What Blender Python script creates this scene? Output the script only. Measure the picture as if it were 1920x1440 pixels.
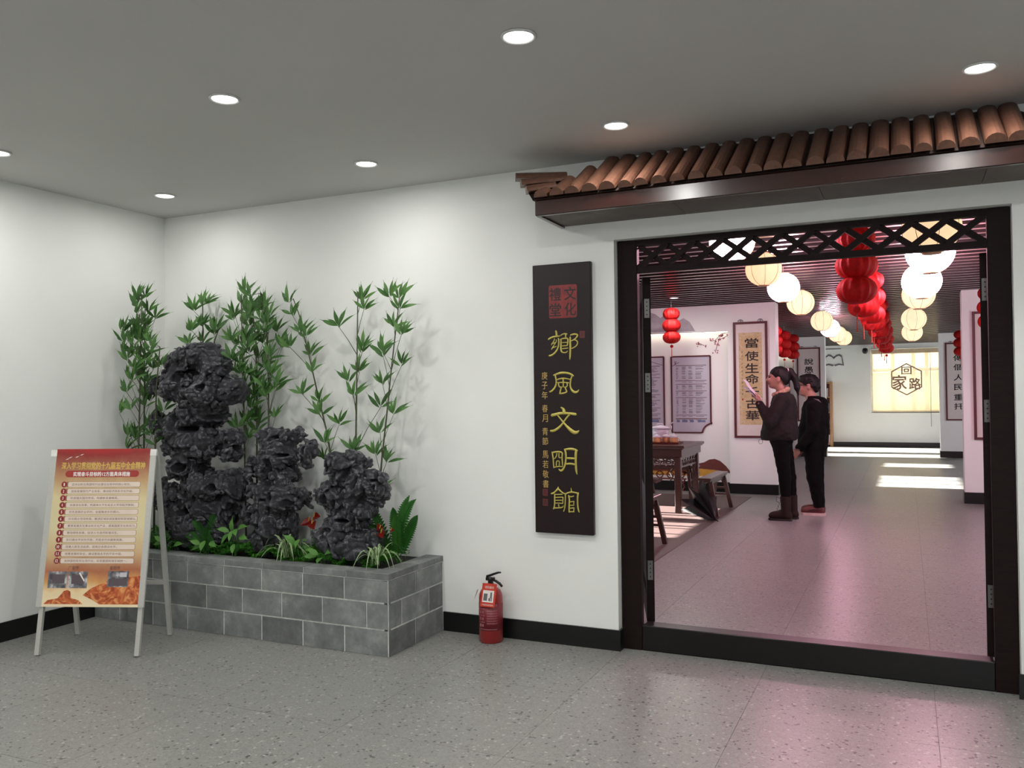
import bpy, math, random
import numpy as np
from mathutils import Matrix, Vector

random.seed(7)
rng = np.random.default_rng(5)
SC = bpy.context.scene
COL = SC.collection
for _o in list(bpy.data.objects):
    bpy.data.objects.remove(_o)

# ------------------------------------------------------------------ camera, sky, sun, exposure
cam = bpy.data.cameras.new('camera')
cam.sensor_fit = 'HORIZONTAL'
cam.sensor_width = 36.0
cam.lens = 1596.0 / 1920.0 * 36.0
cam.clip_start = 0.05
cam_o = bpy.data.objects.new('camera', cam)
COL.objects.link(cam_o)
cam_o.matrix_world = Matrix(((0.9072242, 0.0171174, 0.4202989, 4.923),
                             (0.4204975, -0.0102337, -0.9072360, -4.586),
                             (-0.0112284, 0.9998011, -0.0164821, 1.42), (0, 0, 0, 1)))
SC.camera = cam_o
SC.view_settings.view_transform = 'Standard'
SC.view_settings.look = 'None'
SC.view_settings.gamma = 1.0
SC.view_settings.use_curve_mapping = False
SC.view_settings.exposure = 0.0

world = bpy.data.worlds.new('world')
SC.world = world
world.use_nodes = True
_bg = world.node_tree.nodes['Background']
_bg.inputs[0].default_value = (0.86, 0.93, 1.0, 1)
_bg.inputs[1].default_value = 5.5
_sun = bpy.data.lights.new('sun', 'SUN')
_sun.energy = 80.0
_sun.angle = math.radians(0.6)
_sun.color = (1.0, 0.96, 0.9)
_so = bpy.data.objects.new('sun', _sun)
COL.objects.link(_so)
_so.rotation_euler = Vector((1.0, 0.0, -0.40)).to_track_quat('-Z', 'Y').to_euler()
SPOT_W = 5.9
LANTERN_E = 5.5

# ------------------------------------------------------------------ materials
def lin(c):
    return tuple((x / 12.92 if x <= 0.04045 else ((x + 0.055) / 1.055) ** 2.4) for x in c)

class N:
    """thin node helper"""
    def __init__(s, name):
        s.m = bpy.data.materials.new(name)
        s.m.use_nodes = True
        s.t = s.m.node_tree
        s.b = s.t.nodes['Principled BSDF']
        s.out = s.t.nodes['Material Output']
    def n(s, typ, **kw):
        nd = s.t.nodes.new(typ)
        for k, v in kw.items():
            if k.startswith('i_'):
                key = k[2:]
                key = int(key) if key.isdigit() else key
                nd.inputs[key].default_value = v
            else:
                setattr(nd, k, v)
        return nd
    def l(s, a, b):
        s.t.links.new(a, b)
    def ramp(s, fac, stops, mode='LINEAR'):
        r = s.n('ShaderNodeValToRGB')
        r.color_ramp.interpolation = mode
        e = r.color_ramp.elements
        while len(e) < len(stops):
            e.new(0.5)
        for el, (p, c) in zip(e, stops):
            el.position = p
            el.color = (*c, 1)
        s.l(fac, r.inputs[0])
        return r.outputs[0]
    def mix(s, fac, a, b, blend='MIX'):
        m = s.n('ShaderNodeMix', data_type='RGBA', blend_type=blend)
        for sock, v in ((m.inputs[0], fac), (m.inputs[6], a), (m.inputs[7], b)):
            if hasattr(v, 'is_linked'):
                s.l(v, sock)
            elif isinstance(v, (int, float)):
                sock.default_value = v
            else:
                sock.default_value = (*v, 1)
        return m.outputs[2]
    def base(s, v):
        if hasattr(v, 'is_linked'):
            s.l(v, s.b.inputs['Base Color'])
        else:
            s.b.inputs['Base Color'].default_value = (*v, 1)
    def set(s, rough=0.5, metal=0.0, spec=0.5, coat=0.0, coat_rough=0.1, emit=None, estr=0.0, sub=0.0):
        i = s.b.inputs
        i['Roughness'].default_value = rough
        i['Metallic'].default_value = metal
        i['Specular IOR Level'].default_value = spec
        i['Coat Weight'].default_value = coat
        i['Coat Roughness'].default_value = coat_rough
        if emit:
            i['Emission Color'].default_value = (*emit, 1)
            i['Emission Strength'].default_value = estr
    def bump(s, h, strength=0.3, dist=0.01):
        b = s.n('ShaderNodeBump', i_Strength=strength, i_Distance=dist)
        s.l(h, b.inputs['Height'])
        s.l(b.outputs[0], s.b.inputs['Normal'])
    def obj(s, scale=(1, 1, 1)):
        t = s.n('ShaderNodeTexCoord')
        mp = s.n('ShaderNodeMapping')
        mp.inputs['Scale'].default_value = scale
        s.l(t.outputs['Object'], mp.inputs[0])
        return mp.outputs[0]
    def pos(s):
        return s.n('ShaderNodeNewGeometry').outputs['Position']
    def noise(s, co, scale, detail=4, rough=0.55, dist=0.0):
        t = s.n('ShaderNodeTexNoise', i_Scale=scale, i_Detail=detail, i_Roughness=rough, i_Distortion=dist)
        s.l(co, t.inputs['Vector'])
        return t.outputs['Fac']

def plain(name, srgb, rough=0.5, metal=0.0, spec=0.5, var=0.12, scale=14, bump=0.0, coat=0.0, stretch=(1, 1, 1)):
    k = N(name)
    c = lin(srgb)
    co = k.obj(stretch)
    f = k.noise(co, scale)
    k.base(k.ramp(f, [(0.3, tuple(x * (1 - var) for x in c)), (0.7, tuple(min(1, x * (1 + var)) for x in c))]))
    k.set(rough, metal, spec, coat)
    if bump:
        k.bump(k.noise(co, scale * 4), bump, 0.004)
    return k.m

M = {}
def build_materials():
    # white wall paint
    k = N('wall_paint'); p = k.pos(); f = k.noise(p, 1.3, 3)
    k.base(k.ramp(f, [(0.3, lin((0.915, 0.92, 0.905))), (0.7, lin((0.935, 0.94, 0.925)))]))
    k.set(0.62, spec=0.25); k.bump(k.noise(p, 120, 2), 0.05, 0.002); M['wall'] = k.m
    k = N('ceiling_paint'); p = k.pos(); f = k.noise(p, 0.9, 3)
    k.base(k.ramp(f, [(0.3, lin((0.77, 0.77, 0.76))), (0.7, lin((0.785, 0.785, 0.775)))]))
    k.set(0.8, spec=0.15); M['ceiling'] = k.m
    M['black_gloss'] = plain('black_skirting', (0.075, 0.075, 0.075), 0.3, spec=0.4, var=0.2)
    # chip-flecked floor sheet
    k = N('flecked_floor'); p = k.pos()
    v = k.n('ShaderNodeTexVoronoi', i_Scale=90.0, i_Randomness=1.0); k.l(p, v.inputs['Vector'])
    sep = k.n('ShaderNodeSeparateColor'); k.l(v.outputs['Color'], sep.inputs[0])
    base = k.ramp(sep.outputs[0], [(0.0, lin((0.33, 0.33, 0.32))), (0.025, lin((0.53, 0.53, 0.515))), (0.5, lin((0.55, 0.55, 0.535))), (0.93, lin((0.57, 0.57, 0.555))), (0.97, lin((0.66, 0.655, 0.64)))], 'CONSTANT')
    v2 = k.n('ShaderNodeTexVoronoi', i_Scale=190.0); k.l(p, v2.inputs['Vector'])
    sep2 = k.n('ShaderNodeSeparateColor'); k.l(v2.outputs['Color'], sep2.inputs[0])
    f2 = k.ramp(sep2.outputs[1], [(0.0, (0.72,) * 3), (0.10, (0.97,) * 3), (0.85, (1.06,) * 3)], 'CONSTANT')
    c = k.mix(1.0, base, f2, 'MULTIPLY')
    big = k.noise(p, 1.1, 4)
    oi = k.n('ShaderNodeObjectInfo')
    c = k.mix(1.0, c, k.ramp(oi.outputs['Random'], [(0.0, (0.975,) * 3), (1.0, (1.025,) * 3)]), 'MULTIPLY')
    k.base(c); k.set(0.33, spec=0.30)
    k.bump(sep2.outputs[0], 0.03, 0.001); M['floor'] = k.m
    M['grout'] = plain('floor_seam', (0.36, 0.35, 0.345), 0.7)
    M['floor_mat'] = plain('brown_mat', (0.36, 0.29, 0.28), 0.5, var=0.15, scale=40)
    # grey clay block
    k = N('grey_block'); o = k.obj(); p = k.pos()
    f = k.noise(p, 9, 6, 0.65); g = k.noise(p, 70, 3)
    c = k.ramp(f, [(0.25, lin((0.41, 0.42, 0.415))), (0.5, lin((0.50, 0.51, 0.505))), (0.64, lin((0.57, 0.58, 0.57))), (0.78, lin((0.72, 0.73, 0.71)))])
    oi = k.n('ShaderNodeObjectInfo')
    c = k.mix(1.0, c, k.ramp(oi.outputs['Random'], [(0.0, (0.66,) * 3), (0.35, (0.92,) * 3), (1.0, (1.08,) * 3)]), 'MULTIPLY')
    k.base(c); k.set(0.85, spec=0.2); k.bump(g, 0.25, 0.004); M['block'] = k.m
    k = N('mortar'); p = k.pos(); k.base(k.ramp(k.noise(p, 30, 4), [(0.3, lin((0.74, 0.75, 0.73))), (0.7, lin((0.88, 0.88, 0.86)))])); k.set(0.9, spec=0.1); k.bump(k.noise(p, 90, 3), 0.3, 0.004); M['mortar'] = k.m
    M['soil'] = plain('soil', (0.13, 0.13, 0.10), 0.95, var=0.4, scale=30, bump=0.6)
    # scholar rock
    k = N('dark_rock'); p = k.pos()
    f = k.noise(p, 11, 8, 0.7, 0.6)
    c = k.ramp(f, [(0.3, lin((0.12, 0.12, 0.14))), (0.5, lin((0.20, 0.20, 0.225))), (0.72, lin((0.285, 0.285, 0.32)))])
    wv = k.n('ShaderNodeTexNoise', i_Scale=6.0, i_Detail=7, i_Roughness=0.62, i_Distortion=1.6); k.l(p, wv.inputs['Vector'])
    ab = k.n('ShaderNodeMath', operation='SUBTRACT', i_1=0.5); k.l(wv.outputs['Fac'], ab.inputs[0])
    ab2 = k.n('ShaderNodeMath', operation='ABSOLUTE'); k.l(ab.outputs[0], ab2.inputs[0])
    vein = k.ramp(ab2.outputs[0], [(0.0, (1,) * 3), (0.02, (0,) * 3)])
    msk = k.ramp(k.noise(p, 7, 3), [(0.47, (0,) * 3), (0.60, (0.8,) * 3)])
    vm = k.mix(1.0, vein, msk, 'MULTIPLY')
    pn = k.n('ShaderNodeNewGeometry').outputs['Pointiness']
    edge = k.mix(1.0, k.ramp(pn, [(0.51, (0,) * 3), (0.56, (0.75,) * 3)]), k.ramp(k.noise(p, 30, 5, 0.7), [(0.42, (0.1,) * 3), (0.6, (1,) * 3)]), 'MULTIPLY')  # highlights along the rock ridges, painted in as whitish colour
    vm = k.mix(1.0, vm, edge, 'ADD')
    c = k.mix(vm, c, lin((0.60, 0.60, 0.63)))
    c = k.mix(1.0, c, k.ramp(pn, [(0.42, (0.3,) * 3), (0.50, (1,) * 3)]), 'MULTIPLY')  # shade in the hollows, darkened straight in the colour
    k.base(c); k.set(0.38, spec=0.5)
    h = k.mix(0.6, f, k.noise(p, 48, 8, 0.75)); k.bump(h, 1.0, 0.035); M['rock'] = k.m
    # leaves
    def leaf(name, a, b, rough=0.45):
        k = N(name); oi = k.n('ShaderNodeObjectInfo'); f = k.noise(k.obj(), 25, 2)
        c = k.ramp(oi.outputs['Random'], [(0.0, lin(a)), (1.0, lin(b))])
        c = k.mix(1.0, c, k.ramp(f, [(0.3, (0.85,) * 3), (0.7, (1.12,) * 3)]), 'MULTIPLY')
        k.base(c); k.set(rough, spec=0.4)
        tr = k.n('ShaderNodeBsdfTranslucent'); k.l(c, tr.inputs[0])
        mx = k.n('ShaderNodeMixShader', i_Fac=0.32); k.l(k.b.outputs[0], mx.inputs[1]); k.l(tr.outputs[0], mx.inputs[2]); k.l(mx.outputs[0], k.out.inputs[0])
        return k.m
    M['bamboo_leaf'] = leaf('bamboo_leaf', (0.22, 0.38, 0.17), (0.36, 0.53, 0.27))
    M['bamboo_stem'] = plain('bamboo_stem', (0.27, 0.29, 0.19), 0.6, var=0.25, scale=30)
    M['fern_leaf'] = leaf('fern_leaf', (0.17, 0.38, 0.14), (0.24, 0.46, 0.18))
    M['broad_leaf'] = leaf('broad_leaf', (0.30, 0.50, 0.20), (0.38, 0.58, 0.26))
    M['moss'] = leaf('moss', (0.22, 0.46, 0.12), (0.28, 0.56, 0.16), 0.8)
    # striped spider-plant blade (stripe runs along its centre, from the blade's own UV)
    k = N('striped_blade'); uv = k.n('ShaderNodeUVMap'); sx = k.n('ShaderNodeSeparateXYZ'); k.l(uv.outputs[0], sx.inputs[0])
    k.base(k.ramp(sx.outputs[0], [(0.0, lin((0.72, 0.78, 0.62))), (0.2, lin((0.36, 0.50, 0.27))), (0.8, lin((0.72, 0.78, 0.62)))], 'CONSTANT')); k.set(0.5); M['spider'] = k.m
    M['anth_red'] = plain('red_spathe', (0.42, 0.07, 0.05), 0.3, spec=0.4)
    M['anth_yellow'] = plain('yellow_spadix', (0.85, 0.66, 0.25), 0.5)
    # woods
    def wood(name, a, b, rough, coat=0.0, scale=(2, 2, 14), spec=0.5):
        k = N(name); o = k.obj(scale); f = k.noise(o, 6, 6, 0.6, 0.8)
        k.base(k.ramp(f, [(0.3, lin(a)), (0.7, lin(b))])); k.set(rough, coat=coat, spec=spec, coat_rough=0.2); k.bump(f, 0.08, 0.003)
        return k.m
    M['door_wood'] = wood('dark_door_wood', (0.095, 0.062, 0.056), (0.13, 0.085, 0.075), 0.55, spec=0.12)
    M['sill'] = wood('black_sill', (0.055, 0.05, 0.045), (0.08, 0.068, 0.06), 0.35, spec=0.35, scale=(10, 2, 2))
    M['fascia'] = wood('fascia_wood', (0.17, 0.085, 0.07), (0.23, 0.115, 0.09), 0.22, coat=0.5, scale=(2, 10, 10))
    M['soffit'] = wood('soffit_board', (0.34, 0.30, 0.28), (0.40, 0.36, 0.33), 0.55)
    M['tile_wood'] = wood('tile_wood', (0.33, 0.22, 0.17), (0.45, 0.30, 0.23), 0.42, coat=0.25, scale=(6, 6, 6))
    M['roof_under'] = plain('roof_under', (0.16, 0.10, 0.08), 0.6)
    M['board_wood'] = wood('plaque_wood', (0.10, 0.055, 0.06), (0.13, 0.07, 0.075), 0.4, coat=0.05, spec=0.3)
    M['tea_wood'] = wood('tea_table_wood', (0.20, 0.125, 0.11), (0.28, 0.17, 0.145), 0.3, coat=0.3)
    M['red_carving'] = wood('red_carving', (0.42, 0.17, 0.10), (0.55, 0.26, 0.15), 0.4)
    M['frame_wood'] = wood('frame_wood', (0.28, 0.11, 0.12), (0.36, 0.14, 0.15), 0.4)
    M['shelf_wood'] = wood('shelf_wood', (0.62, 0.44, 0.30), (0.72, 0.54, 0.38), 0.5)
    M['slat'] = wood('ceiling_slat', (0.10, 0.075, 0.07), (0.14, 0.10, 0.095), 0.36, coat=0.35, scale=(10, 2, 2))
    M['slat_lit_bottom'] = plain('slat_lit_underside', (0.50, 0.42, 0.41), 0.35, coat=0.3)  # light caught by the slat bottoms, put into a paler colour
    M['plenum'] = plain('dark_plenum', (0.05, 0.045, 0.045), 0.8)
    M['gold'] = plain('gold_paint', (0.74, 0.69, 0.34), 0.34, metal=0.35, var=0.15, scale=30)
    M['gold_ink'] = plain('gold_ink', (0.74, 0.62, 0.36), 0.5, metal=0.2)
    M['seal_red'] = plain('seal_red', (0.50, 0.13, 0.13), 0.45, var=0.25, scale=40)
    M['seal_dark'] = plain('seal_dark', (0.14, 0.07, 0.07), 0.5)
    M['ink'] = plain('ink', (0.13, 0.11, 0.11), 0.7)
    M['ink_red'] = plain('red_chop', (0.62, 0.25, 0.22), 0.7)
    M['chop'] = plain('carved_red_chop', (0.36, 0.12, 0.12), 0.5)
    M['ink_grey'] = plain('grey_print', (0.45, 0.44, 0.48), 0.7)
    M['ink_blue'] = plain('blue_print', (0.42, 0.46, 0.60), 0.7)
    M['mount'] = plain('scroll_mount', (0.84, 0.80, 0.78), 0.6, var=0.03)
    k = N('aged_paper'); p = k.obj(); k.base(k.ramp(k.noise(p, 14, 6, 0.7), [(0.3, lin((0.70, 0.60, 0.45))), (0.7, lin((0.80, 0.71, 0.56)))])); k.set(0.8, spec=0.1); M['aged'] = k.m
    k = N('aged_border'); p = k.obj(); k.base(k.ramp(k.noise(p, 40, 4, 0.7), [(0.4, lin((0.72, 0.63, 0.48))), (0.55, lin((0.80, 0.72, 0.58)))])); k.set(0.8, spec=0.1); M['aged_border'] = k.m
    M['panel_sheet'] = plain('panel_sheet', (0.74, 0.73, 0.77), 0.4, var=0.05, scale=3)
    M['mural_grey'] = plain('mural_grey', (0.70, 0.67, 0.69), 0.7)
    M['blossom'] = plain('blossom_pink', (0.66, 0.36, 0.42), 0.7)
    M['twig'] = plain('twig_ink', (0.42, 0.33, 0.34), 0.7)
    M['mural_brown'] = plain('mural_brown', (0.42, 0.20, 0.17), 0.6)
    M['mural_yellow'] = plain('mural_yellow', (0.80, 0.60, 0.22), 0.6)
    M['alu'] = plain('brushed_metal', (0.76, 0.76, 0.74), 0.38, metal=0.25, var=0.08, stretch=(4, 4, 40))
    M['steel'] = plain('hinge_steel', (0.42, 0.41, 0.40), 0.4, metal=0.8)
    M['screw'] = plain('screw_dark', (0.16, 0.15, 0.15), 0.5, metal=0.6)
    M['white_plastic'] = plain('white_plastic', (0.88, 0.88, 0.86), 0.4)
    M['ring'] = plain('trim_white', (0.86, 0.86, 0.85), 0.4)
    k = N('lamp_glow'); k.base((0.9, 0.9, 0.9)); k.set(0.5, emit=(1.0, 0.985, 0.96), estr=9.0); M['lamp'] = k.m
    k = N('strip_glow'); k.base((0.9, 0.9, 0.9)); k.set(0.5, emit=(1.0, 0.86, 0.66), estr=9.0); M['strip'] = k.m
    # poster print: red at the head, cream in the middle, orange cloud print at the foot
    k = N('poster_print'); tc = k.n('ShaderNodeTexCoord'); sx = k.n('ShaderNodeSeparateXYZ'); k.l(tc.outputs['Generated'], sx.inputs[0])
    nz = k.n('ShaderNodeTexNoise', i_Scale=3.2, i_Detail=5, i_Distortion=1.2); k.l(tc.outputs['Generated'], nz.inputs['Vector'])
    ma = k.n('ShaderNodeMath', operation='MULTIPLY_ADD', i_1=0.12, i_2=-0.06); k.l(nz.outputs['Fac'], ma.inputs[0])
    ad = k.n('ShaderNodeMath', operation='ADD'); k.l(sx.outputs['Z'], ad.inputs[0]); k.l(ma.outputs[0], ad.inputs[1])
    c = k.ramp(ad.outputs[0], [(0.0, lin((0.95, 0.88, 0.74))), (0.09, lin((0.93, 0.84, 0.66))), (0.15, lin((0.84, 0.62, 0.38))), (0.22, lin((0.68, 0.42, 0.30))), (0.33, lin((0.82, 0.70, 0.53))), (0.50, lin((0.86, 0.82, 0.65))), (0.68, lin((0.86, 0.80, 0.62))), (0.82, lin((0.74, 0.58, 0.42))), (0.92, lin((0.60, 0.32, 0.26))), (0.965, lin((0.56, 0.17, 0.16))), (1.0, lin((0.66, 0.16, 0.15)))])
    k.base(c); k.set(0.32, spec=0.4); M['poster'] = k.m
    k = N('cloud_print'); o = k.obj(); w = k.n('ShaderNodeTexNoise', i_Scale=14.0, i_Detail=5, i_Distortion=3.0); k.l(o, w.inputs['Vector'])
    k.base(k.ramp(w.outputs['Fac'], [(0.35, lin((0.58, 0.24, 0.12))), (0.5, lin((0.76, 0.38, 0.20))), (0.65, lin((0.88, 0.62, 0.38)))])); k.set(0.32); M['cloud'] = k.m
    k = N('photo_print'); o = k.obj(); k.base(k.ramp(k.noise(o, 22, 4), [(0.35, lin((0.28, 0.27, 0.30))), (0.5, lin((0.48, 0.48, 0.50))), (0.62, lin((0.78, 0.77, 0.78)))])); k.set(0.32); M['photo'] = k.m
    M['photo_dark'] = plain('photo_dark', (0.36, 0.32, 0.34), 0.35)
    M['photo_sky'] = plain('photo_sky', (0.80, 0.79, 0.82), 0.35)
    M['bar_pale'] = plain('poster_bar', (0.90, 0.83, 0.77), 0.35, var=0.03)
    M['bar_edge'] = plain('poster_bar_edge', (0.60, 0.42, 0.34), 0.4)
    M['poster_red'] = plain('poster_red', (0.64, 0.20, 0.17), 0.35)
    M['poster_dkred'] = plain('poster_dkred', (0.56, 0.14, 0.12), 0.35)
    M['poster_gold'] = plain('poster_gold', (0.84, 0.70, 0.36), 0.4)
    M['poster_ink'] = plain('poster_ink', (0.42, 0.28, 0.26), 0.5)
    M['print_white'] = plain('print_white', (0.94, 0.91, 0.89), 0.4)
    # extinguisher
    M['ext_red'] = plain('extinguisher_red', (0.56, 0.11, 0.115), 0.3, coat=0.3, var=0.05)
    M['ext_label'] = plain('extinguisher_band', (0.47, 0.12, 0.16), 0.4, var=0.05)
    M['ext_text'] = plain('extinguisher_text', (0.78, 0.52, 0.56), 0.5)
    M['tag_red'] = plain('tag_red', (0.80, 0.25, 0.18), 0.4)
    M['black_plastic'] = plain('black_plastic', (0.07, 0.07, 0.07), 0.35)
    M['hose_cream'] = plain('pale_card', (0.85, 0.82, 0.74), 0.6)
    # lanterns
    def lantern(name, col, st):
        k = N(name); o = k.obj(); f = k.noise(o, 8, 3)
        k.base(lin((0.72, 0.62, 0.48))); k.set(0.7, spec=0.2)
        k.b.inputs['Emission Strength'].default_value = st
        k.l(k.ramp(f, [(0.3, tuple(x * 0.9 for x in col)), (0.7, col)]), k.b.inputs['Emission Color'])
        return k.m
    M['lantern_white'] = lantern('lantern_bright_paper', (1.0, 0.50, 0.66), LANTERN_E * 13.0)
    M['lantern_warm'] = lantern('lantern_cream_paper', (1.0, 0.70, 0.40), LANTERN_E * 0.18)
    M['lantern_mid'] = lantern('lantern_pale_paper', (1.0, 0.80, 0.52), LANTERN_E * 0.21)
    M['lantern_wire'] = plain('lantern_wire', (0.62, 0.46, 0.30), 0.5)
    k = N('red_honeycomb'); o = k.obj(); f = k.noise(o, 30, 3)
    c = k.ramp(f, [(0.3, lin((0.68, 0.06, 0.065))), (0.7, lin((0.80, 0.11, 0.11)))]); k.base(c); k.set(0.6, spec=0.3)
    tr = k.n('ShaderNodeBsdfTranslucent'); k.l(c, tr.inputs[0]); mx = k.n('ShaderNodeMixShader', i_Fac=0.30)
    k.l(k.b.outputs[0], mx.inputs[1]); k.l(tr.outputs[0], mx.inputs[2]); k.l(mx.outputs[0], k.out.inputs[0]); M['red_paper'] = k.m
    M['tassel'] = plain('tassel_gold', (0.62, 0.24, 0.16), 0.6)
    M['cord'] = plain('pale_cord', (0.72, 0.66, 0.66), 0.6)
    # blind and glass
    k = N('cream_blind'); o = k.obj((1, 1, 1)); f = k.noise(k.obj((3, 3, 60)), 6, 3)
    c = k.ramp(f, [(0.3, lin((0.96, 0.92, 0.81))), (0.7, lin((0.98, 0.94, 0.85)))])
    d = k.n('ShaderNodeBsdfDiffuse'); t = k.n('ShaderNodeBsdfTranslucent'); tp = k.n('ShaderNodeBsdfTransparent')
    k.l(c, d.inputs[0]); k.l(c, t.inputs[0]); tp.inputs[0].default_value = (1, 0.93, 0.78, 1)
    m1 = k.n('ShaderNodeMixShader', i_Fac=0.6); k.l(d.outputs[0], m1.inputs[1]); k.l(t.outputs[0], m1.inputs[2])
    m2 = k.n('ShaderNodeMixShader', i_Fac=0.42); k.l(m1.outputs[0], m2.inputs[1]); k.l(tp.outputs[0], m2.inputs[2]); k.l(m2.outputs[0], k.out.inputs[0]); M['blind'] = k.m
    M['blind_box'] = plain('blind_cassette', (0.78, 0.70, 0.58), 0.6)
    M['blind_print'] = plain('blind_print', (0.60, 0.47, 0.42), 0.7)
    k = N('window_glass'); tp = k.n('ShaderNodeBsdfTransparent'); gl = k.n('ShaderNodeBsdfGlossy', i_Roughness=0.02)
    mx = k.n('ShaderNodeMixShader', i_Fac=0.06); k.l(tp.outputs[0], mx.inputs[1]); k.l(gl.outputs[0], mx.inputs[2]); k.l(mx.outputs[0], k.out.inputs[0]); M['glass'] = k.m
    M['window_frame'] = plain('window_frame', (0.80, 0.79, 0.77), 0.4)
    M['outdoor_wall'] = plain('pale_render', (0.80, 0.74, 0.62), 0.9)
    # people
    M['skin'] = plain('skin', (0.60, 0.43, 0.37), 0.5, var=0.06)
    M['hair'] = plain('black_hair', (0.055, 0.045, 0.045), 0.6, spec=0.25, var=0.3, scale=40, stretch=(1, 1, 0.2))
    M['jacket'] = plain('charcoal_jacket', (0.14, 0.125, 0.125), 0.9, spec=0.15, var=0.15, scale=25, bump=0.3)
    M['fur'] = plain('beige_collar', (0.66, 0.52, 0.44), 0.95, var=0.25, scale=60, bump=0.8)
    M['leggings'] = plain('black_trousers', (0.045, 0.04, 0.04), 0.9, spec=0.1, var=0.2)
    M['boot'] = plain('brown_boot', (0.145, 0.085, 0.075), 0.7, spec=0.2, var=0.2)
    M['boot_sole'] = plain('dark_sole', (0.12, 0.09, 0.085), 0.6)
    M['hoodie'] = plain('black_hoodie', (0.06, 0.058, 0.06), 0.95, spec=0.1, var=0.2, bump=0.2)
    M['sneaker'] = plain('maroon_sneaker', (0.36, 0.13, 0.13), 0.55, var=0.2)
    M['sneaker_sole'] = plain('pale_sole', (0.78, 0.68, 0.66), 0.6)
    M['paper'] = plain('white_paper', (0.88, 0.86, 0.90), 0.7, var=0.03)
    M['eye'] = plain('eye_dark', (0.06, 0.05, 0.05), 0.2)
    M['lip'] = plain('lip', (0.60, 0.34, 0.32), 0.5)
    M['hair_tie'] = plain('hair_tie', (0.80, 0.72, 0.72), 0.5)
    M['glasses'] = plain('glasses_frame', (0.07, 0.06, 0.06), 0.3)
    M['patch'] = plain('grey_hood_lining', (0.36, 0.35, 0.36), 0.9)
    M['umbrella'] = plain('black_nylon', (0.06, 0.065, 0.07), 0.4, var=0.3)
    M['porcelain'] = plain('white_porcelain', (0.86, 0.84, 0.88), 0.15, coat=0.4, var=0.03)
    M['canister'] = plain('orange_canister', (0.80, 0.58, 0.38), 0.3, var=0.35, scale=22)
    M['tray'] = plain('red_tray', (0.34, 0.10, 0.08), 0.3)
    M['cctv'] = plain('cctv_black', (0.08, 0.08, 0.09), 0.3)
    M['icon_grey'] = plain('icon_grey', (0.42, 0.40, 0.42), 0.6)
    M['book_a'] = plain('book_white', (0.80, 0.78, 0.78), 0.6)
    M['book_b'] = plain('book_red', (0.52, 0.22, 0.20), 0.6)
    M['book_c'] = plain('book_grey', (0.45, 0.45, 0.50), 0.6)
build_materials()

# ------------------------------------------------------------------ object helpers
def wloc(p):
    v = Vector((0, 0, 0))
    while p is not None:
        v += p.location
        p = p.parent
    return v

def link(name, me, parent=None, loc=None):
    o = bpy.data.objects.new(name, me)
    COL.objects.link(o)
    if parent is not None:
        o.parent = parent
    if loc is not None:
        o.location = loc
    return o

def mesh(name, V, F, mat, smooth=False, uvs=None):
    me = bpy.data.meshes.new(name)
    me.from_pydata([tuple(v) for v in V], [], [tuple(f) for f in F])
    if isinstance(mat, (list, tuple)):
        for m in mat:
            me.materials.append(M[m])
    else:
        me.materials.append(M[mat])
    if smooth:
        me.polygons.foreach_set('use_smooth', [True] * len(me.polygons))
    if uvs is not None:
        l = me.uv_layers.new(name='UVMap')
        for i, lp in enumerate(me.loops):
            l.data[i].uv = uvs[lp.vertex_index]
    return me

def obj(name, VF, mat, parent=None, smooth=False, uvs=None, local=False):
    """one mesh object; vertices given in world space unless local"""
    V, F = VF
    V = np.asarray(V, float)
    if parent is not None and not local:
        V = V - np.array(wloc(parent))
    return link(name, mesh(name, V, F, mat, smooth, uvs), parent)

def tag(o, label=None, cat=None, group=None, kind=None):
    if label: o['label'] = label
    if cat: o['category'] = cat
    if group: o['group'] = group
    if kind: o['kind'] = kind
    return o

def thing(name, label, cat, loc=(0, 0, 0), group=None):
    o = link(name, None, None, loc)
    o.empty_display_size = 0.1
    return tag(o, label, cat, group)

def struct(name, VF, mat, parent=None, smooth=False):
    o = obj(name, VF, mat, parent, smooth)
    if parent is None:
        o['kind'] = 'structure'
    return o

def dup(root, loc, label, group=None, rotz=0.0):
    r = root.copy(); COL.objects.link(r); r.location = loc; r.rotation_euler = (0, 0, rotz)
    r['label'] = label
    if group: r['group'] = group
    for ch in list(root.children):
        c = ch.copy(); COL.objects.link(c); c.parent = r
        for g in list(ch.children):
            d = g.copy(); COL.objects.link(d); d.parent = c
    return r

def join(*parts):
    V, F, n = [], [], 0
    for v, f in parts:
        v = np.asarray(v, float)
        V.append(v)
        F += [tuple(i + n for i in q) for q in f]
        n += len(v)
    return np.concatenate(V), F

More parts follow.
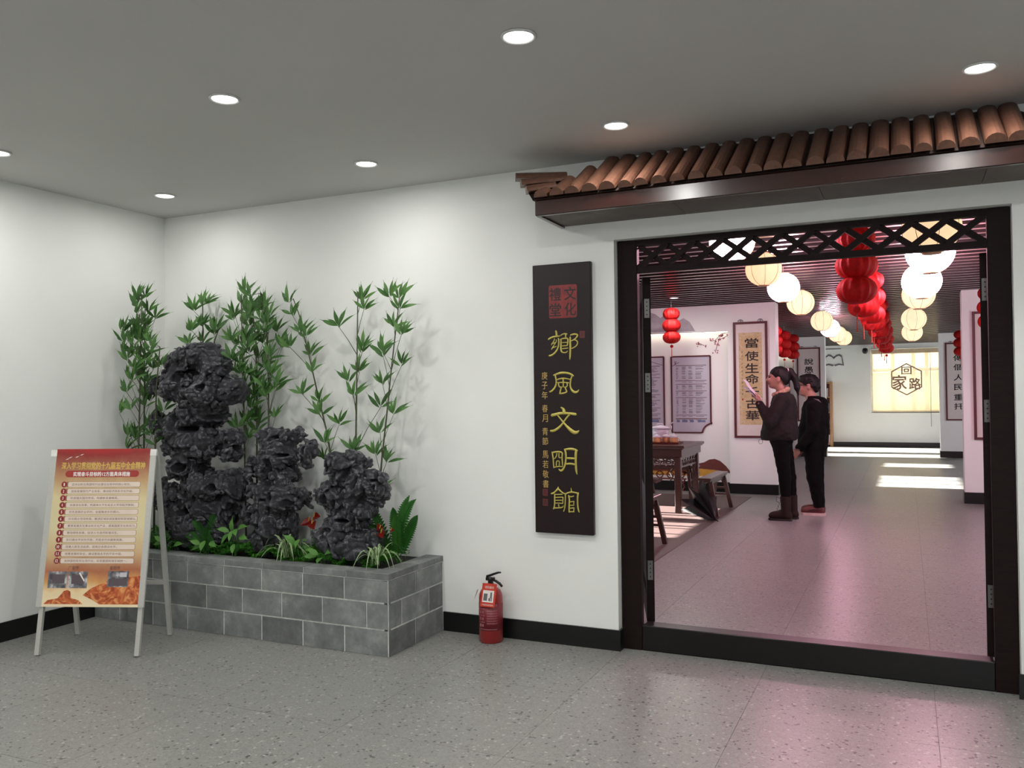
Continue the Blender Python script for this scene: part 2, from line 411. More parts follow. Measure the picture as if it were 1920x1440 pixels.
def box(x0, x1, y0, y1, z0, z1, b=0.0):
    if b <= 0:
        V = [(x, y, z) for z in (z0, z1) for x, y in ((x0, y0), (x1, y0), (x1, y1), (x0, y1))]
        return V, [(3, 2, 1, 0), (4, 5, 6, 7), (0, 1, 5, 4), (1, 2, 6, 5), (2, 3, 7, 6), (3, 0, 4, 7)]
    V = []
    for sx in (0, 1):
        for sy in (0, 1):
            for sz in (0, 1):
                X, Y, Z = (x0, x1)[sx], (y0, y1)[sy], (z0, z1)[sz]
                dx, dy, dz = (b, -b)[sx], (b, -b)[sy], (b, -b)[sz]
                V += [(X, Y + dy, Z + dz), (X + dx, Y, Z + dz), (X + dx, Y + dy, Z)]
    i = lambda sx, sy, sz, a: (sx * 4 + sy * 2 + sz) * 3 + a
    F = []
    for s in (0, 1):
        q = [i(s, 0, 0, 0), i(s, 1, 0, 0), i(s, 1, 1, 0), i(s, 0, 1, 0)]; F.append(q if s else q[::-1])
        q = [i(0, s, 0, 1), i(0, s, 1, 1), i(1, s, 1, 1), i(1, s, 0, 1)]; F.append(q if s else q[::-1])
        q = [i(0, 0, s, 2), i(1, 0, s, 2), i(1, 1, s, 2), i(0, 1, s, 2)]; F.append(q if s else q[::-1])
    for a in (0, 1):
        for c in (0, 1):
            q = [i(0, a, c, 1), i(1, a, c, 1), i(1, a, c, 2), i(0, a, c, 2)]; F.append(q if a == c else q[::-1])
            q = [i(a, 0, c, 0), i(a, 0, c, 2), i(a, 1, c, 2), i(a, 1, c, 0)]; F.append(q if a == c else q[::-1])
            q = [i(a, c, 0, 0), i(a, c, 1, 0), i(a, c, 1, 1), i(a, c, 0, 1)]; F.append(q if a == c else q[::-1])
    for sx in (0, 1):
        for sy in (0, 1):
            for sz in (0, 1):
                q = [i(sx, sy, sz, 0), i(sx, sy, sz, 1), i(sx, sy, sz, 2)]
                F.append(q if (sx + sy + sz) % 2 == 1 else q[::-1])
    return V, F

def tube(pts, r, n=8, caps=True):
    pts = [np.asarray(p, float) for p in pts]
    rs = r if isinstance(r, (list, tuple)) else [r] * len(pts)
    V, F = [], []
    up = None
    for i, p in enumerate(pts):
        t = pts[min(i + 1, len(pts) - 1)] - pts[max(i - 1, 0)]
        t = t / (np.linalg.norm(t) + 1e-9)
        if up is None:
            up = np.array([0, 0, 1.0]) if abs(t[2]) < 0.9 else np.array([1.0, 0, 0])
        a = np.cross(up, t); a /= np.linalg.norm(a) + 1e-9
        b = np.cross(t, a); up = b
        for k in range(n):
            g = 2 * math.pi * k / n
            V.append(p + rs[i] * (math.cos(g) * a + math.sin(g) * b))
    for i in range(len(pts) - 1):
        for k in range(n):
            F.append((i * n + k, i * n + (k + 1) % n, (i + 1) * n + (k + 1) % n, (i + 1) * n + k))
    if caps:
        F.append(tuple(range(n - 1, -1, -1)))
        F.append(tuple(range((len(pts) - 1) * n, len(pts) * n)))
    return V, F

def bar(a, b, w, t, nrm=(0, 0, 1)):
    """square bar from a to b, w wide, t thick along nrm"""
    a, b = np.asarray(a, float), np.asarray(b, float)
    d = (b - a) / np.linalg.norm(b - a)
    n = np.asarray(nrm, float); n = n - d * n.dot(d); n /= np.linalg.norm(n)
    s = np.cross(d, n)
    V = []
    for p in (a, b):
        for i, j in ((-1, -1), (1, -1), (1, 1), (-1, 1)):
            V.append(p + s * i * w / 2 + n * j * t / 2)
    return V, [(0, 1, 2, 3), (7, 6, 5, 4), (0, 4, 5, 1), (1, 5, 6, 2), (2, 6, 7, 3), (3, 7, 4, 0)]

def lathe(prof, c=(0, 0, 0), n=20, mod=None):
    V, F = [], []
    for i, (r, z) in enumerate(prof):
        for k in range(n):
            a = 2 * math.pi * k / n
            rr = r * (mod(a, i) if mod else 1)
            V.append((c[0] + rr * math.cos(a), c[1] + rr * math.sin(a), c[2] + z))
    for i in range(len(prof) - 1):
        for k in range(n):
            F.append((i * n + k, i * n + (k + 1) % n, (i + 1) * n + (k + 1) % n, (i + 1) * n + k))
    if prof[0][0] > 1e-5: F.append(tuple(range(n - 1, -1, -1)))
    if prof[-1][0] > 1e-5: F.append(tuple(range((len(prof) - 1) * n, len(prof) * n)))
    return V, F

def ellipsoid(c, r, n=14, m=9):
    return lathe_scaled([(math.sin(math.pi * i / m), -math.cos(math.pi * i / m)) for i in range(m + 1)], c, r, n)

def lathe_scaled(prof, c, r, n):
    V, F = lathe([(max(p, 1e-6), z) for p, z in prof], n=n)
    V = np.asarray(V) * np.asarray(r) + np.asarray(c)
    return V, F

def prism(poly, axis, a0, a1):
    """extrude a 2D polygon (x,z for axis 'y'; x,y for 'z'; y,z for 'x')"""
    n = len(poly)
    mk = {'y': lambda p, a: (p[0], a, p[1]), 'z': lambda p, a: (p[0], p[1], a), 'x': lambda p, a: (a, p[0], p[1])}[axis]
    V = [mk(p, a0) for p in poly] + [mk(p, a1) for p in poly]
    F = [tuple(range(n)), tuple(range(2 * n - 1, n - 1, -1))]
    F += [(i, i + n, (i + 1) % n + n, (i + 1) % n) for i in range(n)]
    return V, F

def frame_rect(x0, x1, z0, z1, w, y0, y1):
    return join(box(x0, x1, y0, y1, z1 - w, z1), box(x0, x1, y0, y1, z0, z0 + w), box(x0, x0 + w, y0, y1, z0 + w, z1 - w), box(x1 - w, x1, y0, y1, z0 + w, z1 - w))

_tc = {}
def glyphs(s, ext=0.0, off=0.0, bev=0.0):
    key = (s, ext, off, bev)
    if key not in _tc:
        cu = bpy.data.curves.new('t', 'FONT')
        cu.body = s; cu.extrude = ext; cu.offset = off; cu.bevel_depth = bev; cu.resolution_u = 3
        o = bpy.data.objects.new('t', cu); COL.objects.link(o)
        dg = bpy.context.evaluated_depsgraph_get()
        me = bpy.data.meshes.new_from_object(o.evaluated_get(dg))
        V = np.array([v.co[:] for v in me.vertices]) if len(me.vertices) else np.zeros((0, 3))
        F = [tuple(p.vertices) for p in me.polygons]
        bpy.data.meshes.remove(me); bpy.data.objects.remove(o); bpy.data.curves.remove(cu)
        _tc[key] = (V, F)
    V, F = _tc[key]
    return V.copy(), F

def text(s, centre, right, up, w=None, h=None, ext=0.0, off=0.0, bev=0.0):
    """glyph outlines fitted into w x h about centre (mesh verts, faces)"""
    V, F = glyphs(s, ext, off, bev)
    if len(V) == 0:
        return V, F
    lo, hi = V.min(0), V.max(0)
    sx = w / (hi[0] - lo[0]) if w else None
    sy = h / (hi[1] - lo[1]) if h else None
    sx = sx or sy; sy = sy or sx
    right, up, c = (np.asarray(a, float) for a in (right, up, centre))
    nrm = np.cross(right, up)
    X = (V[:, 0] - (lo[0] + hi[0]) / 2) * sx
    Y = (V[:, 1] - (lo[1] + hi[1]) / 2) * sy
    Z = (V[:, 2] - lo[2]) * min(sx, sy)
    return c + X[:, None] * right + Y[:, None] * up + Z[:, None] * nrm, F

def bold(s, centre, right, up, w=None, h=None, k=0.022):
    """heavier lettering: the outline set several times, nudged sideways"""
    r_, u_ = np.asarray(right, float), np.asarray(up, float)
    n_ = np.cross(r_, u_); d = k * (h or w)
    return join(*[text(s, np.asarray(centre, float) + r_ * a * d + u_ * b * d + n_ * 0.00008 * i, right, up, w, h) for i, (a, b) in enumerate(((0, 0), (1, 0), (-1, 0), (0, 1), (0, -1)))])

# ------------------------------------------------------------------ signed-distance modelling (rocks, people)
class Field:
    def __init__(s, lo, hi, h):
        s.lo = np.array(lo, float); s.h = h
        s.n = np.ceil((np.array(hi) - s.lo) / h).astype(int) + 1
        s.F = np.full(s.n, 0.5)
        s.ax = [s.lo[i] + h * np.arange(s.n[i]) for i in range(3)]
    def win(s, lo, hi):
        a = [max(0, int((lo[i] - s.lo[i]) / s.h)) for i in range(3)]
        b = [min(s.n[i], int((hi[i] - s.lo[i]) / s.h) + 2) for i in range(3)]
        sl = tuple(slice(a[i], max(a[i], b[i])) for i in range(3))
        return sl, [s.ax[0][sl[0]][:, None, None], s.ax[1][sl[1]][None, :, None], s.ax[2][sl[2]][None, None, :]]
    def put(s, sl, d, k, cut=False):
        f = s.F[sl]
        if f.size == 0: return
        if cut:
            a, b = -f, d
            t = np.clip(0.5 + 0.5 * (b - a) / k, 0, 1)
            s.F[sl] = -(b * (1 - t) + a * t - k * t * (1 - t))
        else:
            t = np.clip(0.5 + 0.5 * (d - f) / k, 0, 1)
            s.F[sl] = d * (1 - t) + f * t - k * t * (1 - t)
    def ell(s, c, r, k=0.02, cut=False):
        c, r = np.array(c, float), np.array(r, float)
        mg = max(k * 2, 4 * s.h) + r * 0.6
        sl, (x, y, z) = s.win(c - r - mg, c + r + mg)
        q = np.sqrt(((x - c[0]) / r[0]) ** 2 + ((y - c[1]) / r[1]) ** 2 + ((z - c[2]) / r[2]) ** 2)
        q2 = np.sqrt(((x - c[0]) / r[0] ** 2) ** 2 + ((y - c[1]) / r[1] ** 2) ** 2 + ((z - c[2]) / r[2] ** 2) ** 2) + 1e-9
        s.put(sl, q * (q - 1) / q2, k, cut)
        return s
    def cone(s, a, b, ra, rb, k=0.02, cut=False):
        a, b = np.array(a, float), np.array(b, float)
        mg = max(ra, rb) + max(k * 2, 4 * s.h) + 0.02
        sl, (x, y, z) = s.win(np.minimum(a, b) - mg, np.maximum(a, b) + mg)
        ab = b - a
        t = np.clip(((x - a[0]) * ab[0] + (y - a[1]) * ab[1] + (z - a[2]) * ab[2]) / max(ab.dot(ab), 1e-9), 0, 1)
        d = np.sqrt((x - a[0] - t * ab[0]) ** 2 + (y - a[1] - t * ab[1]) ** 2 + (z - a[2] - t * ab[2]) ** 2) - (ra + (rb - ra) * t)
        s.put(sl, d, k, cut)
        return s
    def above(s, z0):
        s.F = np.maximum(s.F, z0 - s.ax[2][None, None, :]); return s
    def below(s, z0):
        s.F = np.maximum(s.F, s.ax[2][None, None, :] - z0); return s
    def nets(s):
        F = s.F
        S = F < 0
        c = [(i, j, k) for i in (0, 1) for j in (0, 1) for k in (0, 1)]
        m = np.array(F.shape) - 1
        sub = lambda A, o: A[o[0]:o[0] + m[0], o[1]:o[1] + m[1], o[2]:o[2] + m[2]]
        cnt = sum(sub(S, o).astype(np.int8) for o in c)
        act = (cnt > 0) & (cnt < 8)
        I = np.argwhere(act)
        acc = np.zeros((len(I), 3)); num = np.zeros(len(I))
        vals = {o: F[I[:, 0] + o[0], I[:, 1] + o[1], I[:, 2] + o[2]] for o in c}
        for a in range(3):
            for o in c:
                if o[a] == 0:
                    o2 = list(o); o2[a] = 1; o2 = tuple(o2)
                    f0, f1 = vals[o], vals[o2]
                    mk = (f0 < 0) != (f1 < 0)
                    t = np.where(mk, f0 / np.where(mk, f0 - f1, 1), 0)
                    p = np.tile(np.array(o, float), (len(I), 1)); p[:, a] = t
                    acc += p * mk[:, None]; num += mk
        V = s.lo + s.h * (I + acc / num[:, None])
        idx = np.full(act.shape, -1, np.int64); idx[act] = np.arange(len(I))
        Q = []
        for a in range(3):
            b, d = (a + 1) % 3, (a + 2) % 3
            sl0 = [slice(None)] * 3; sl1 = [slice(None)] * 3
            sl0[a] = slice(0, -1); sl1[a] = slice(1, None)
            A, B = S[tuple(sl0)], S[tuple(sl1)]
            E = np.argwhere(A != B)
            ok = (E[:, b] > 0) & (E[:, d] > 0) & (E[:, b] < m[b]) & (E[:, d] < m[d])
            E = E[ok]
            flip = A[E[:, 0], E[:, 1], E[:, 2]]
            g = []
            for ob, od in ((-1, -1), (0, -1), (0, 0), (-1, 0)):
                e = E.copy(); e[:, b] += ob; e[:, d] += od
                g.append(idx[e[:, 0], e[:, 1], e[:, 2]])
            q = np.stack(g, 1)
            q[~flip] = q[~flip][:, ::-1]
            Q.append(q)
        Q = np.concatenate(Q)
        Q = Q[(Q >= 0).all(1)]
        return V, Q.tolist()

_LAT = rng.random((32, 32, 32))
def vnoise(P, scale, seed=0):
    q = P * scale + seed * 7.31
    i = np.floor(q).astype(int); f = q - i; f = f * f * (3 - 2 * f)
    r = 0
    for a in (0, 1):
        for b in (0, 1):
            for c in (0, 1):
                w = (f[..., 0] if a else 1 - f[..., 0]) * (f[..., 1] if b else 1 - f[..., 1]) * (f[..., 2] if c else 1 - f[..., 2])
                r = r + w * _LAT[(i[..., 0] + a) & 31, (i[..., 1] + b) & 31, (i[..., 2] + c) & 31]
    return r

# ================================================================== the setting
H = 2.765
PI = math.pi
DX0, DX1, DH = 3.44, 5.385, 2.305            # doorway in the back wall
# floor: seam base with one sheet tile after another on it
def tiles(name, xs, ys, parent):
    shared = {}
    for i in range(len(xs) - 1):
        for j in range(len(ys) - 1):
            w, d = xs[i + 1] - xs[i] - 0.0016, ys[j + 1] - ys[j] - 0.0016
            key = (round(w, 4), round(d, 4))
            if key not in shared:
                shared[key] = mesh(name, *box(0, w, 0, d, -0.004, 0.0), 'floor')
            link(name, shared[key], parent, (xs[i] + 0.0008, ys[j] + 0.0008, 0))
fl = struct('floor', box(-0.6, 9.2, -8.2, 21.0, -0.12, -0.0035), 'grout')
T = 0.7835
xs = [0.0] + [5.018 + T * k for k in range(-6, 6)]
xs = [x for x in xs if x < 9.0] + [9.0]
tiles('floor_tile', xs, [-0.742 - T * k for k in range(9, -1, -1)] + [0.06], fl)
xs2 = [-0.5] + [5.018 + T * k for k in range(-7, 5)] + [8.6]
tiles('floor_tile', xs2, [0.16, 0.62] + [0.62 + T * k for k in range(1, 25)] + [20.3], fl)

struct('wall_left', box(-0.2, 0.0, -8.0, 0.0, 0, 2.9), 'wall')
struct('wall_back', join(box(-0.7, DX0, 0.0, 0.2, 0, 3.0), box(DX1, 9.2, 0.0, 0.2, 0, 3.0), box(DX0, DX1, 0.0, 0.2, DH, 3.0)), 'wall')
struct('wall_right', box(9.0, 9.2, -8.0, 0.0, 0, 2.9), 'wall')
struct('wall_front', join(box(-0.2, 5.2, -8.2, -8.0, 0, 2.9), box(6.4, 9.2, -8.2, -8.0, 0, 2.9), box(5.2, 6.4, -8.2, -8.0, 2.3, 2.9)), 'wall')  # opening added in this unseen wall to let some daylight in
struct('ceiling', box(-0.2, 9.2, -8.2, 0.0, H, H + 0.1), 'ceiling')
struct('baseboard_left', box(0.0, 0.012, -8.0, -0.61, 0, 0.115), 'black_gloss')
struct('baseboard_back', join(box(2.322, DX0 + 0.012, -0.012, 0.0, 0, 0.115), box(DX0, DX0 + 0.012, 0.0, 0.055, 0, 0.115)), 'black_gloss')
struct('baseboard_right', box(DX1 - 0.012, 9.0, -0.012, 0.0, 0, 0.115), 'black_gloss')

# doorway frame with its lattice
d1 = link('door_1', None, None, (4.41, 0.1, 0)); d1['kind'] = 'structure'
JL0, JL1, JR0, JR1 = 3.443, 3.556, 5.284, 5.383
obj('jamb', box(JL0, JL1, 0.055, 0.105, 0, DH - 0.003, 0.003), 'door_wood', d1)
obj('jamb', box(JR0, JR1, 0.055, 0.105, 0, DH - 0.003, 0.003), 'door_wood', d1)
obj('threshold', join(box(JL1, JR0, 0.062, 0.165, 0, 0.138, 0.004), box(JL1, 4.42, 0.165, 0.185, 0.0, 0.120), box(4.54, JR0, 0.165, 0.185, 0.0, 0.120)), 'sill', d1)
LT, LB = DH - 0.003, 2.118
obj('top_rail', box(JL1, JR0, 0.06, 0.10, LT - 0.032, LT), 'door_wood', d1)
obj('bottom_rail', box(JL1, JR0, 0.06, 0.10, LB, LB + 0.032), 'door_wood', d1)
n = 11
zt, zb = LT - 0.034, LB + 0.034
for i in range(n):
    xa = JL1 + 0.012 + (JR0 - JL1 - 0.024) * i / n
    xb = JL1 + 0.012 + (JR0 - JL1 - 0.024) * (i + 1) / n
    e = 0.004
    obj('lattice_bar', bar((xa - e, 0.0735, zb - e), (xb + e, 0.0735, zt + e), 0.030, 0.024, (0, 1, 0)), 'door_wood', d1)
    obj('lattice_bar', bar((xa - e, 0.0885, zt + e), (xb + e, 0.0885, zb - e), 0.030, 0.024, (0, 1, 0)), 'door_wood', d1)

def leaf(name, hx, sgn, ang, hinges):
    """door leaf swung into the hall; its edge faces the doorway"""
    o = link(name, None, None, (hx, 0.200, 0)); o['kind'] = 'structure'
    R = Matrix.Rotation(ang, 4, 'Z')
    W, t = 0.84, 0.045
    def put(nm, vf, m):
        V, F = vf
        V = [R @ Vector(v) for v in V]
        return obj(nm, (V, F), m, o, local=True)
    Y = (0, t) if sgn < 0 else (-t, 0)
    put('stile', box(0, 0.09, *Y, 0.125, 2.112), 'door_wood'); put('stile', box(W - 0.09, W, *Y, 0.125, 2.112), 'door_wood')
    for z0, z1 in ((0.125, 0.27), (0.78, 0.9), (2.0, 2.112)):
        put('rail', box(0.09, W - 0.09, *Y, z0, z1), 'door_wood')
    put('lower_panel', box(0.09, W - 0.09, Y[0] + 0.012, Y[1] - 0.012, 0.27, 0.78), 'door_wood')
    for k in range(5):
        x = 0.09 + (W - 0.18) * (k + 0.5) / 5
        put('muntin', box(x - 0.012, x + 0.012, Y[0] + 0.008, Y[1] - 0.008, 0.9, 2.0), 'door_wood')
    put('glass_pane', box(0.09, W - 0.09, Y[0] + 0.021, Y[0] + 0.024, 0.9, 2.0), 'glass')
    for z in hinges:
        h = put('hinge', box(-0.004, 0.0, Y[0] + 0.008, Y[0] + 0.037, z - 0.055, z + 0.055), 'steel')
        for dz in (-0.036, -0.012, 0.012, 0.036):
            V, F = join(box(-0.0055, -0.0035, Y[0] + 0.019, Y[0] + 0.026, z + dz - 0.0035, z + dz + 0.0035))
            s_ = obj('screw', ([R @ Vector(v) for v in V], F), 'screw', h, local=True)
    return o
leaf('door_2', 3.546, 1, math.radians(90 + 18.5), (1.93, 1.50, 0.42))
leaf('door_3', 5.306, -1, math.radians(90 - 6.5), (1.93, 1.33, 0.42))

# ------------------------------------------------------------------ the hall behind the doorway
HC = 2.745
struct('wall_hall_left', join(*[box(-0.7, -0.5, a, b, 0, 3.0) for a, b in ((0.2, 3.78), (6.25, 9.6), (11.6, 13.5), (14.5, 16.15), (17.4, 18.0), (19.9, 20.5))],
    *[box(-0.7, -0.5, a, b, z0, z1) for a, b, zs in ((3.78, 6.25, ((0, 0.55), (1.42, 3.0))), (9.6, 11.6, ((0, 2.0), (2.56, 3.0))), (13.5, 14.5, ((0, 2.0), (2.56, 3.0))), (16.15, 17.4, ((0, 1.35), (2.56, 3.0))), (18.0, 19.9, ((0, 1.35), (2.56, 3.0)))) for z0, z1 in zs]), 'wall')
for i, (a, b, z0, z1) in enumerate(((3.78, 6.25, 0.55, 1.42), (9.6, 11.6, 2.0, 2.56), (13.5, 14.5, 2.0, 2.56), (16.15, 17.4, 1.35, 2.56), (18.0, 19.9, 1.35, 2.56))):
    w = link(f'window_{i + 2}', None, None, (-0.6, (a + b) / 2, z0)); w['kind'] = 'structure'
    y0, y1 = a, b
    V = join(box(-0.64, -0.58, y0, y0 + 0.04, z0, z1), box(-0.64, -0.58, y1 - 0.04, y1, z0, z1), box(-0.64, -0.58, y0 + 0.04, y1 - 0.04, z0, z0 + 0.04), box(-0.64, -0.58, y0 + 0.04, y1 - 0.04, z1 - 0.04, z1))
    obj('window_frame', V, 'window_frame', w)
    for f in ((1 / 3, 2 / 3) if b - a > 1.5 else (0.5,)):
        obj('mullion', box(-0.635, -0.585, a + (b - a) * f - 0.03, a + (b - a) * f + 0.03, z0 + 0.04, z1 - 0.04), 'window_frame', w)
    obj('window_pane', box(-0.612, -0.608, a + 0.03, b - 0.03, z0 + 0.03, z1 - 0.03), 'glass', w)
FILL_WINDOWS = ((1.2, 6.0), (9.2, 14.8), (17.2, 19.8))  # unseen windows, added on the right to fill the hall with daylight
struct('wall_hall_right', join(*[box(8.6, 8.8, a, b, 0, 3.0) for a, b in ((0.2, 1.2), (6.0, 9.2), (14.8, 17.2), (19.8, 20.5))], *[box(8.6, 8.8, a, b, z0, z1) for a, b in FILL_WINDOWS for z0, z1 in ((0, 0.9), (2.5, 3.0))]), 'wall')
for i, (a, b) in enumerate(FILL_WINDOWS):
    w = link(f'window_{i + 7}', None, None, (8.7, (a + b) / 2, 0.9)); w['kind'] = 'structure'
    obj('window_frame', join(box(8.67, 8.73, a, b, 0.9, 0.95), box(8.67, 8.73, a, b, 2.45, 2.5), box(8.67, 8.73, a, a + 0.05, 0.95, 2.45), box(8.67, 8.73, b - 0.05, b, 0.95, 2.45)), 'window_frame', w)
    for k in range(1, 4):
        obj('mullion', box(8.675, 8.725, a + (b - a) * k / 4 - 0.025, a + (b - a) * k / 4 + 0.025, 0.95, 2.45), 'window_frame', w)
    obj('window_pane', box(8.698, 8.702, a + 0.04, b - 0.04, 0.94, 2.46), 'glass', w)
WX0, WX1, WZ0, WZ1 = 4.06, 5.76, 0.93, 2.62
struct('wall_hall_far', join(box(-0.7, WX0, 20.3, 20.5, 0, 3.0), box(WX1, 8.8, 20.3, 20.5, 0, 3.0), box(WX0, WX1, 20.3, 20.5, 0, WZ0), box(WX0, WX1, 20.3, 20.5, WZ1, 3.0)), 'wall')
struct('baseboard_hall_far', box(-0.5, 8.6, 20.285, 20.3, 0, 0.125), 'black_gloss')
struct('baseboard_hall_left', box(-0.5, -0.487, 0.2, 20.3, 0, 0.12), 'black_gloss')
# partitions: a pier that faces the doorway with a lit recess beside it
def partition(y, side, i):
    if side == 'left':
        struct(f'wall_partition_left', join(box(2.574, 3.244, y, y + 0.32, 0, HC), box(-0.5, 2.574, y + 0.15, y + 0.32, 0, HC), box(-0.5, 2.574, y, y + 0.15, 2.36, HC)), 'wall')
        struct('baseboard_partition', join(box(2.574, 3.256, y - 0.012, y, 0, 0.145), box(3.244, 3.256, y, y + 0.32, 0, 0.145), box(-0.487, 2.562, y + 0.138, y + 0.15, 0, 0.145), box(2.562, 2.574, y - 0.012, y + 0.15, 0, 0.145)), 'black_gloss')
    else:
        struct(f'wall_partition_right', box(5.585, 8.6, y, y + 0.3, 0, HC), 'wall')
        struct('baseboard_partition', join(box(5.573, 8.6, y - 0.012, y, 0, 0.145), box(5.573, 5.585, y, y + 0.3, 0, 0.145)), 'black_gloss')
partition(7.98, 'left', 1); partition(16.0, 'left', 2)
partition(7.80, 'right', 1); partition(16.4, 'right', 2)
hc = struct('ceiling_hall', box(-0.7, 8.8, 0.2, 20.5, 2.93, 3.03), 'plenum')
slat_me = mesh('slat', *box(-0.5, 8.6, 0, 0.062, 2.745, 2.80), ['slat', 'slat_lit_bottom'])
slat_me.polygons[0].material_index = 1          # underside paler: the light on it is painted as colour
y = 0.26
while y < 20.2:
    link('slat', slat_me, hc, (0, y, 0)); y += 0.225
# far window: frame, panes, and the roller blind before it
w1 = link('window_1', None, None, (4.91, 20.4, WZ0)); w1['kind'] = 'structure'
obj('window_frame', frame_rect(WX0, WX1, WZ0, WZ1, 0.06, 20.41, 20.47), 'window_frame', w1)
for x in (4.60, 5.10, 5.42):
    obj('mullion', box(x - 0.045, x + 0.045, 20.415, 20.465, WZ0 + 0.06, WZ1 - 0.06), 'window_frame', w1)
obj('mullion', box(WX0 + 0.06, WX1 - 0.06, 20.40, 20.415, 2.02, 2.10), 'window_frame', w1)
for a, b in ((WX0 + 0.06, 4.555), (4.645, 5.055), (5.145, 5.375), (5.465, WX1 - 0.06)):
    obj('window_pane', box(a, b, 20.438, 20.442, WZ0 + 0.06, WZ1 - 0.06), 'glass', w1)
struct('window_sill', box(WX0, WX1, 20.3, 20.41, WZ0 - 0.02, WZ0 - 0.001), 'wall')
struct('trim_neighbour_wall', box(0.0, 10.0, 23.0, 23.3, 0, 2.05), 'outdoor_wall')

bl = thing('roller_blind', 'cream roller blind with a hexagon emblem on the far window', 'blind', (4.90, 20.25, 2.58))
obj('cassette', box(4.08, 5.73, 20.225, 20.295, 2.49, 2.60, 0.008), 'blind_box', bl)
obj('cloth', box(4.10, 5.71, 20.258, 20.261, 0.96, 2.49), 'blind', bl)
obj('bottom_bar', box(4.10, 5.71, 20.25, 20.27, 0.935, 0.96, 0.004), 'blind_box', bl)
hx, hz, hr = 4.93, 1.80, 0.43
P = [(hx + hr * math.sin(PI / 3 * k), hz + hr * math.cos(PI / 3 * k)) for k in range(6)]
Q = [(hx + (hr - 0.035) * math.sin(PI / 3 * k), hz + (hr - 0.035) * math.cos(PI / 3 * k)) for k in range(6)]
obj('emblem', ([(x, 20.2565, z) for x, z in P + Q], [(i, (i + 1) % 6, 6 + (i + 1) % 6, 6 + i) for i in range(6)]), 'blind_print', bl)
R_, U_ = (1, 0, 0), (0, 0, 1)
obj('emblem_lettering', join(bold('回', (4.93, 20.256, 2.03), R_, U_, 0.24, 0.20), bold('家', (4.76, 20.256, 1.72), R_, U_, 0.34, 0.38), bold('路', (5.13, 20.256, 1.68), R_, U_, 0.28, 0.30)), 'blind_print', bl)
obj('pull_cord', tube([(5.50, 20.245, 2.5), (5.50, 20.245, 0.55)], 0.006, 5), 'ink_grey', bl)

# ------------------------------------------------------------------ front room: downlights
ORD = ['first', 'second', 'third', 'fourth', 'fifth', 'sixth', 'seventh', 'eighth']
def downlight(x, y, z, label, e=SPOT_W, lamp=True, r=0.056):
    d = thing('downlight', label, 'light', (x, y, z), None)
    obj('trim_ring', lathe([(r, -0.001), (r + 0.012, -0.001), (r + 0.012, -0.005), (r + 0.006, -0.010), (r, -0.006), (r - 0.004, 0.0)], n=28), 'ring', d, True, local=True)
    obj('lens', lathe([(0.0001, -0.0045), (r * 0.6, -0.005), (r - 0.001, -0.004), (r - 0.001, -0.001)], n=28), 'lamp', d, True, local=True)
    if lamp:
        l = bpy.data.lights.new('downlight_lamp', 'AREA')
        l.energy = e; l.shape = 'DISK'; l.size = 2 * r; l.spread = math.radians(180)
        l.color = (1.0, 0.985, 0.955)
        o = link('downlight_lamp', l, d, (0, 0, -0.02))
    return d
dl = [(0.566, -0.523, 'round ceiling downlight nearest the left back corner'), (0.538, -1.629, 'round ceiling downlight cut by the left edge of the photo'),
      (2.157, -0.554, 'round ceiling downlight over the right end of the planter'), (2.199, -1.708, 'round ceiling downlight out in the room above the planter'),
      (3.642, -0.564, 'round ceiling downlight just left of the tiled canopy top'), (3.638, -1.721, 'round ceiling downlight at the top middle of the photo'),
      (5.221, -0.596, 'round ceiling downlight above the right part of the tiled canopy')]
for x, y, lb in dl:
    downlight(x, y, H, lb, SPOT_W * (0.82 if y > -1 else 1.9) * (0.72 if x < 1 else 1))
for x, y in ((5.2, -1.7), (6.8, -0.56), (6.8, -1.7)):
    downlight(x, y, H, f'round ceiling downlight right of the view, {ORD[int(x > 6) + 2 * int(y > -1)]} of three')
for x in (0.55, 2.18, 3.64, 5.22, 6.8):
    downlight(x, -3.6, H, f'round ceiling downlight above the camera, {ORD[int(x / 1.5)]} from the left', SPOT_W * 2.2); downlight(x, -5.6, H, f'round ceiling downlight behind the camera, {ORD[int(x / 1.5)]} from the left', SPOT_W * 2.2)
for o in COL.objects:
    if o.name.startswith('downlight') and o.get('label'):
        o['group'] = 'recessed ceiling downlights'
downlight(2.112, 6.696, HC - 0.002, 'small round downlight in the slatted ceiling of the hall', 20, True, 0.05)

# ------------------------------------------------------------------ tiled canopy over the doorway
cp = thing('tiled_canopy', 'reddish brown tiled canopy with a glossy fascia board above the doorway', 'canopy', (4.41, -0.2, 2.4))
X0, X1, YF = 3.126, 5.70, -0.39
obj('fascia_board', box(X0, X1, YF, YF + 0.028, 2.397, 2.479, 0.004), 'fascia', cp)
obj('side_board', box(X0, X0 + 0.022, YF + 0.028, -0.001, 2.397, 2.479), 'fascia', cp)
obj('side_board', box(X1 - 0.022, X1, YF + 0.028, -0.001, 2.397, 2.479), 'fascia', cp)
for a, b in ((X0 + 0.022, 3.855), (3.858, 4.56), (4.563, 5.26), (5.263, X1 - 0.022)):
    obj('soffit_panel', box(a, b, YF + 0.029, -0.001, 2.408, 2.416), 'soffit', cp)
ZE, ZT, HX = 2.487, 2.755, 0.33           # eave and top of the roof slope, hip run
obj('roof_board', ([(X0 - .01, YF - .01, ZE - .006), (X1 + .01, YF - .01, ZE - .006), (X1 - HX, -.002, ZT), (X0 + HX, -.002, ZT), (X0 - .01, -.002, ZE - .006), (X1 + .01, -.002, ZE - .006)],
    [(0, 1, 2, 3), (4, 0, 3), (1, 5, 2), (4, 5, 1, 0), (3, 2, 5, 4)]), 'roof_under', cp)
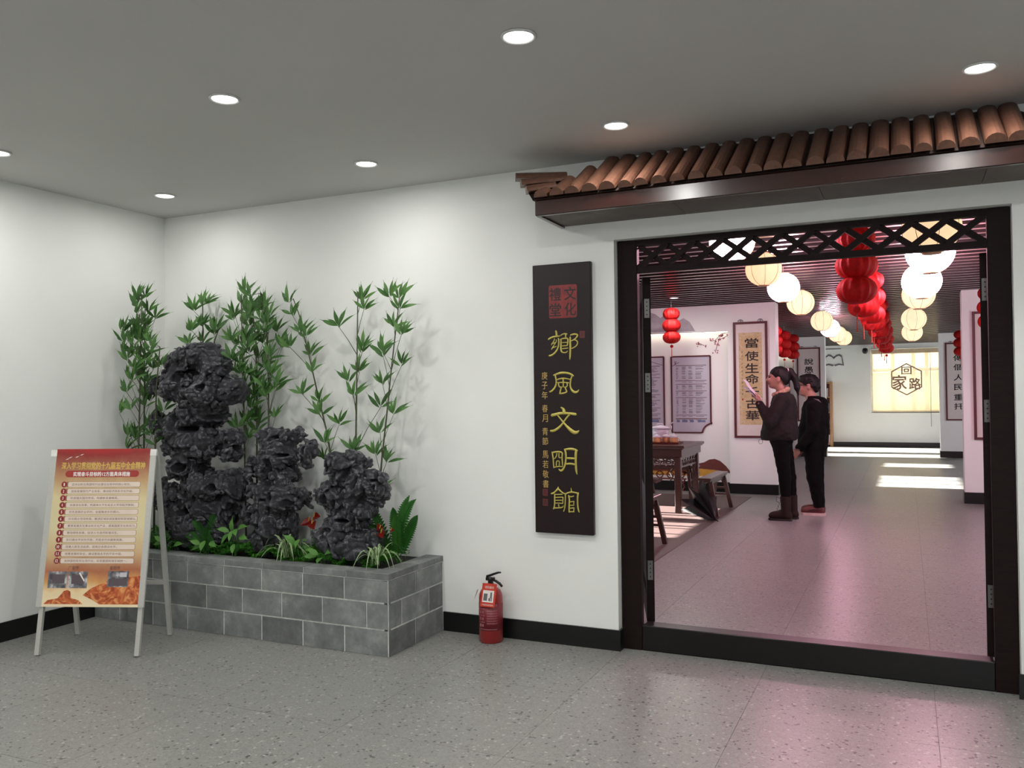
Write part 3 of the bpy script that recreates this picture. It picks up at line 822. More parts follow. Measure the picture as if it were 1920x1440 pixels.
def half_log(a, b, r, up=(0, 0, 1), n=8):
    a, b = np.asarray(a, float), np.asarray(b, float)
    d = (b - a) / np.linalg.norm(b - a)
    u = np.asarray(up, float); u = u - d * u.dot(d); u /= np.linalg.norm(u)
    s = np.cross(d, u)
    V = []
    for p in (a, b):
        for k in range(n + 1):
            g = PI * k / n
            V.append(p + r * (math.cos(g) * s + 1.0 * math.sin(g) * u))
    m = n + 1
    F = [(k, k + 1, m + k + 1, m + k) for k in range(n)] + [tuple(range(n, -1, -1)), tuple(range(m, 2 * m)), (0, m, m + n, n)]
    return V, F
nt = 28
slope = (ZT - ZE) / (-YF)
for i in range(nt):
    x = X0 + 0.045 + (X1 - X0 - 0.09) * i / (nt - 1) + random.uniform(-0.005, 0.005)
    run = min(1.0, (x - X0 + 0.02) / HX, (X1 - x + 0.02) / HX)
    run = max(0.12, run)
    r = 0.0415 + random.uniform(-0.004, 0.003)
    a = (x, YF - 0.022 + random.uniform(-0.006, 0.004), ZE + 0.004)
    b = (x + random.uniform(-0.004, 0.004), YF * (1 - run) - 0.006, ZE + (ZT - ZE) * run - 0.012)
    obj('roof_tile', half_log(a, b, r), 'tile_wood', cp)
for sx in (1, -1):
    xo = lambda x: x if sx == 1 else X0 + X1 - x
    for a, b in (((2.945, -0.235, 2.648), (3.20, -0.10, 2.655)), ((3.005, -0.295, 2.592), (3.225, -0.165, 2.622)), ((3.06, -0.345, 2.538), (3.20, -0.265, 2.565))):
        obj('hip_tile', half_log((xo(a[0]), a[1], a[2]), (xo(b[0]), b[1], b[2]), 0.04), 'tile_wood', cp)
    obj('hip_board', ([(xo(2.98), -0.22, 2.628), (xo(3.115), YF, 2.482), (xo(3.3), -0.16, 2.63), (xo(3.2), -0.05, 2.64), (xo(3.10), -0.03, 2.56)], [(0, 1, 2, 3), (0, 3, 4), (0, 4, 1)]), 'roof_under', cp)

# ------------------------------------------------------------------ carved name plaque
pq = thing('name_plaque', 'tall dark wooden plaque with carved gold characters beside the doorway', 'sign', (3.13, -0.02, 0.64))
obj('board', box(2.953, 3.311, -0.033, -0.001, 0.639, 2.191, 0.003), 'board_wood', pq)
yb = -0.0335
# brush strokes of the five carved characters: (x, z, half width) along each stroke
CARVED = [
 [[(3.0967, 1.8028, 0.0055), (3.0993, 1.7929, 0.0065), (3.1004, 1.7769, 0.0065)], [(3.0498, 1.7568, 0.004), (3.0618, 1.7637, 0.0055), (3.0805, 1.7703, 0.0055), (3.1016, 1.7719, 0.0045), (3.1188, 1.7737, 0.004)], [(3.0869, 1.759, 0.003), (3.0841, 1.7456, 0.0035), (3.0693, 1.7289, 0.004), (3.0679, 1.7228, 0.003)], [(3.0693, 1.7289, 0.0035), (3.0932, 1.7366, 0.003)], [(3.0974, 1.7524, 0.003), (3.0999, 1.7438, 0.003), (3.0852, 1.7234, 0.003), (3.0717, 1.7055, 0.0035), (3.0676, 1.6983, 0.003)], [(3.0717, 1.7055, 0.0035), (3.085, 1.7099, 0.0035), (3.0982, 1.7144, 0.003)], [(3.1107, 1.7605, 0.0035), (3.1145, 1.7457, 0.005), (3.1128, 1.7188, 0.005), (3.1033, 1.6946, 0.005), (3.0845, 1.6731, 0.0055), (3.0672, 1.6626, 0.006), (3.0539, 1.6618, 0.0055)], [(3.1254, 1.7758, 0.0035), (3.136, 1.7827, 0.004), (3.1517, 1.7858, 0.0045), (3.1647, 1.7828, 0.0035)], [(3.1569, 1.7819, 0.0045), (3.1567, 1.766, 0.0045)], [(3.1277, 1.7549, 0.004), (3.1274, 1.7305, 0.005), (3.1257, 1.7012, 0.005), (3.1281, 1.6839, 0.005), (3.1398, 1.6762, 0.0045), (3.1581, 1.6769, 0.004), (3.166, 1.6851, 0.003)], [(3.1237, 1.7526, 0.0045), (3.1409, 1.7593, 0.004), (3.1644, 1.7584, 0.0045)], [(3.1696, 1.7557, 0.0045), (3.1693, 1.7362, 0.0045), (3.1652, 1.7169, 0.0035)], [(3.134, 1.7351, 0.003), (3.1615, 1.7353, 0.003)], [(3.1338, 1.7156, 0.0035), (3.1652, 1.7169, 0.0035)], [(3.1349, 1.6996, 0.003), (3.1689, 1.7021, 0.003)], [(3.1855, 1.7758, 0.0035), (3.2011, 1.78, 0.0055), (3.2192, 1.7805, 0.0055), (3.232, 1.7739, 0.004), (3.2215, 1.7597, 0.0045), (3.2059, 1.7482, 0.0035), (3.1902, 1.7427, 0.0035)], [(3.2059, 1.7482, 0.003), (3.2213, 1.7452, 0.004), (3.2302, 1.7327, 0.004), (3.2248, 1.7171, 0.004), (3.2105, 1.7055, 0.0035), (3.1922, 1.6989, 0.003)], [(3.184, 1.7649, 0.004), (3.1837, 1.7406, 0.006), (3.1845, 1.704, 0.006), (3.1827, 1.6675, 0.0055), (3.1811, 1.6457, 0.005), (3.1805, 1.6359, 0.0025)]],
 [[(3.0785, 1.548, 0.0042), (3.0975, 1.5548, 0.0064), (3.1197, 1.5605, 0.0072), (3.144, 1.562, 0.0072), (3.1704, 1.5583, 0.0072), (3.1878, 1.5508, 0.0064), (3.2008, 1.5423, 0.0038)], [(3.0885, 1.5467, 0.0047), (3.0938, 1.526, 0.0047), (3.0957, 1.5073, 0.0047), (3.0922, 1.4888, 0.0051), (3.0808, 1.4704, 0.0059), (3.065, 1.4561, 0.0059), (3.0538, 1.4542, 0.0047)], [(3.1932, 1.5445, 0.0042), (3.1853, 1.5262, 0.0047), (3.1818, 1.5079, 0.0047), (3.1793, 1.4874, 0.0047), (3.1845, 1.4689, 0.0055), (3.1974, 1.4523, 0.0072), (3.2126, 1.447, 0.0068), (3.2257, 1.4519, 0.0055), (3.2324, 1.462, 0.0025)], [(3.097, 1.5218, 0.0042), (3.1149, 1.5276, 0.0042), (3.137, 1.5303, 0.0047), (3.1612, 1.5267, 0.0042), (3.183, 1.5222, 0.003)], [(3.1381, 1.5292, 0.0042), (3.1379, 1.5128, 0.0042), (3.1377, 1.4963, 0.0038), (3.1374, 1.4799, 0.0038)], [(3.1013, 1.5052, 0.0034), (3.119, 1.5059, 0.0034), (3.1378, 1.5066, 0.0038), (3.1565, 1.5052, 0.0038), (3.1718, 1.5029, 0.0034)], [(3.109, 1.503, 0.0034), (3.1088, 1.4906, 0.0038), (3.1142, 1.4792, 0.0038), (3.1297, 1.48, 0.003)], [(3.1608, 1.5021, 0.0038), (3.164, 1.4897, 0.0038), (3.1583, 1.4795, 0.0038), (3.1451, 1.4797, 0.0025)], [(3.1253, 1.478, 0.0042), (3.1206, 1.4616, 0.0047), (3.116, 1.4431, 0.0047)], [(3.1474, 1.4797, 0.0038), (3.1538, 1.4652, 0.0042), (3.1591, 1.4528, 0.0042)], [(3.116, 1.4421, 0.0042), (3.1337, 1.4439, 0.0047), (3.1491, 1.4458, 0.0047), (3.1602, 1.4528, 0.0038)]],
 [[(3.1226, 1.3628, 0.004), (3.133, 1.3566, 0.007), (3.1407, 1.3456, 0.0101), (3.1405, 1.3334, 0.0116)], [(3.0667, 1.3177, 0.0101), (3.0852, 1.3213, 0.0091), (3.1116, 1.3286, 0.008), (3.1405, 1.3298, 0.0085), (3.1692, 1.3285, 0.0075), (3.1951, 1.326, 0.0091), (3.2118, 1.3223, 0.008)], [(3.1743, 1.3212, 0.006), (3.1585, 1.3066, 0.0055), (3.1399, 1.2822, 0.005), (3.1212, 1.2578, 0.0065), (3.1, 1.2406, 0.008), (3.0761, 1.227, 0.0085), (3.0562, 1.2281, 0.006)], [(3.101, 1.3176, 0.004), (3.1191, 1.2969, 0.005), (3.1372, 1.2749, 0.0055), (3.1578, 1.2531, 0.0075), (3.1809, 1.2313, 0.0111), (3.2014, 1.2181, 0.0116), (3.2195, 1.2206, 0.0096), (3.23, 1.2304, 0.0035)]],
 [[(3.0638, 1.1059, 0.0038), (3.0673, 1.0874, 0.0052), (3.0708, 1.0642, 0.0043), (3.0717, 1.0364, 0.0038), (3.0739, 1.0156, 0.0038)], [(3.0638, 1.1024, 0.0043), (3.0813, 1.1062, 0.0057), (3.1013, 1.1088, 0.0052), (3.1187, 1.1068, 0.0052), (3.1286, 1.1, 0.0038)], [(3.1273, 1.1, 0.0048), (3.1245, 1.0745, 0.0048), (3.1267, 1.0515, 0.0048), (3.1276, 1.0261, 0.0033)], [(3.0937, 1.0994, 0.0033), (3.0911, 1.0855, 0.0038), (3.0834, 1.0714, 0.0033), (3.0746, 1.0666, 0.0024)], [(3.1062, 1.0996, 0.0033), (3.1047, 1.0788, 0.0043), (3.1108, 1.072, 0.0033), (3.1208, 1.0768, 0.0029)], [(3.0891, 1.0298, 0.0033), (3.0894, 1.053, 0.0038), (3.0994, 1.0567, 0.0029), (3.1093, 1.0534, 0.0033), (3.1065, 1.0302, 0.0033)], [(3.0739, 1.0179, 0.0033), (3.0952, 1.023, 0.0033), (3.1127, 1.0246, 0.0033), (3.1276, 1.0226, 0.0024)], [(3.1413, 1.1233, 0.0043), (3.1473, 1.1073, 0.0062), (3.1494, 1.0819, 0.0062), (3.1478, 1.0566, 0.0052), (3.1425, 1.0311, 0.0052), (3.1349, 1.0124, 0.0062), (3.1198, 0.9982, 0.0071), (3.1062, 1.0048, 0.0038), (3.105, 1.0094, 0.0029)], [(3.1425, 1.121, 0.0052), (3.1611, 1.1248, 0.0067), (3.1808, 1.1262, 0.0076), (3.2028, 1.1231, 0.0071), (3.2186, 1.1165, 0.0048)], [(3.2125, 1.1175, 0.0071), (3.2086, 1.0945, 0.0086), (3.2082, 1.0693, 0.0076), (3.2091, 1.0395, 0.0071), (3.2099, 1.0097, 0.0071), (3.2133, 0.9892, 0.0052), (3.2156, 0.9812, 0.0019)], [(3.153, 1.0728, 0.0057), (3.1776, 1.0721, 0.0067), (3.2021, 1.0715, 0.0057)], [(3.1513, 1.0393, 0.0057), (3.1748, 1.0422, 0.0067), (3.2041, 1.0371, 0.0057)]],
 [[(3.0987, 0.9064, 0.0024), (3.0986, 0.8971, 0.0057), (3.0859, 0.8839, 0.0052), (3.0708, 0.8695, 0.0057), (3.0569, 0.8667, 0.0052)], [(3.101, 0.8937, 0.0048), (3.1158, 0.8804, 0.0048), (3.1305, 0.8705, 0.0043), (3.1429, 0.8687, 0.0033)], [(3.0769, 0.8639, 0.0038), (3.0759, 0.8407, 0.0043), (3.0763, 0.8176, 0.0043), (3.0735, 0.792, 0.0043), (3.0684, 0.7802, 0.0048)], [(3.0832, 0.863, 0.0029), (3.1031, 0.8637, 0.0033), (3.123, 0.8645, 0.0029)], [(3.0817, 0.8456, 0.0029), (3.1054, 0.8476, 0.0033), (3.1278, 0.8485, 0.0029)], [(3.1278, 0.8485, 0.0033), (3.1261, 0.8127, 0.0033)], [(3.0802, 0.8293, 0.0029), (3.1251, 0.8311, 0.0029)], [(3.08, 0.8131, 0.0029), (3.105, 0.8141, 0.0029), (3.1261, 0.8127, 0.0029)], [(3.0999, 0.8047, 0.0038), (3.1022, 0.7932, 0.0029)], [(3.0697, 0.7849, 0.0043), (3.0922, 0.7859, 0.0038), (3.1146, 0.788, 0.0043), (3.127, 0.792, 0.0033), (3.1296, 0.8013, 0.0019)], [(3.1429, 0.8687, 0.0043), (3.1425, 0.8433, 0.0038), (3.1408, 0.8064, 0.0038), (3.1355, 0.7785, 0.0033), (3.1304, 0.7691, 0.0038)], [(3.1441, 0.8676, 0.0043), (3.1578, 0.875, 0.0043), (3.18, 0.8804, 0.0048), (3.2045, 0.8778, 0.0048), (3.2215, 0.8727, 0.0048)], [(3.1774, 0.9033, 0.0014), (3.1782, 0.8929, 0.0029), (3.18, 0.8827, 0.0043)], [(3.2203, 0.8761, 0.0052), (3.2164, 0.8531, 0.0052), (3.216, 0.8233, 0.0048), (3.218, 0.7937, 0.0048), (3.2226, 0.7733, 0.0048), (3.2262, 0.7678, 0.0033)], [(3.1613, 0.8602, 0.0033), (3.1672, 0.8397, 0.0048), (3.1655, 0.8098, 0.0052), (3.1639, 0.7798, 0.0048), (3.1649, 0.7649, 0.0043)], [(3.1625, 0.8568, 0.0033), (3.1772, 0.8516, 0.0038), (3.1932, 0.8579, 0.0033)], [(3.1694, 0.8237, 0.0029), (3.194, 0.827, 0.0029)], [(3.194, 0.8282, 0.0029), (3.1925, 0.804, 0.0029)], [(3.1704, 0.8042, 0.0029), (3.1937, 0.8052, 0.0029)], [(3.1702, 0.787, 0.0033), (3.1947, 0.7904, 0.0033)], [(3.1947, 0.7904, 0.0029), (3.1921, 0.7719, 0.0033)], [(3.1662, 0.7673, 0.0033), (3.1945, 0.7686, 0.0033)]],
]
def brush(st):
    """one carved stroke: a flattened round bar that follows the brush path, with rounded ends"""
    P = np.array(st)
    t = np.linspace(0, len(P) - 1, (len(P) - 1) * 4 + 1)
    Q = np.stack([np.interp(t, np.arange(len(P)), P[:, k]) for k in range(3)], 1)
    for _ in range(3):
        Q[1:-1] = (Q[:-2] + 2 * Q[1:-1] + Q[2:]) / 4
    a, b = Q[0], Q[-1]
    da = (Q[0] - Q[1])[:2]; da /= np.linalg.norm(da); db = (Q[-1] - Q[-2])[:2]; db /= np.linalg.norm(db)
    pts = [(a[0] + da[0] * a[2] * 0.75, a[1] + da[1] * a[2] * 0.75, a[2] * 0.45), *Q, (b[0] + db[0] * b[2] * 0.75, b[1] + db[1] * b[2] * 0.75, b[2] * 0.45)]
    V, F = tube([(x, 0, z) for x, z, r_ in pts], [p[2] for p in pts], 10)
    V = np.asarray(V); V[:, 1] = V[:, 1] * 0.62 - 0.0335
    return V, F
for g_ in CARVED:
    obj('character', join(*[brush(s) for s in g_]), 'gold', pq, True)
sl = obj('red_seal', prism([(3.056, 1.882), (3.064, 1.876), (3.220, 1.876), (3.228, 1.884), (3.229, 2.058), (3.221, 2.066), (3.062, 2.067), (3.055, 2.060)], 'y', -0.0345, -0.0335), 'seal_red', pq)
for s, x, z in (('文', 3.187, 2.015), ('化', 3.187, 1.925), ('禮', 3.095, 2.015), ('堂', 3.095, 1.925)):
    obj('seal_character', bold(s, (x, -0.0346, z), R_, U_, 0.070, 0.073, 0.018), 'seal_dark', sl)
sm = '庚子年春月青節馬若敬書'
zz = np.interp(np.arange(11), [0, 2, 3, 4, 5, 6, 7, 10], [1.545, 1.405, 1.29, 1.235, 1.17, 1.105, 1.03, 0.975 - 0.1])
zz = [1.545, 1.475, 1.405, 1.315, 1.255, 1.185, 1.125, 1.05, 0.985 + 0.015, 0.945, 0.895 + 0.0]
obj('small_calligraphy', join(*[text(s, (3.022, yb, 1.547 - 0.0565 * i - (0.02 if i > 2 else 0) - (0.02 if i > 4 else 0) - (0.02 if i > 6 else 0)), R_, U_, 0.036, 0.044) for i, s in enumerate(sm)]), 'gold_ink', pq)
for z, x, s in ((0.872, 3.018, '馬'), (0.815, 3.018, '書'), (1.777, 3.257, '文')):
    c = obj('chop', box(x - 0.016, x + 0.016, -0.0342, -0.0335, z - 0.020, z + 0.020), 'chop', pq)
    obj('chop_character', text(s, (x, -0.0343, z), R_, U_, 0.022, 0.026), 'seal_dark', c)

# ------------------------------------------------------------------ fire extinguisher
ex = thing('fire_extinguisher', 'small red fire extinguisher standing on the floor against the white wall', 'extinguisher', (2.692, -0.10, 0))
r = 0.070
obj('cylinder', lathe([(r - 0.006, 0), (r, 0.006), (r, 0.255), (r * 0.96, 0.275), (r * 0.82, 0.297), (r * 0.55, 0.312), (0.022, 0.318), (0.020, 0.335), (0.001, 0.335)], n=32), 'ext_red', ex, True, local=True)
obj('label_band', lathe([(r + 0.0006, 0.075), (r + 0.0006, 0.228)], n=32), 'ext_label', ex, True, local=True).data.polygons[0].use_smooth = True
def wrap(vf, rr):
    V, F = vf
    V = np.asarray(V)
    a = V[:, 0] / rr - PI / 2 + 0.08
    return np.stack([rr * np.cos(a), rr * np.sin(a), V[:, 2]], 1), F
L = []
for s, x, z, w, h in (('使用方法', -0.035, 0.222, 0.05, 0.011), ('干粉灭火器', 0.035, 0.222, 0.06, 0.012), ('4', 0.028, 0.205, 0.006, 0.010), ('kg', 0.038, 0.205, 0.008, 0.010)):
    L.append(text(s, (x, 0, z), R_, U_, w, h))
for i in range(6):
    L.append(text('使用前检查压力', (0.034, 0, 0.190 - i * 0.0145), R_, U_, 0.064, 0.008))
for i in range(3):
    L.append(text('拔出保险销', (-0.035, 0, 0.200 - 0.038 * i), R_, U_, 0.045, 0.009))
    L.append(box(-0.052, -0.036, -0.0001, 0.0, 0.172 - 0.038 * i, 0.190 - 0.038 * i)); L.append(box(-0.030, -0.018, -0.0001, 0.0, 0.174 - 0.038 * i, 0.188 - 0.038 * i))
L.append(text('灭火器使用说明请定期检查维护', (0.0, 0, 0.083), R_, U_, 0.13, 0.007))
obj('label_print', wrap(join(*L), r + 0.0012), 'ext_text', ex, local=True)
vlv = obj('valve', join(lathe([(0.016, 0.335), (0.016, 0.365), (0.011, 0.372), (0.001, 0.372)], n=12), box(-0.028, 0.026, -0.010, 0.010, 0.352, 0.372, 0.002)), 'black_plastic', ex, local=True)
obj('upper_lever', tube([(-0.026, 0, 0.375), (0.0, 0, 0.383), (0.022, 0, 0.392), (0.05, 0, 0.402), (0.068, 0, 0.404)], [0.006, 0.007, 0.007, 0.006, 0.004], 8), 'black_plastic', ex, True, local=True)
obj('lower_handle', tube([(0.01, 0, 0.358), (0.035, 0, 0.352), (0.06, 0, 0.338), (0.075, 0, 0.322)], [0.006, 0.008, 0.008, 0.007], 8), 'black_plastic', ex, True, local=True)
def tagpt(x, z):       # card hung on the valve, leaning on the cylinder
    return (x + (z - 0.30) * 0.13 + 0.026, -0.076 - (0.345 - z) * 0.02, z)
def card(x0, x1, z0, z1, dy):
    c = [tagpt(x0, z0), tagpt(x1, z0), tagpt(x1, z1), tagpt(x0, z1)]
    return [(a, b - dy, d) for a, b, d in c] + [(a, b - dy + 0.0012, d) for a, b, d in c], [(0, 1, 2, 3), (7, 6, 5, 4), (0, 4, 5, 1), (1, 5, 6, 2), (2, 6, 7, 3), (3, 7, 4, 0)]
tg = obj('hang_tag', card(-0.046, 0.046, 0.216, 0.352, 0), 'tag_red', ex, local=True)
obj('tag_picture', card(-0.036, 0.034, 0.243, 0.312, 0.0008), 'print_white', tg, local=True)
obj('tag_figure', join(card(-0.03, -0.006, 0.252, 0.293, 0.0014), card(0.012, 0.022, 0.270, 0.302, 0.0014), card(0.010, 0.015, 0.250, 0.272, 0.0014), card(0.019, 0.024, 0.250, 0.272, 0.0014), card(0.003, 0.010, 0.252, 0.268, 0.0014)), 'icon_grey', tg, local=True)
tl = (0.13, 0, 1)
c0 = tagpt(0, 0.228)
obj('tag_lettering', join(text('严禁挪用消防器材', (c0[0], c0[1] - 0.0008, c0[2]), R_, U_, 0.072, 0.010), text('消防器材', (tagpt(0, 0.330)[0], tagpt(0, 0.330)[1] - 0.0008, 0.330), R_, U_, 0.06, 0.016)), 'print_white', tg, local=True)
obj('side_card', ([(-0.070, -0.02, 0.30), (-0.092, -0.03, 0.25), (-0.080, -0.055, 0.245), (-0.066, -0.045, 0.30), (-0.071, -0.019, 0.30), (-0.093, -0.029, 0.25), (-0.081, -0.054, 0.245), (-0.067, -0.044, 0.30)], [(0, 1, 2, 3), (7, 6, 5, 4), (0, 4, 5, 1), (1, 5, 6, 2), (2, 6, 7, 3), (3, 7, 4, 0)]), 'hose_cream', ex, local=True)

# ------------------------------------------------------------------ poster stand
ps = thing('poster_stand', 'folding metal A-board with a red and gold poster by the planter', 'sign stand', (0.64, -1.05, 0))
fL, fR = np.array([0.453, -1.356, 0]), np.array([1.018, -1.141, 0])
bL, bR = np.array([0.293, -0.981, 0]), np.array([0.825, -0.735, 0])
rt = (fR - fL); wid = np.linalg.norm(rt); rt /= wid
ZA = 1.14
aL, aR = (fL + bL) / 2 * 0.5 + (fL + bL) / 4 + np.array([0.03, -0.0, ZA]), None
aL = (fL * 0.55 + bL * 0.45) + np.array([0.02, 0.005, ZA]); aR = aL + rt * wid
upv = (aL - fL); LEN = np.linalg.norm(upv); upv /= LEN
nf = np.cross(rt, upv)                       # faces the room
pt = lambda u, v, d=0.0: fL + rt * u + upv * v + nf * d
obj('front_leg', bar(pt(0.012, 0.006), pt(0.012, LEN - 0.01), 0.026, 0.02, nf), 'alu', ps)
obj('front_leg', bar(pt(wid - 0.012, 0.006), pt(wid - 0.012, LEN - 0.01), 0.026, 0.02, nf), 'alu', ps)
VB = 0.275
obj('side_rail', bar(pt(0.004, VB - 0.005, 0.017), pt(0.004, LEN - 0.035, 0.017), 0.034, 0.014, nf), 'alu', ps)
obj('side_rail', bar(pt(wid - 0.004, VB - 0.005, 0.017), pt(wid - 0.004, LEN - 0.035, 0.017), 0.034, 0.014, nf), 'alu', ps)
for u in (0.004, wid - 0.004):
    obj('corner_cap', bar(pt(u, LEN - 0.034, 0.017), pt(u, LEN + 0.004, 0.017), 0.036, 0.016, nf), 'white_plastic', ps)
obj('backing', join(bar(pt(wid / 2, VB, 0.012), pt(wid / 2, LEN, 0.012), wid - 0.05, 0.006, nf)), 'white_plastic', ps)
up2 = (aL - bL); L2 = np.linalg.norm(up2); up2 /= L2
n2 = np.cross(rt, up2)
p2 = lambda u, v, d=0.0: bL + rt * u + up2 * v + n2 * d
obj('rear_leg', bar(p2(0.012, 0.006, -0.02), p2(0.012, L2 - 0.02, -0.02), 0.026, 0.02, n2), 'alu', ps)
obj('rear_leg', bar(p2(wid - 0.012, 0.006, -0.02), p2(wid - 0.012, L2 - 0.02, -0.02), 0.026, 0.02, n2), 'alu', ps)
for v in (0.34, 0.36 + 0.62):
    obj('cross_bar', bar(p2(0.025, v, -0.02), p2(wid - 0.025, v, -0.02), 0.022, 0.014, n2), 'alu', ps)
PW, PH = 0.565, LEN - VB - 0.0
u0 = (wid - PW) / 2
s_ = bpy.data.objects.new('p', None)
def pl(u, v, d=0.0):
    """poster coordinates: u to the right, v down from the head"""
    return pt(u0 + u, LEN + 0.008 - v, 0.0165 + d)
NU, NV = 8, 24
V = []; F = []
for d in (0.0, 0.0012):
    for j in range(NV + 1):
        for i in range(NU + 1):
            V.append(pl(PW * i / NU, (PH + 0.012) * j / NV, 0.006 + d))
mm = (NU + 1) * (NV + 1)
for j in range(NV):
    for i in range(NU):
        a = j * (NU + 1) + i
        F += [(a, a + 1, a + NU + 2, a + NU + 1), (mm + a + NU + 1, mm + a + NU + 2, mm + a + 1, mm + a)]
for j in range(NV):
    for i in (0, NU):
        a = j * (NU + 1) + i; F.append((a, a + NU + 1, mm + a + NU + 1, mm + a))
po = obj('poster', (V, F), 'poster', ps)
D1, D2, D3 = 0.0076, 0.0080, 0.0084
def rr_poly(u_, v_, w, h, d, rad=None, n=5):
    rad = rad or h / 2
    c = [(u_ + w - rad, v_ + rad, 0), (u_ + w - rad, v_ + h - rad, 1), (u_ + rad, v_ + h - rad, 2), (u_ + rad, v_ + rad, 3)]
    pts = []
    for cu_, cv_, q in c:
        for k in range(n + 1):
            a = -PI / 2 + PI / 2 * q + PI / 2 * k / n
            pts.append(pl(cu_ + rad * math.cos(a), cv_ + rad * math.sin(a), d))
    return pts, [tuple(range(len(pts) - 1, -1, -1))]
def ptext(s, u_, v_, w, h, d, off=0.0):
    c = pl(u_, v_, d)
    return bold(s, c, rt, upv, w, h, off) if off else text(s, c, rt, upv, w, h)
K = PH / 281.0                                # photograph rows of the sheet to metres
row = lambda y: (y - 848) * K * 1.0
obj('heading', ptext('深入学习贯彻党的十九届五中全会精神', PW * 0.51, row(879), PW * 0.885, 0.040, D2, 0.03), 'poster_gold', po)
obj('title_bar', rr_poly(PW * 0.115, row(888), PW * 0.78, 0.038, D1), 'poster_red', po)
obj('subheading', ptext('实现奋斗目标的12方面具体措施', PW * 0.50, row(894.5), PW * 0.60, 0.026, D2, 0.03), 'print_white', po)
lines = ['坚持创新在我国现代化建设全局中的核心地位。', '加快发展现代产业体系，推动经济体系优化升级。', '形成强大国内市场，构建新发展格局。', '全面深化改革，构建高水平社会主义市场经济体制。', '优先发展农业农村，全面推进乡村振兴。', '优化国土空间布局，推进区域协调发展和新型城镇化。', '繁荣发展文化事业和文化产业，提高国家文化软实力。', '推动绿色发展，促进人与自然和谐共生。', '实行高水平对外开放，开拓合作共赢新局面。', '改善人民生活品质，提高社会建设水平。', '统筹发展和安全，建设更高水平的平安中国。', '加快国防和军队现代化，实现富国和强军相统一。']
tot = 12
for i, s in enumerate(lines):
    v = row(913.5 + 12.55 * i)
    u_ = PW * 0.155
    bw = PW * 0.765
    b_ = obj('text_bar', rr_poly(u_ - 0.012, v - 0.0155, bw + 0.012, 0.031, D1, 0.008), 'bar_edge', po)
    obj('bar_face', rr_poly(u_, v - 0.0140, bw - 0.002, 0.028, D1 + 0.0002, 0.007), 'bar_pale', b_)
    obj('lettering', ptext(s, u_ + 0.022 + len(s) * 0.0168 / 2, v, len(s) * 0.0168, 0.0145, D2), 'poster_ink', b_)
    c_ = obj('number_disc', rr_poly(PW * 0.118 - 0.019, v - 0.017, 0.034, 0.034, D2, 0.017, 6), 'poster_dkred', po)
    obj('number', ptext(str(i + 1), PW * 0.118 - 0.002, v, 0.006 if i < 9 else 0.014, 0.016, D3, 0.04), 'print_white', c_)
obj('caption', ptext('广宣传', PW * 0.30, row(1064), 0.062, 0.022, D2), 'poster_ink', po)
obj('caption', ptext('重宣传', PW * 0.73, row(1064), 0.062, 0.022, D2), 'poster_ink', po)
def quad(u_, v_, w, h, d):
    return [pl(u_, v_, d), pl(u_, v_ + h, d), pl(u_ + w, v_ + h, d), pl(u_ + w, v_, d)], [(0, 1, 2, 3)]
poly = lambda ps_, d: ([pl(PW * a, row(b), d) for a, b in ps_][::-1], [tuple(range(len(ps_)))])
obj('cloud_print', join(poly([(0.42, 1112), (0.50, 1100), (0.58, 1094), (0.68, 1086), (0.78, 1090), (0.88, 1080), (1.0, 1078), (1.0, 1128), (0.60, 1128), (0.52, 1120)], D1), poly([(0.02, 1128), (0.06, 1121), (0.16, 1118), (0.20, 1110), (0.22, 1105), (0.26, 1103), (0.29, 1106), (0.30, 1117), (0.38, 1121), (0.43, 1128)], D1)), 'cloud', po)
ph = obj('photo_print', join(quad(PW * 0.045, row(1070.5), PW * 0.20, 0.092, D2)), 'photo', po)
obj('photo_subject', quad(PW * 0.09, row(1075.5), PW * 0.13, 0.050, D3), 'photo_dark', ph)
ph = obj('photo_print', join(quad(PW * 0.255, row(1070.5), PW * 0.20, 0.092, D2)), 'photo', po)
obj('photo_subject', quad(PW * 0.29, row(1076.5), PW * 0.13, 0.050, D3), 'photo_dark', ph)
obj('photo_streak', poly([(0.36, 1073), (0.375, 1072), (0.43, 1087), (0.42, 1088)], D3 + 0.0004), 'print_white', ph)
ph = obj('photo_print', join(quad(PW * 0.665, row(1069.5), PW * 0.215, 0.088, D2)), 'photo', po)
obj('photo_subject', quad(PW * 0.68, row(1083), PW * 0.19, 0.040, D3), 'photo_dark', ph)
obj('photo_subject', quad(PW * 0.79, row(1072), PW * 0.07, 0.025, D3), 'photo_sky', ph)
obj('bird_marks', join(*[poly([(a, b), (a + 0.02, b - 2), (a + 0.045, b - 3), (a + 0.022, b - 0.5)], D1) for a, b in ((0.10, 868), (0.13, 865), (0.20, 864), (0.25, 860))]), 'print_white', po)

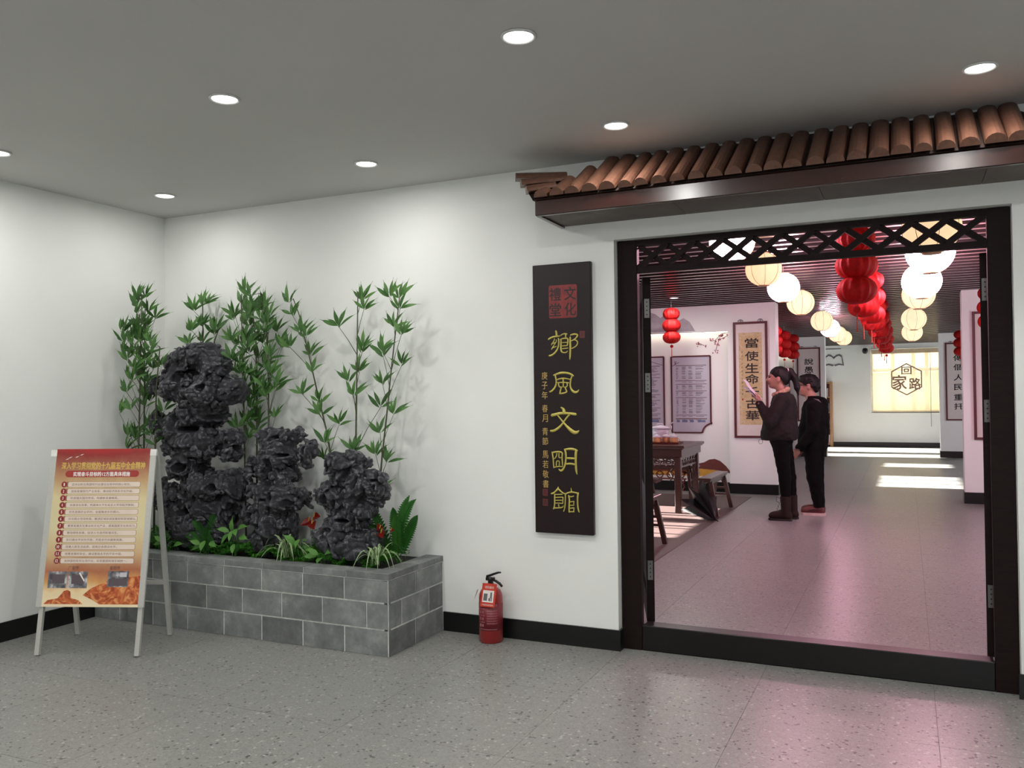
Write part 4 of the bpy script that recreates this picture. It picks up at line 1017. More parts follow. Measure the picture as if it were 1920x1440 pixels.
# ------------------------------------------------------------------ planter
pn = thing('block_planter', 'low grey block planter built against the left and back walls', 'planter', (1.16, -0.3, 0))
XE, YE = 2.315, -0.608
obj('mortar_core', join(box(0.002, XE - 0.030, YE + 0.004, YE + 0.11, 0.0, 0.419), box(XE - 0.115, XE - 0.004, YE + 0.03, -0.002, 0.0, 0.419)), 'mortar', pn)
j1 = [0.003, 0.238, 0.535, 0.832, 1.128, 1.422, 1.726, 2.019, XE]
j2 = [0.003, 0.10, 0.395, 0.69, 0.989, 1.274, 1.573, 1.866, 2.17, XE]
rows = [(0.0, 0.146, j1), (0.146, 0.293, j2), (0.293, 0.420, j1)]
sj = [[YE, -0.322, -0.002], [YE, -0.469, -0.166, -0.002], [YE, -0.316, -0.025, -0.002]]
g = 0.0050
for ri, (z0, z1, js) in enumerate(rows):
    za, zb = z0 + (0.001 if ri == 0 else g), z1 - g
    for a, b in zip(js[:-1], js[1:]):
        d = random.uniform(-0.0012, 0.0012)
        last = b == XE
        xa, xb = a + g, (XE - 0.003 if last else b - g)
        xi = XE - 0.030 if last else xb
        obj('block', prism([(xa, YE + d), (xb, YE + d), (xi, YE + 0.028), (xa, YE + 0.028)], 'z', za, zb), 'block', pn)
    ys = sj[ri]
    for k, (a, b) in enumerate(zip(ys[:-1], ys[1:])):
        d = random.uniform(-0.001, 0.001)
        ya = a + (0.003 if k == 0 else g); yb_ = b - g
        yi = YE + 0.031 if k == 0 else ya
        obj('block', prism([(XE + d, ya), (XE + d, yb_), (XE - 0.027, yb_), (XE - 0.027, yi)], 'z', za, zb), 'block', pn)
cj = [0.003, 0.24, 0.54, 0.835, 1.135, 1.432, 1.735, 2.035]
for a, b in zip(cj[:-1], cj[1:]):
    obj('cap_block', box(a + 0.0025, b - 0.0025, YE - 0.004 + random.uniform(-.001, .001), -0.49, 0.4225, 0.456 + random.uniform(-.001, .001), 0.0015), 'block', pn)
obj('cap_block', prism([(2.0375, YE - 0.004), (XE + 0.004, YE - 0.004), (XE + 0.004, -0.30), (2.20, -0.30), (2.20, -0.49), (2.0375, -0.49)], 'z', 0.4225, 0.456), 'block', pn)
obj('cap_block', box(2.20, XE + 0.004, -0.297, -0.115, 0.4225, 0.456, 0.0015), 'block', pn)
obj('cap_block', box(2.20, XE + 0.004, -0.11, -0.002, 0.4225, 0.455, 0.0015), 'block', pn)
obj('cap_joint', join(box(0.003, XE, YE, -0.494, 0.418, 0.4535), box(2.204, XE, -0.494, -0.002, 0.418, 0.4535)), 'mortar', pn)
obj('corner_joint', box(XE - 0.0055, XE - 0.0006, YE + 0.0006, YE + 0.0055, 0.001, 0.4195), 'mortar', pn)
obj('soil', box(0.002, 2.20, -0.50, -0.002, 0.05, 0.435), 'soil', pn)

# ================================================================== rocks and plants (measured coordinates)
BAMBOO = [
 (-0.46, [(0.285, 2.142), (0.273, 1.792), (0.261, 1.399), (0.239, 0.899), (0.227, 0.471)], [(0.286, 2.136), (0.23, 2.072), (0.173, 1.913), (0.28, 2.024), (0.266, 1.864), (0.166, 1.76), (0.216, 1.713), (0.165, 1.589), (0.265, 1.569), (0.215, 1.498), (0.264, 1.399), (0.101, 1.355), (0.176, 1.202), (0.119, 1.102), (0.242, 1.937), (0.285, 1.801)]),
 (-0.38, [(0.225, 2.052), (0.217, 1.616), (0.209, 1.072), (0.216, 0.457)], [(0.259, 2.105), (0.32, 1.993), (0.214, 1.953), (0.245, 1.915), (0.238, 1.725), (0.264, 1.833), (0.206, 1.635), (0.262, 1.561), (0.218, 1.471), (0.191, 1.19), (0.26, 1.272), (0.222, 1.172), (0.194, 1.753)]),
 (-0.43, [(0.416, 1.788), (0.381, 1.505), (0.368, 1.078), (0.35, 0.474)], [(0.428, 1.779), (0.416, 1.744), (0.356, 1.826), (0.385, 1.665), (0.318, 1.667), (0.352, 1.14), (0.402, 1.362), (0.34, 1.211)]),
 (-0.13, [(0.497, 2.134), (0.499, 1.763), (0.519, 1.061), (0.534, 0.437)], [(0.497, 2.111), (0.564, 2.089), (0.497, 2.046), (0.477, 1.913), (0.446, 1.821), (0.495, 1.838)]),
 (-0.1, [(0.622, 1.938), (0.573, 1.836), (0.53, 1.245), (0.514, 0.431)], [(0.564, 1.92), (0.625, 1.908), (0.528, 1.95), (0.576, 1.892)]),
 (-0.2, [(0.906, 2.121), (0.921, 1.604), (0.933, 0.896), (0.939, 0.473)], [(0.902, 2.077), (0.966, 2.144), (0.827, 2.0), (0.913, 1.942), (0.872, 1.828), (0.953, 1.923), (0.894, 1.703), (0.887, 1.623), (0.952, 1.816), (0.95, 1.613), (0.927, 1.498), (0.937, 1.418), (0.948, 1.294), (0.947, 1.17)]),
 (-0.14, [(0.935, 2.107), (0.978, 1.819), (0.984, 1.462), (0.976, 0.466)], [(0.98, 2.042), (0.968, 1.962), (0.934, 2.027), (0.944, 1.856), (0.978, 1.819), (0.966, 1.712), (0.976, 1.587), (0.987, 1.471), (0.985, 1.31), (1.014, 1.808), (1.025, 1.657), (1.0, 1.536), (0.999, 1.442), (0.998, 1.282)]),
 (-0.2, [(1.079, 2.128), (1.122, 1.915), (1.133, 1.67), (1.134, 1.181), (1.11, 0.484)], [(1.046, 2.111), (1.104, 2.042), (1.127, 1.93), (1.186, 1.983), (1.057, 2.026), (1.138, 1.865), (1.208, 1.88), (1.195, 1.706), (1.23, 1.779), (1.136, 1.597), (1.206, 1.596), (1.205, 1.495), (1.135, 1.505), (1.198, 1.321)]),
 (-0.2, [(1.342, 2.077), (1.388, 1.971), (1.459, 1.729), (1.532, 1.455), (1.6, 1.219), (1.639, 1.018), (1.679, 0.519)], [(1.347, 2.047), (1.324, 1.976), (1.442, 1.857), (1.491, 1.832), (1.373, 1.76), (1.463, 1.716), (1.556, 1.601), (1.449, 1.464), (1.543, 1.419), (1.586, 1.338), (1.678, 1.276), (1.617, 1.161), (1.562, 1.053)]),
 (-0.2, [(1.844, 2.087), (1.831, 1.584), (1.818, 1.088), (1.8, 0.526)], [(1.84, 2.054), (1.896, 1.981), (1.737, 1.879), (1.836, 1.722), (1.884, 1.746), (1.819, 1.6), (1.755, 1.544), (1.86, 1.451), (1.825, 1.111), (1.973, 1.38)]),
 (-0.2, [(2.158, 2.11), (2.122, 1.869), (2.08, 1.578), (2.047, 1.319), (2.014, 1.091), (1.988, 0.863), (1.943, 0.568)], [(2.127, 2.037), (2.147, 2.044), (2.206, 1.964), (2.125, 1.866), (2.215, 1.811), (2.063, 1.714), (2.163, 1.634), (1.987, 1.691), (2.0, 1.518), (2.12, 1.337), (1.982, 1.225), (1.955, 1.087), (2.056, 1.046), (2.031, 0.877)]),
]
ROCK_TALL = (-0.33, [(0.675, 1.706, 0.176, 0.078), (0.797, 1.641, 0.107, 0.066), (0.502, 1.659, 0.063, 0.073), (0.543, 1.626, 0.098, 0.105), (0.366, 1.546, 0.085, 0.058), (0.323, 1.526, 0.054, 0.058), (0.564, 1.522, 0.165, 0.104), (0.783, 1.477, 0.113, 0.093, -0.06), (0.956, 1.485, 0.08, 0.071), (0.673, 1.345, 0.176, 0.093), (0.343, 1.261, 0.074, 0.079), (0.421, 1.282, 0.085, 0.063), (0.534, 1.241, 0.138, 0.094), (0.927, 1.182, 0.098, 0.053), (0.926, 1.081, 0.072, 0.045), (0.685, 1.149, 0.189, 0.103), (0.42, 1.125, 0.078, 0.058), (0.602, 1.003, 0.123, 0.124, -0.04), (0.792, 0.875, 0.159, 0.076, -0.05), (0.977, 0.881, 0.085, 0.1), (0.368, 0.793, 0.072, 0.089), (0.531, 0.752, 0.104, 0.114), (0.79, 0.712, 0.153, 0.101), (0.627, 0.601, 0.19, 0.145), (0.79, 0.589, 0.146, 0.102)], [(0.471, 1.209, 0.019, 0.044), (0.724, 0.857, 0.023, 0.021), (0.905, 0.868, 0.022, 0.018), (0.89, 1.202, 0.021, 0.024), (0.629, 0.993, 0.024, 0.021), (0.839, 1.507, 0.019, 0.015), (0.619, 1.578, 0.021, 0.025), (0.437, 1.566, 0.032, 0.042), (0.655, 0.706, 0.027, 0.016), (0.793, 0.997, 0.08, 0.018), (0.862, 1.314, 0.066, 0.025), (0.548, 1.335, 0.026, 0.062), (0.419, 0.884, 0.025, 0.073), (0.672, 1.242, 0.082, 0.015)])
ROCK_MID = (-0.3, [(1.227, 1.181, 0.108, 0.046), (1.395, 1.19, 0.074, 0.04), (1.513, 1.096, 0.052, 0.077), (1.32, 1.086, 0.116, 0.074), (1.101, 0.992, 0.056, 0.064), (1.225, 1.002, 0.104, 0.064), (1.347, 0.939, 0.083, 0.059), (1.215, 0.846, 0.089, 0.063), (1.392, 0.815, 0.105, 0.081, -0.04), (1.519, 0.806, 0.05, 0.054), (1.27, 0.744, 0.112, 0.078), (1.099, 0.684, 0.086, 0.064), (1.288, 0.656, 0.148, 0.07), (1.316, 0.584, 0.111, 0.059), (1.221, 0.519, 0.141, 0.082)], [(1.302, 1.185, 0.03, 0.017), (1.394, 1.08, 0.03, 0.01), (1.321, 1.023, 0.014, 0.024), (1.332, 0.82, 0.02, 0.024), (1.118, 0.692, 0.019, 0.019), (1.136, 1.173, 0.019, 0.019), (1.168, 0.919, 0.038, 0.03), (1.465, 0.789, 0.016, 0.017), (1.222, 0.638, 0.048, 0.013), (1.54, 1.111, 0.013, 0.029)])
ROCK_LOW = (-0.36, [(1.882, 1.043, 0.109, 0.053), (1.796, 1.034, 0.048, 0.05), (1.974, 1.011, 0.046, 0.038), (1.864, 0.959, 0.089, 0.066), (2.064, 0.896, 0.067, 0.086), (1.964, 0.879, 0.079, 0.069), (1.769, 0.836, 0.115, 0.067), (1.897, 0.82, 0.092, 0.067), (1.879, 0.743, 0.101, 0.059), (2.013, 0.756, 0.043, 0.033), (1.81, 0.677, 0.073, 0.063), (1.912, 0.654, 0.092, 0.08), (1.775, 0.59, 0.111, 0.071), (1.945, 0.573, 0.116, 0.058), (2.044, 0.599, 0.066, 0.048), (1.877, 0.541, 0.134, 0.062)], [(1.758, 0.829, 0.035, 0.034), (1.788, 1.024, 0.015, 0.029), (2.097, 0.904, 0.013, 0.018), (2.089, 0.948, 0.023, 0.01), (1.837, 0.776, 0.017, 0.049), (1.973, 0.934, 0.015, 0.035), (1.793, 0.648, 0.025, 0.012), (1.895, 0.709, 0.051, 0.011), (1.863, 0.896, 0.012, 0.035)])
PEBBLE = (-0.47, [(2.005, 0.523, 0.061, 0.033), (2.034, 0.541, 0.04, 0.027), (1.972, 0.51, 0.033, 0.024)], [])

def scholar_rock(name, label, data, h, seed, extra_lo=None):
    y0, blobs, holes = data
    B = np.array([b[:4] for b in blobs])
    lo = (B[:, 0] - B[:, 2]).min() - 0.06, y0 - 0.24, (B[:, 1] - B[:, 3]).min() - 0.04
    hi = (B[:, 0] + B[:, 2]).max() + 0.06, y0 + 0.24, (B[:, 1] + B[:, 3]).max() + 0.06
    f = Field(lo, hi, h)
    R = random.Random(seed)
    for b in blobs:
        ry = min(0.16, max(0.065, 0.62 * (b[2] + b[3])))
        dy = (b[4] if len(b) > 4 else 0) + R.uniform(-0.035, 0.02)
        f.ell((b[0], y0 + dy, b[1]), (b[2] * 1.0, ry, b[3] * 1.12), 0.03)
    P = np.stack(np.meshgrid(*f.ax, indexing='ij'), -1)
    near = np.abs(f.F) < 0.09
    Q = P[near]
    wp = np.stack([vnoise(Q, 5.0, 1), vnoise(Q, 5.0, 2), vnoise(Q, 5.0, 3)], -1) * 0.16
    n1 = vnoise(Q + wp, 7.5, seed); rd = 1 - np.abs(2 * n1 - 1)
    n2 = vnoise(Q + wp * 0.7, 17.0, seed + 1); rd2 = 1 - np.abs(2 * n2 - 1)
    n3 = vnoise(Q + wp * 0.5, 33.0, seed + 2); n4 = vnoise(Q, 62.0, seed + 3)
    f.F[near] += 0.085 * np.clip(rd - 0.62, 0, 1) + 0.055 * np.clip(rd2 - 0.5, 0, 1) + 0.019 * (1 - np.abs(2 * n3 - 1)) ** 2 + 0.011 * (1 - np.abs(2 * n4 - 1)) - 0.040
    for (x, z, rx, rz) in holes:
        big = rx * rz > 0.0009
        f.ell((x, y0 - (0.13 if not big else 0.10), z), (rx * 1.15, 0.13 if not big else 0.16, rz * 1.15), 0.012, cut=True)
        f.ell((x, y0 - 0.15, z), (rx * 1.6, 0.05, rz * 1.6), 0.015, cut=True)
    f.above(0.43)
    V, F = f.nets()
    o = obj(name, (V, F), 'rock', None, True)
    c = V.mean(0); c[2] = V[:, 2].min()
    for v in o.data.vertices: v.co -= Vector(c)
    o.location = c
    return tag(o, label, 'rock', 'scholar rocks in the planter')
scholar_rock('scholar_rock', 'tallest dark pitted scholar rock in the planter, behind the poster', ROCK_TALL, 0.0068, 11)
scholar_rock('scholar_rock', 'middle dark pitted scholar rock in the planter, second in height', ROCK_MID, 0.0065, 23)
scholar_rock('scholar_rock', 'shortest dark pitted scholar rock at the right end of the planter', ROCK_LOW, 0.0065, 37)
def pebble():
    y0, blobs, _ = PEBBLE
    f = Field((1.9, -0.56, 0.41), (2.1, -0.36, 0.6), 0.006)
    for x, z, a, b in blobs: f.ell((x, y0, z), (a, 0.05, b), 0.02)
    P = np.stack(np.meshgrid(*f.ax, indexing='ij'), -1); f.F += 0.014 * (vnoise(P, 26, 3) - 0.5)
    f.above(0.43)
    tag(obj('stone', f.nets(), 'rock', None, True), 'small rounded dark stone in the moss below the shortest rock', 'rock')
pebble()

# ---- bamboo: stem, side twigs, every leaf an object of its own
def leaf_mesh(name, L, W, bend, mat, fold=0.25, n=6):
    V, F = [], []
    for i in range(n + 1):
        t = i / n
        w = W * (math.sin(PI * min(1, t * 1.15 + 0.004) ** 0.9) if t < 0.86 else (1 - t) / 0.14 * math.sin(PI * min(1, 0.86 * 1.15 + 0.004) ** 0.9)) * 0.5
        w = max(w, 0.0006)
        x = L * t; z = -bend * L * t * t
        V += [(x, -w, z + w * fold), (x, 0, z), (x, w, z + w * fold)]
    for i in range(n):
        a = i * 3
        F += [(a, a + 1, a + 4, a + 3), (a + 1, a + 2, a + 5, a + 4)]
    return mesh(name, V, F, mat, True)
LEAVES = [leaf_mesh('leaf', 0.115, 0.0235, b, 'bamboo_leaf') for b in (0.05, 0.22, 0.42)]
def orient(d, nrm):
    d = Vector(d).normalized(); n_ = Vector(nrm); n_ = (n_ - d * n_.dot(d))
    if n_.length < 1e-3: n_ = Vector((0, -1, 0.2)) - d * Vector((0, -1, 0.2)).dot(d)
    n_.normalize(); s = n_.cross(d)
    return Matrix((d, s, n_)).transposed()
def put_leaf(me, parent, base, d, nrm, sc):
    o = link('leaf', me, parent)
    m = (orient(d, nrm) * sc).to_4x4(); m.translation = Vector(base) - wloc(parent)
    o.matrix_basis = m
    return o
BL = ['bamboo stem in the far left corner, left of the tallest rock', 'bamboo stem close behind the corner bamboo, left of the tallest rock', 'short bamboo stem against the left edge of the tallest rock',
      'bamboo tip rising straight above the tallest rock', 'bamboo spray leaning right above the tallest rock', 'bushy bamboo stem just right of the tallest rock',
      'bushy bamboo stem midway between the tall and middle rocks', 'bushy bamboo stem at the right side of the clump behind the middle rock', 'slanting bamboo stem leaning left between the middle and shortest rocks',
      'straight slender bamboo stem behind the shortest rock', 'rightmost slender bamboo stem leaning right above the shortest rock']
RB = random.Random(4)
for bi, (y, stem, cl) in enumerate(BAMBOO):
    b0 = (stem[-1][0], y, 0.42)
    t = thing('bamboo', 'green artificial ' + BL[bi], 'bamboo', b0, 'bamboo in the planter')
    pts = [(x, y, z) for x, z in stem[:-1]][::-1]
    obj('stem', tube([b0] + pts, [0.007] + [0.0062 - 0.004 * i / len(pts) for i in range(len(pts))], 7), 'bamboo_stem', t, True)
    zs = np.array([p[1] for p in stem]); xs_ = np.array([p[0] for p in stem]); o_ = np.argsort(zs)
    if bi in (0, 1, 5, 6, 7):
        cl = list(cl) + [(max(0.06, cx + RB.uniform(-0.07, 0.07)), cz - RB.uniform(0.0, 0.08)) for cx, cz in cl[::2]]
    for (cx, cz) in cl:
        cy = y + RB.uniform(-0.09, 0.06); cy = min(cy, -0.07)
        dx = abs(cx - np.interp(cz, zs[o_], xs_[o_]))
        zj = max(0.45, cz - 0.05 - dx * 1.25 - RB.uniform(0, 0.06))
        xj = float(np.interp(zj, zs[o_], xs_[o_]))
        if cz < zs.max() - 0.03:
            mid = ((cx * 0.45 + xj * 0.55), (cy * .45 + y * .55), (cz * 0.5 + zj * 0.5))
            obj('twig', tube([(xj, y, zj), mid, (cx, cy, cz)], [0.0026, 0.002, 0.0016], 4, False), 'bamboo_stem', t)
        else:
            obj('twig', tube([(stem[0][0], y, stem[0][1]), (cx, cy, cz)], [0.002, 0.0016], 4, False), 'bamboo_stem', t)
        lean = math.atan2(cx - xj, max(cz - zj, 0.03)) * 0.5
        nl = RB.choice((5, 5, 6, 6, 7))
        for k in range(nl):
            a = lean + (-1.05 + 2.1 * k / (nl - 1)) + RB.uniform(-0.22, 0.22)
            dy_ = RB.uniform(-0.75, 0.55)
            d = Vector((math.sin(a), dy_ * 0.6, math.cos(a) * 0.95 + 0.25))
            if cy + d.y * 0.11 > -0.02: d.y = -abs(d.y)
            if cx + d.x * 0.16 < 0.05: d.x = abs(d.x)
            L = RB.choice(LEAVES)
            put_leaf(L, t, Vector((cx, cy, cz)) + d.normalized() * 0.008 + Vector((xj - cx, y - cy, zj - cz)).normalized() * RB.uniform(0, 0.022), d, (RB.uniform(-0.4, 0.4), -1, RB.uniform(0.1, 0.8)), RB.uniform(0.78, 1.18))

# ---- low plants
def frond(parent, base, tip, arch, npin, lp, wp, mat='fern_leaf', name='frond'):
    base, tip = np.array(base, float), np.array(tip, float)
    side = np.cross(tip - base, (0, -1, 0.15)); side /= np.linalg.norm(side)
    C_ = lambda t: base + (tip - base) * t + np.array(arch) * (4 * t * (1 - t))
    parts = [tube([C_(t) for t in np.linspace(0, 1, 8)], [0.0022] * 7 + [0.0008], 4, False)]
    for i in range(npin):
        t = 0.16 + 0.84 * i / (npin - 1)
        c = C_(t); tg_ = C_(min(1, t + 0.02)) - C_(max(0, t - 0.02)); tg_ /= np.linalg.norm(tg_)
        l = lp * math.sin(PI * min(0.98, (t * 0.82 + 0.16))) ** 0.8
        for s in (-1, 1):
            d = side * s * 0.9 + tg_ * 0.42 + np.array((0, -0.12, -0.12)); d /= np.linalg.norm(d)
            q = tg_ * wp * 0.5
            parts.append(([c - q, c + d * l * 0.55 - q * 1.1, c + d * l, c + d * l * 0.55 + q * 1.1, c + q], [(0, 1, 2, 3, 4)]))
    return obj(name, join(*parts), mat, parent)
fr = thing('fern', 'tall upright green fern at the right end of the planter', 'fern', (2.15, -0.24, 0.43))
for tip, arch in (((2.005, -0.33, 0.80), (-0.03, 0, 0.06)), ((2.10, -0.22, 0.76), (0, 0, 0.05)), ((2.225, -0.24, 0.84), (-0.02, 0, 0.04)), ((2.305, -0.30, 0.83), (-0.02, 0, 0.06)), ((2.19, -0.33, 0.74), (0.0, 0, 0.04)), ((2.255, -0.2, 0.72), (0.01, 0, 0.04)), ((2.03, -0.36, 0.68), (-0.02, 0, 0.05))):
    frond(fr, (2.15, -0.25, 0.44), tip, arch, 20, 0.046, 0.016)
fr = thing('fern', 'small arching fern in front of the tallest rock', 'fern', (0.86, -0.47, 0.43))
for tip, arch in (((0.99, -0.52, 0.70), (0, 0, 0.07)), ((0.95, -0.54, 0.62), (0, 0, 0.05)), ((0.77, -0.5, 0.66), (0, 0, 0.06)), ((1.0, -0.55, 0.55), (0, 0, 0.06)), ((0.74, -0.53, 0.56), (0, 0, 0.05)), ((0.88, -0.56, 0.66), (0, 0, 0.05))):
    frond(fr, (0.86, -0.48, 0.44), tip, arch, 14, 0.042, 0.013)
fr = thing('fern', 'drooping fern low beside the rear leg of the poster stand', 'fern', (0.42, -0.46, 0.43))
for tip, arch in (((0.30, -0.52, 0.62), (0, 0, 0.07)), ((0.52, -0.54, 0.60), (0, 0, 0.06)), ((0.38, -0.55, 0.66), (0, 0, 0.05)), ((0.58, -0.5, 0.54), (0, 0, 0.06))):
    frond(fr, (0.42, -0.47, 0.44), tip, arch, 14, 0.04, 0.013)
def blade(base, d, L, w, rise, n=8):
    V, F, U = [], [], []
    d = np.array(d, float); s = np.array([-d[1], d[0], 0]); s /= np.linalg.norm(s) + 1e-9
    for i in range(n + 1):
        t = i / n
        p = np.array(base) + d * L * (t * 0.9) + np.array([0, 0, rise * (1.5 * t - 1.5 * t * t) * L])
        ww = w * (1 - t ** 2.2) * 0.5 + 0.0006
        V += [p - s * ww, p + s * ww]; U += [(0, t), (1, t)]
    for i in range(n): F.append((2 * i, 2 * i + 1, 2 * i + 3, 2 * i + 2))
    return V, F, U
def spider_plant(c, label, seed):
    R = random.Random(seed)
    t = thing('spider_plant', label, 'plant', c)
    for k in range(17):
        a = 2 * PI * k / 17 + R.uniform(-0.2, 0.2)
        L = R.uniform(0.17, 0.25)
        V, F, U = blade((c[0] + R.uniform(-.008, .008), c[1] + R.uniform(-.008, .008), c[2]), (math.cos(a), math.sin(a) * 0.8, 0), L, R.uniform(0.011, 0.015), R.uniform(0.8, 1.4))
        obj('leaf', (V, F), 'spider', t, True, uvs=U)
    for k in range(6):
        a = R.uniform(0, 2 * PI)
        V, F, U = blade(c, (math.cos(a) * 0.45, math.sin(a) * 0.35, 0), 0.14, 0.010, R.uniform(1.7, 2.2))
        obj('leaf', (V, F), 'spider', t, True, uvs=U)
spider_plant((1.512, -0.49, 0.475), 'striped spider plant at the front edge before the middle rock', 3)
spider_plant((2.15, -0.47, 0.475), 'striped spider plant at the front right corner of the planter', 9)
BROAD = [leaf_mesh('leaf', 0.085, 0.036, b, 'broad_leaf', 0.3) for b in (0.25, 0.5)]
def leafy(c, label, dirs, sc=1.0):
    t = thing('leafy_plant', label, 'plant', c)
    for (dx, dy, dz, h) in dirs:
        e = (c[0] + dx * 0.05, c[1] + dy * 0.04, c[2] + h)
        obj('stalk', tube([c, ((c[0] + e[0]) / 2 + dx * .01, (c[1] + e[1]) / 2, c[2] + h * 0.6), e], 0.0018, 4, False), 'fern_leaf', t)
        put_leaf(random.choice(BROAD), t, e, (dx, dy, dz), (dx * 0.3, -0.9, 0.8), sc * random.uniform(0.85, 1.15))
leafy((1.12, -0.50, 0.44), 'bright green broad-leaved plant between the tall and middle rocks', [(-0.5, -0.5, 0.3, 0.17), (-0.4, -0.7, -0.5, 0.16), (0.1, -0.7, -0.8, 0.18), (0.5, -0.6, -0.2, 0.19), (0.7, -0.3, 0.4, 0.19), (1.0, -0.4, 0.1, 0.14), (0.0, -0.4, 0.8, 0.17), (0.4, -0.8, -0.8, 0.10)])
leafy((0.91, -0.52, 0.44), 'low broad-leaved plant with a curled leaf before the tallest rock', [(-0.7, -0.5, 0.5, 0.08), (0.3, -0.8, -0.4, 0.11), (0.8, -0.4, 0.4, 0.07), (0.9, -0.5, -0.1, 0.10), (-0.9, -0.3, 0.0, 0.06)])
leafy((1.60, -0.46, 0.44), 'small light green sprig right of the middle rock', [(-0.6, -0.4, 0.6, 0.12), (0.5, -0.6, 0.5, 0.13), (0.2, -0.8, -0.4, 0.15), (0.8, -0.3, 0.1, 0.09), (-0.2, -0.7, 0.7, 0.10)])
leafy((1.80, -0.50, 0.44), 'dark low sprig in the moss before the shortest rock', [(-0.6, -0.4, 0.5, 0.07), (0.5, -0.6, 0.4, 0.08), (0.2, -0.8, 0.0, 0.06), (-0.9, -0.3, 0.1, 0.06)])
leafy((0.60, -0.53, 0.44), 'round-leaved sprig at the front left of the planter', [(-0.6, -0.4, 0.5, 0.08), (0.5, -0.6, 0.4, 0.10), (0.2, -0.8, 0.0, 0.07), (-0.9, -0.3, 0.1, 0.07), (0.9, -0.2, 0.3, 0.06)])
def heart(c, d, nrm, s):
    pts = [(0, 0), (0.25, 0.42), (0.02, 0.55), (-0.2, 0.36)]
    poly_ = [(0.0, 0.0), (-0.22, 0.22), (-0.2, 0.45), (0.1, 0.52), (0.5, 0.38), (1.0, 0.0), (0.5, -0.38), (0.1, -0.52), (-0.2, -0.45), (-0.22, -0.22)]
    m = orient(d, nrm)
    V = [Vector(c) + m @ Vector((x * s, y * s, abs(y) * s * 0.25 - x * x * s * 0.15)) for x, y in poly_]
    return V, [(0, i, i + 1) for i in range(1, 9)] + [(0, 9, 1)]
def anthurium(c, label, flowers):
    t = thing('anthurium', label, 'flower', c)
    for (x, y_, z, d, s) in flowers:
        obj('flower_stalk', tube([c, ((c[0] + x) / 2, (c[1] + y_) / 2, (c[2] + z) / 2 + 0.02), (x, y_, z)], 0.002, 5, False), 'fern_leaf', t)
        obj('spathe', heart((x, y_, z), d, (0.1, -0.8, 0.6), s), 'anth_red', t)
        dv = Vector((0.45, -0.3, 0.9)).normalized() * s * 0.75
        obj('spadix', tube([(x, y_ - 0.006, z + 0.004), Vector((x, y_ - 0.006, z)) + dv * 0.6, Vector((x, y_ - 0.008, z)) + dv], [0.0035, 0.0032, 0.0018], 6), 'anth_yellow', t)
    for k in range(5):
        a = k * 1.3
        put_leaf(BROAD[0], t, (c[0], c[1], c[2] + 0.03), (math.cos(a), -0.4 + 0.2 * math.sin(a), 0.6), (0, -0.8, 0.6), 1.1)
anthurium((1.54, -0.26, 0.44), 'red anthurium between the middle and shortest rocks', [(1.535, -0.30, 0.665, (-0.6, -0.4, -0.2), 0.06), (1.56, -0.28, 0.69, (0.8, -0.3, 0.2), 0.06), (1.575, -0.32, 0.655, (0.5, -0.5, -0.3), 0.055)])
anthurium((2.11, -0.34, 0.44), 'red anthurium with yellow spadices right of the shortest rock', [(2.075, -0.38, 0.605, (-0.4, -0.5, -0.5), 0.05), (2.115, -0.37, 0.635, (0.4, -0.5, -0.2), 0.05), (2.10, -0.36, 0.66, (-0.1, -0.4, 0.6), 0.04), (2.165, -0.34, 0.65, (0.7, -0.4, 0.1), 0.03)])
def moss_bed():
    R = np.random.default_rng(3)
    n = 15000
    x = R.uniform(0.01, 2.19, n); y = -0.49 + np.abs(R.normal(0, 0.12, n)); y = np.minimum(y, -0.02)
    nz = vnoise(np.stack([x, y, 0 * x], -1), 14, 2)
    z = 0.440 + 0.13 * np.clip(nz - 0.25, 0, 1) + R.uniform(0, 0.018, n)
    a = R.uniform(0, 2 * PI, n); s = R.uniform(0.009, 0.02, n); tilt = R.uniform(-0.2, 1.1, n)
    dx, dy_ = np.cos(a), np.sin(a)
    V = np.empty((n, 4, 3))
    d = np.stack([dx * np.cos(tilt), dy_ * np.cos(tilt), np.sin(tilt)], -1) * s[:, None]
    w = np.stack([-dy_, dx, 0 * dx], -1) * (s * 0.42)[:, None]
    c = np.stack([x, y, z], -1)
    V[:, 0] = c; V[:, 1] = c + d * 0.5 - w; V[:, 2] = c + d; V[:, 3] = c + d * 0.5 + w
    o = obj('moss', (V.reshape(-1, 3), np.arange(n * 4).reshape(n, 4).tolist()), 'moss')
    tag(o, 'bright green moss covering the soil inside the planter', 'moss', None, 'stuff')
moss_bed()

# ================================================================== things in the hall
# ---- glowing paper lanterns
def lantern(loc, dia, mat, label, group, top):
    t = thing('paper_lantern', label, 'lantern', loc, group)
    R = dia / 2
    prof = [(max(0.30 * R, R * math.sin(a)), -R * 0.95 * math.cos(a)) for a in np.linspace(0.28, PI - 0.28, 14)]
    obj('shade', lathe(prof, n=28), mat, t, True, local=True)
    ribs = []
    for k in range(8):
        g = 2 * PI * (k + 0.3) / 8
        ribs.append(tube([((p + 0.0025) * math.cos(g), (p + 0.0025) * math.sin(g), z) for p, z in prof], 0.0022, 3, False))
    obj('wire_frame', join(*ribs), 'lantern_wire', t, local=True)
    obj('collar', join(lathe([(0.30 * R, R * 0.90), (0.32 * R, R * 0.90), (0.32 * R, R * 0.95), (0.30 * R, R * 0.95)], n=16), lathe([(0.30 * R, -R * 0.95), (0.32 * R, -R * 0.95), (0.32 * R, -R * 0.90), (0.30 * R, -R * 0.90)], n=16)), 'lantern_wire', t, local=True)
    obj('hanging_cord', tube([(0, 0, R * 0.93), (0, 0, top - loc[2])], 0.002, 4), 'cord', t, local=True)
    return t
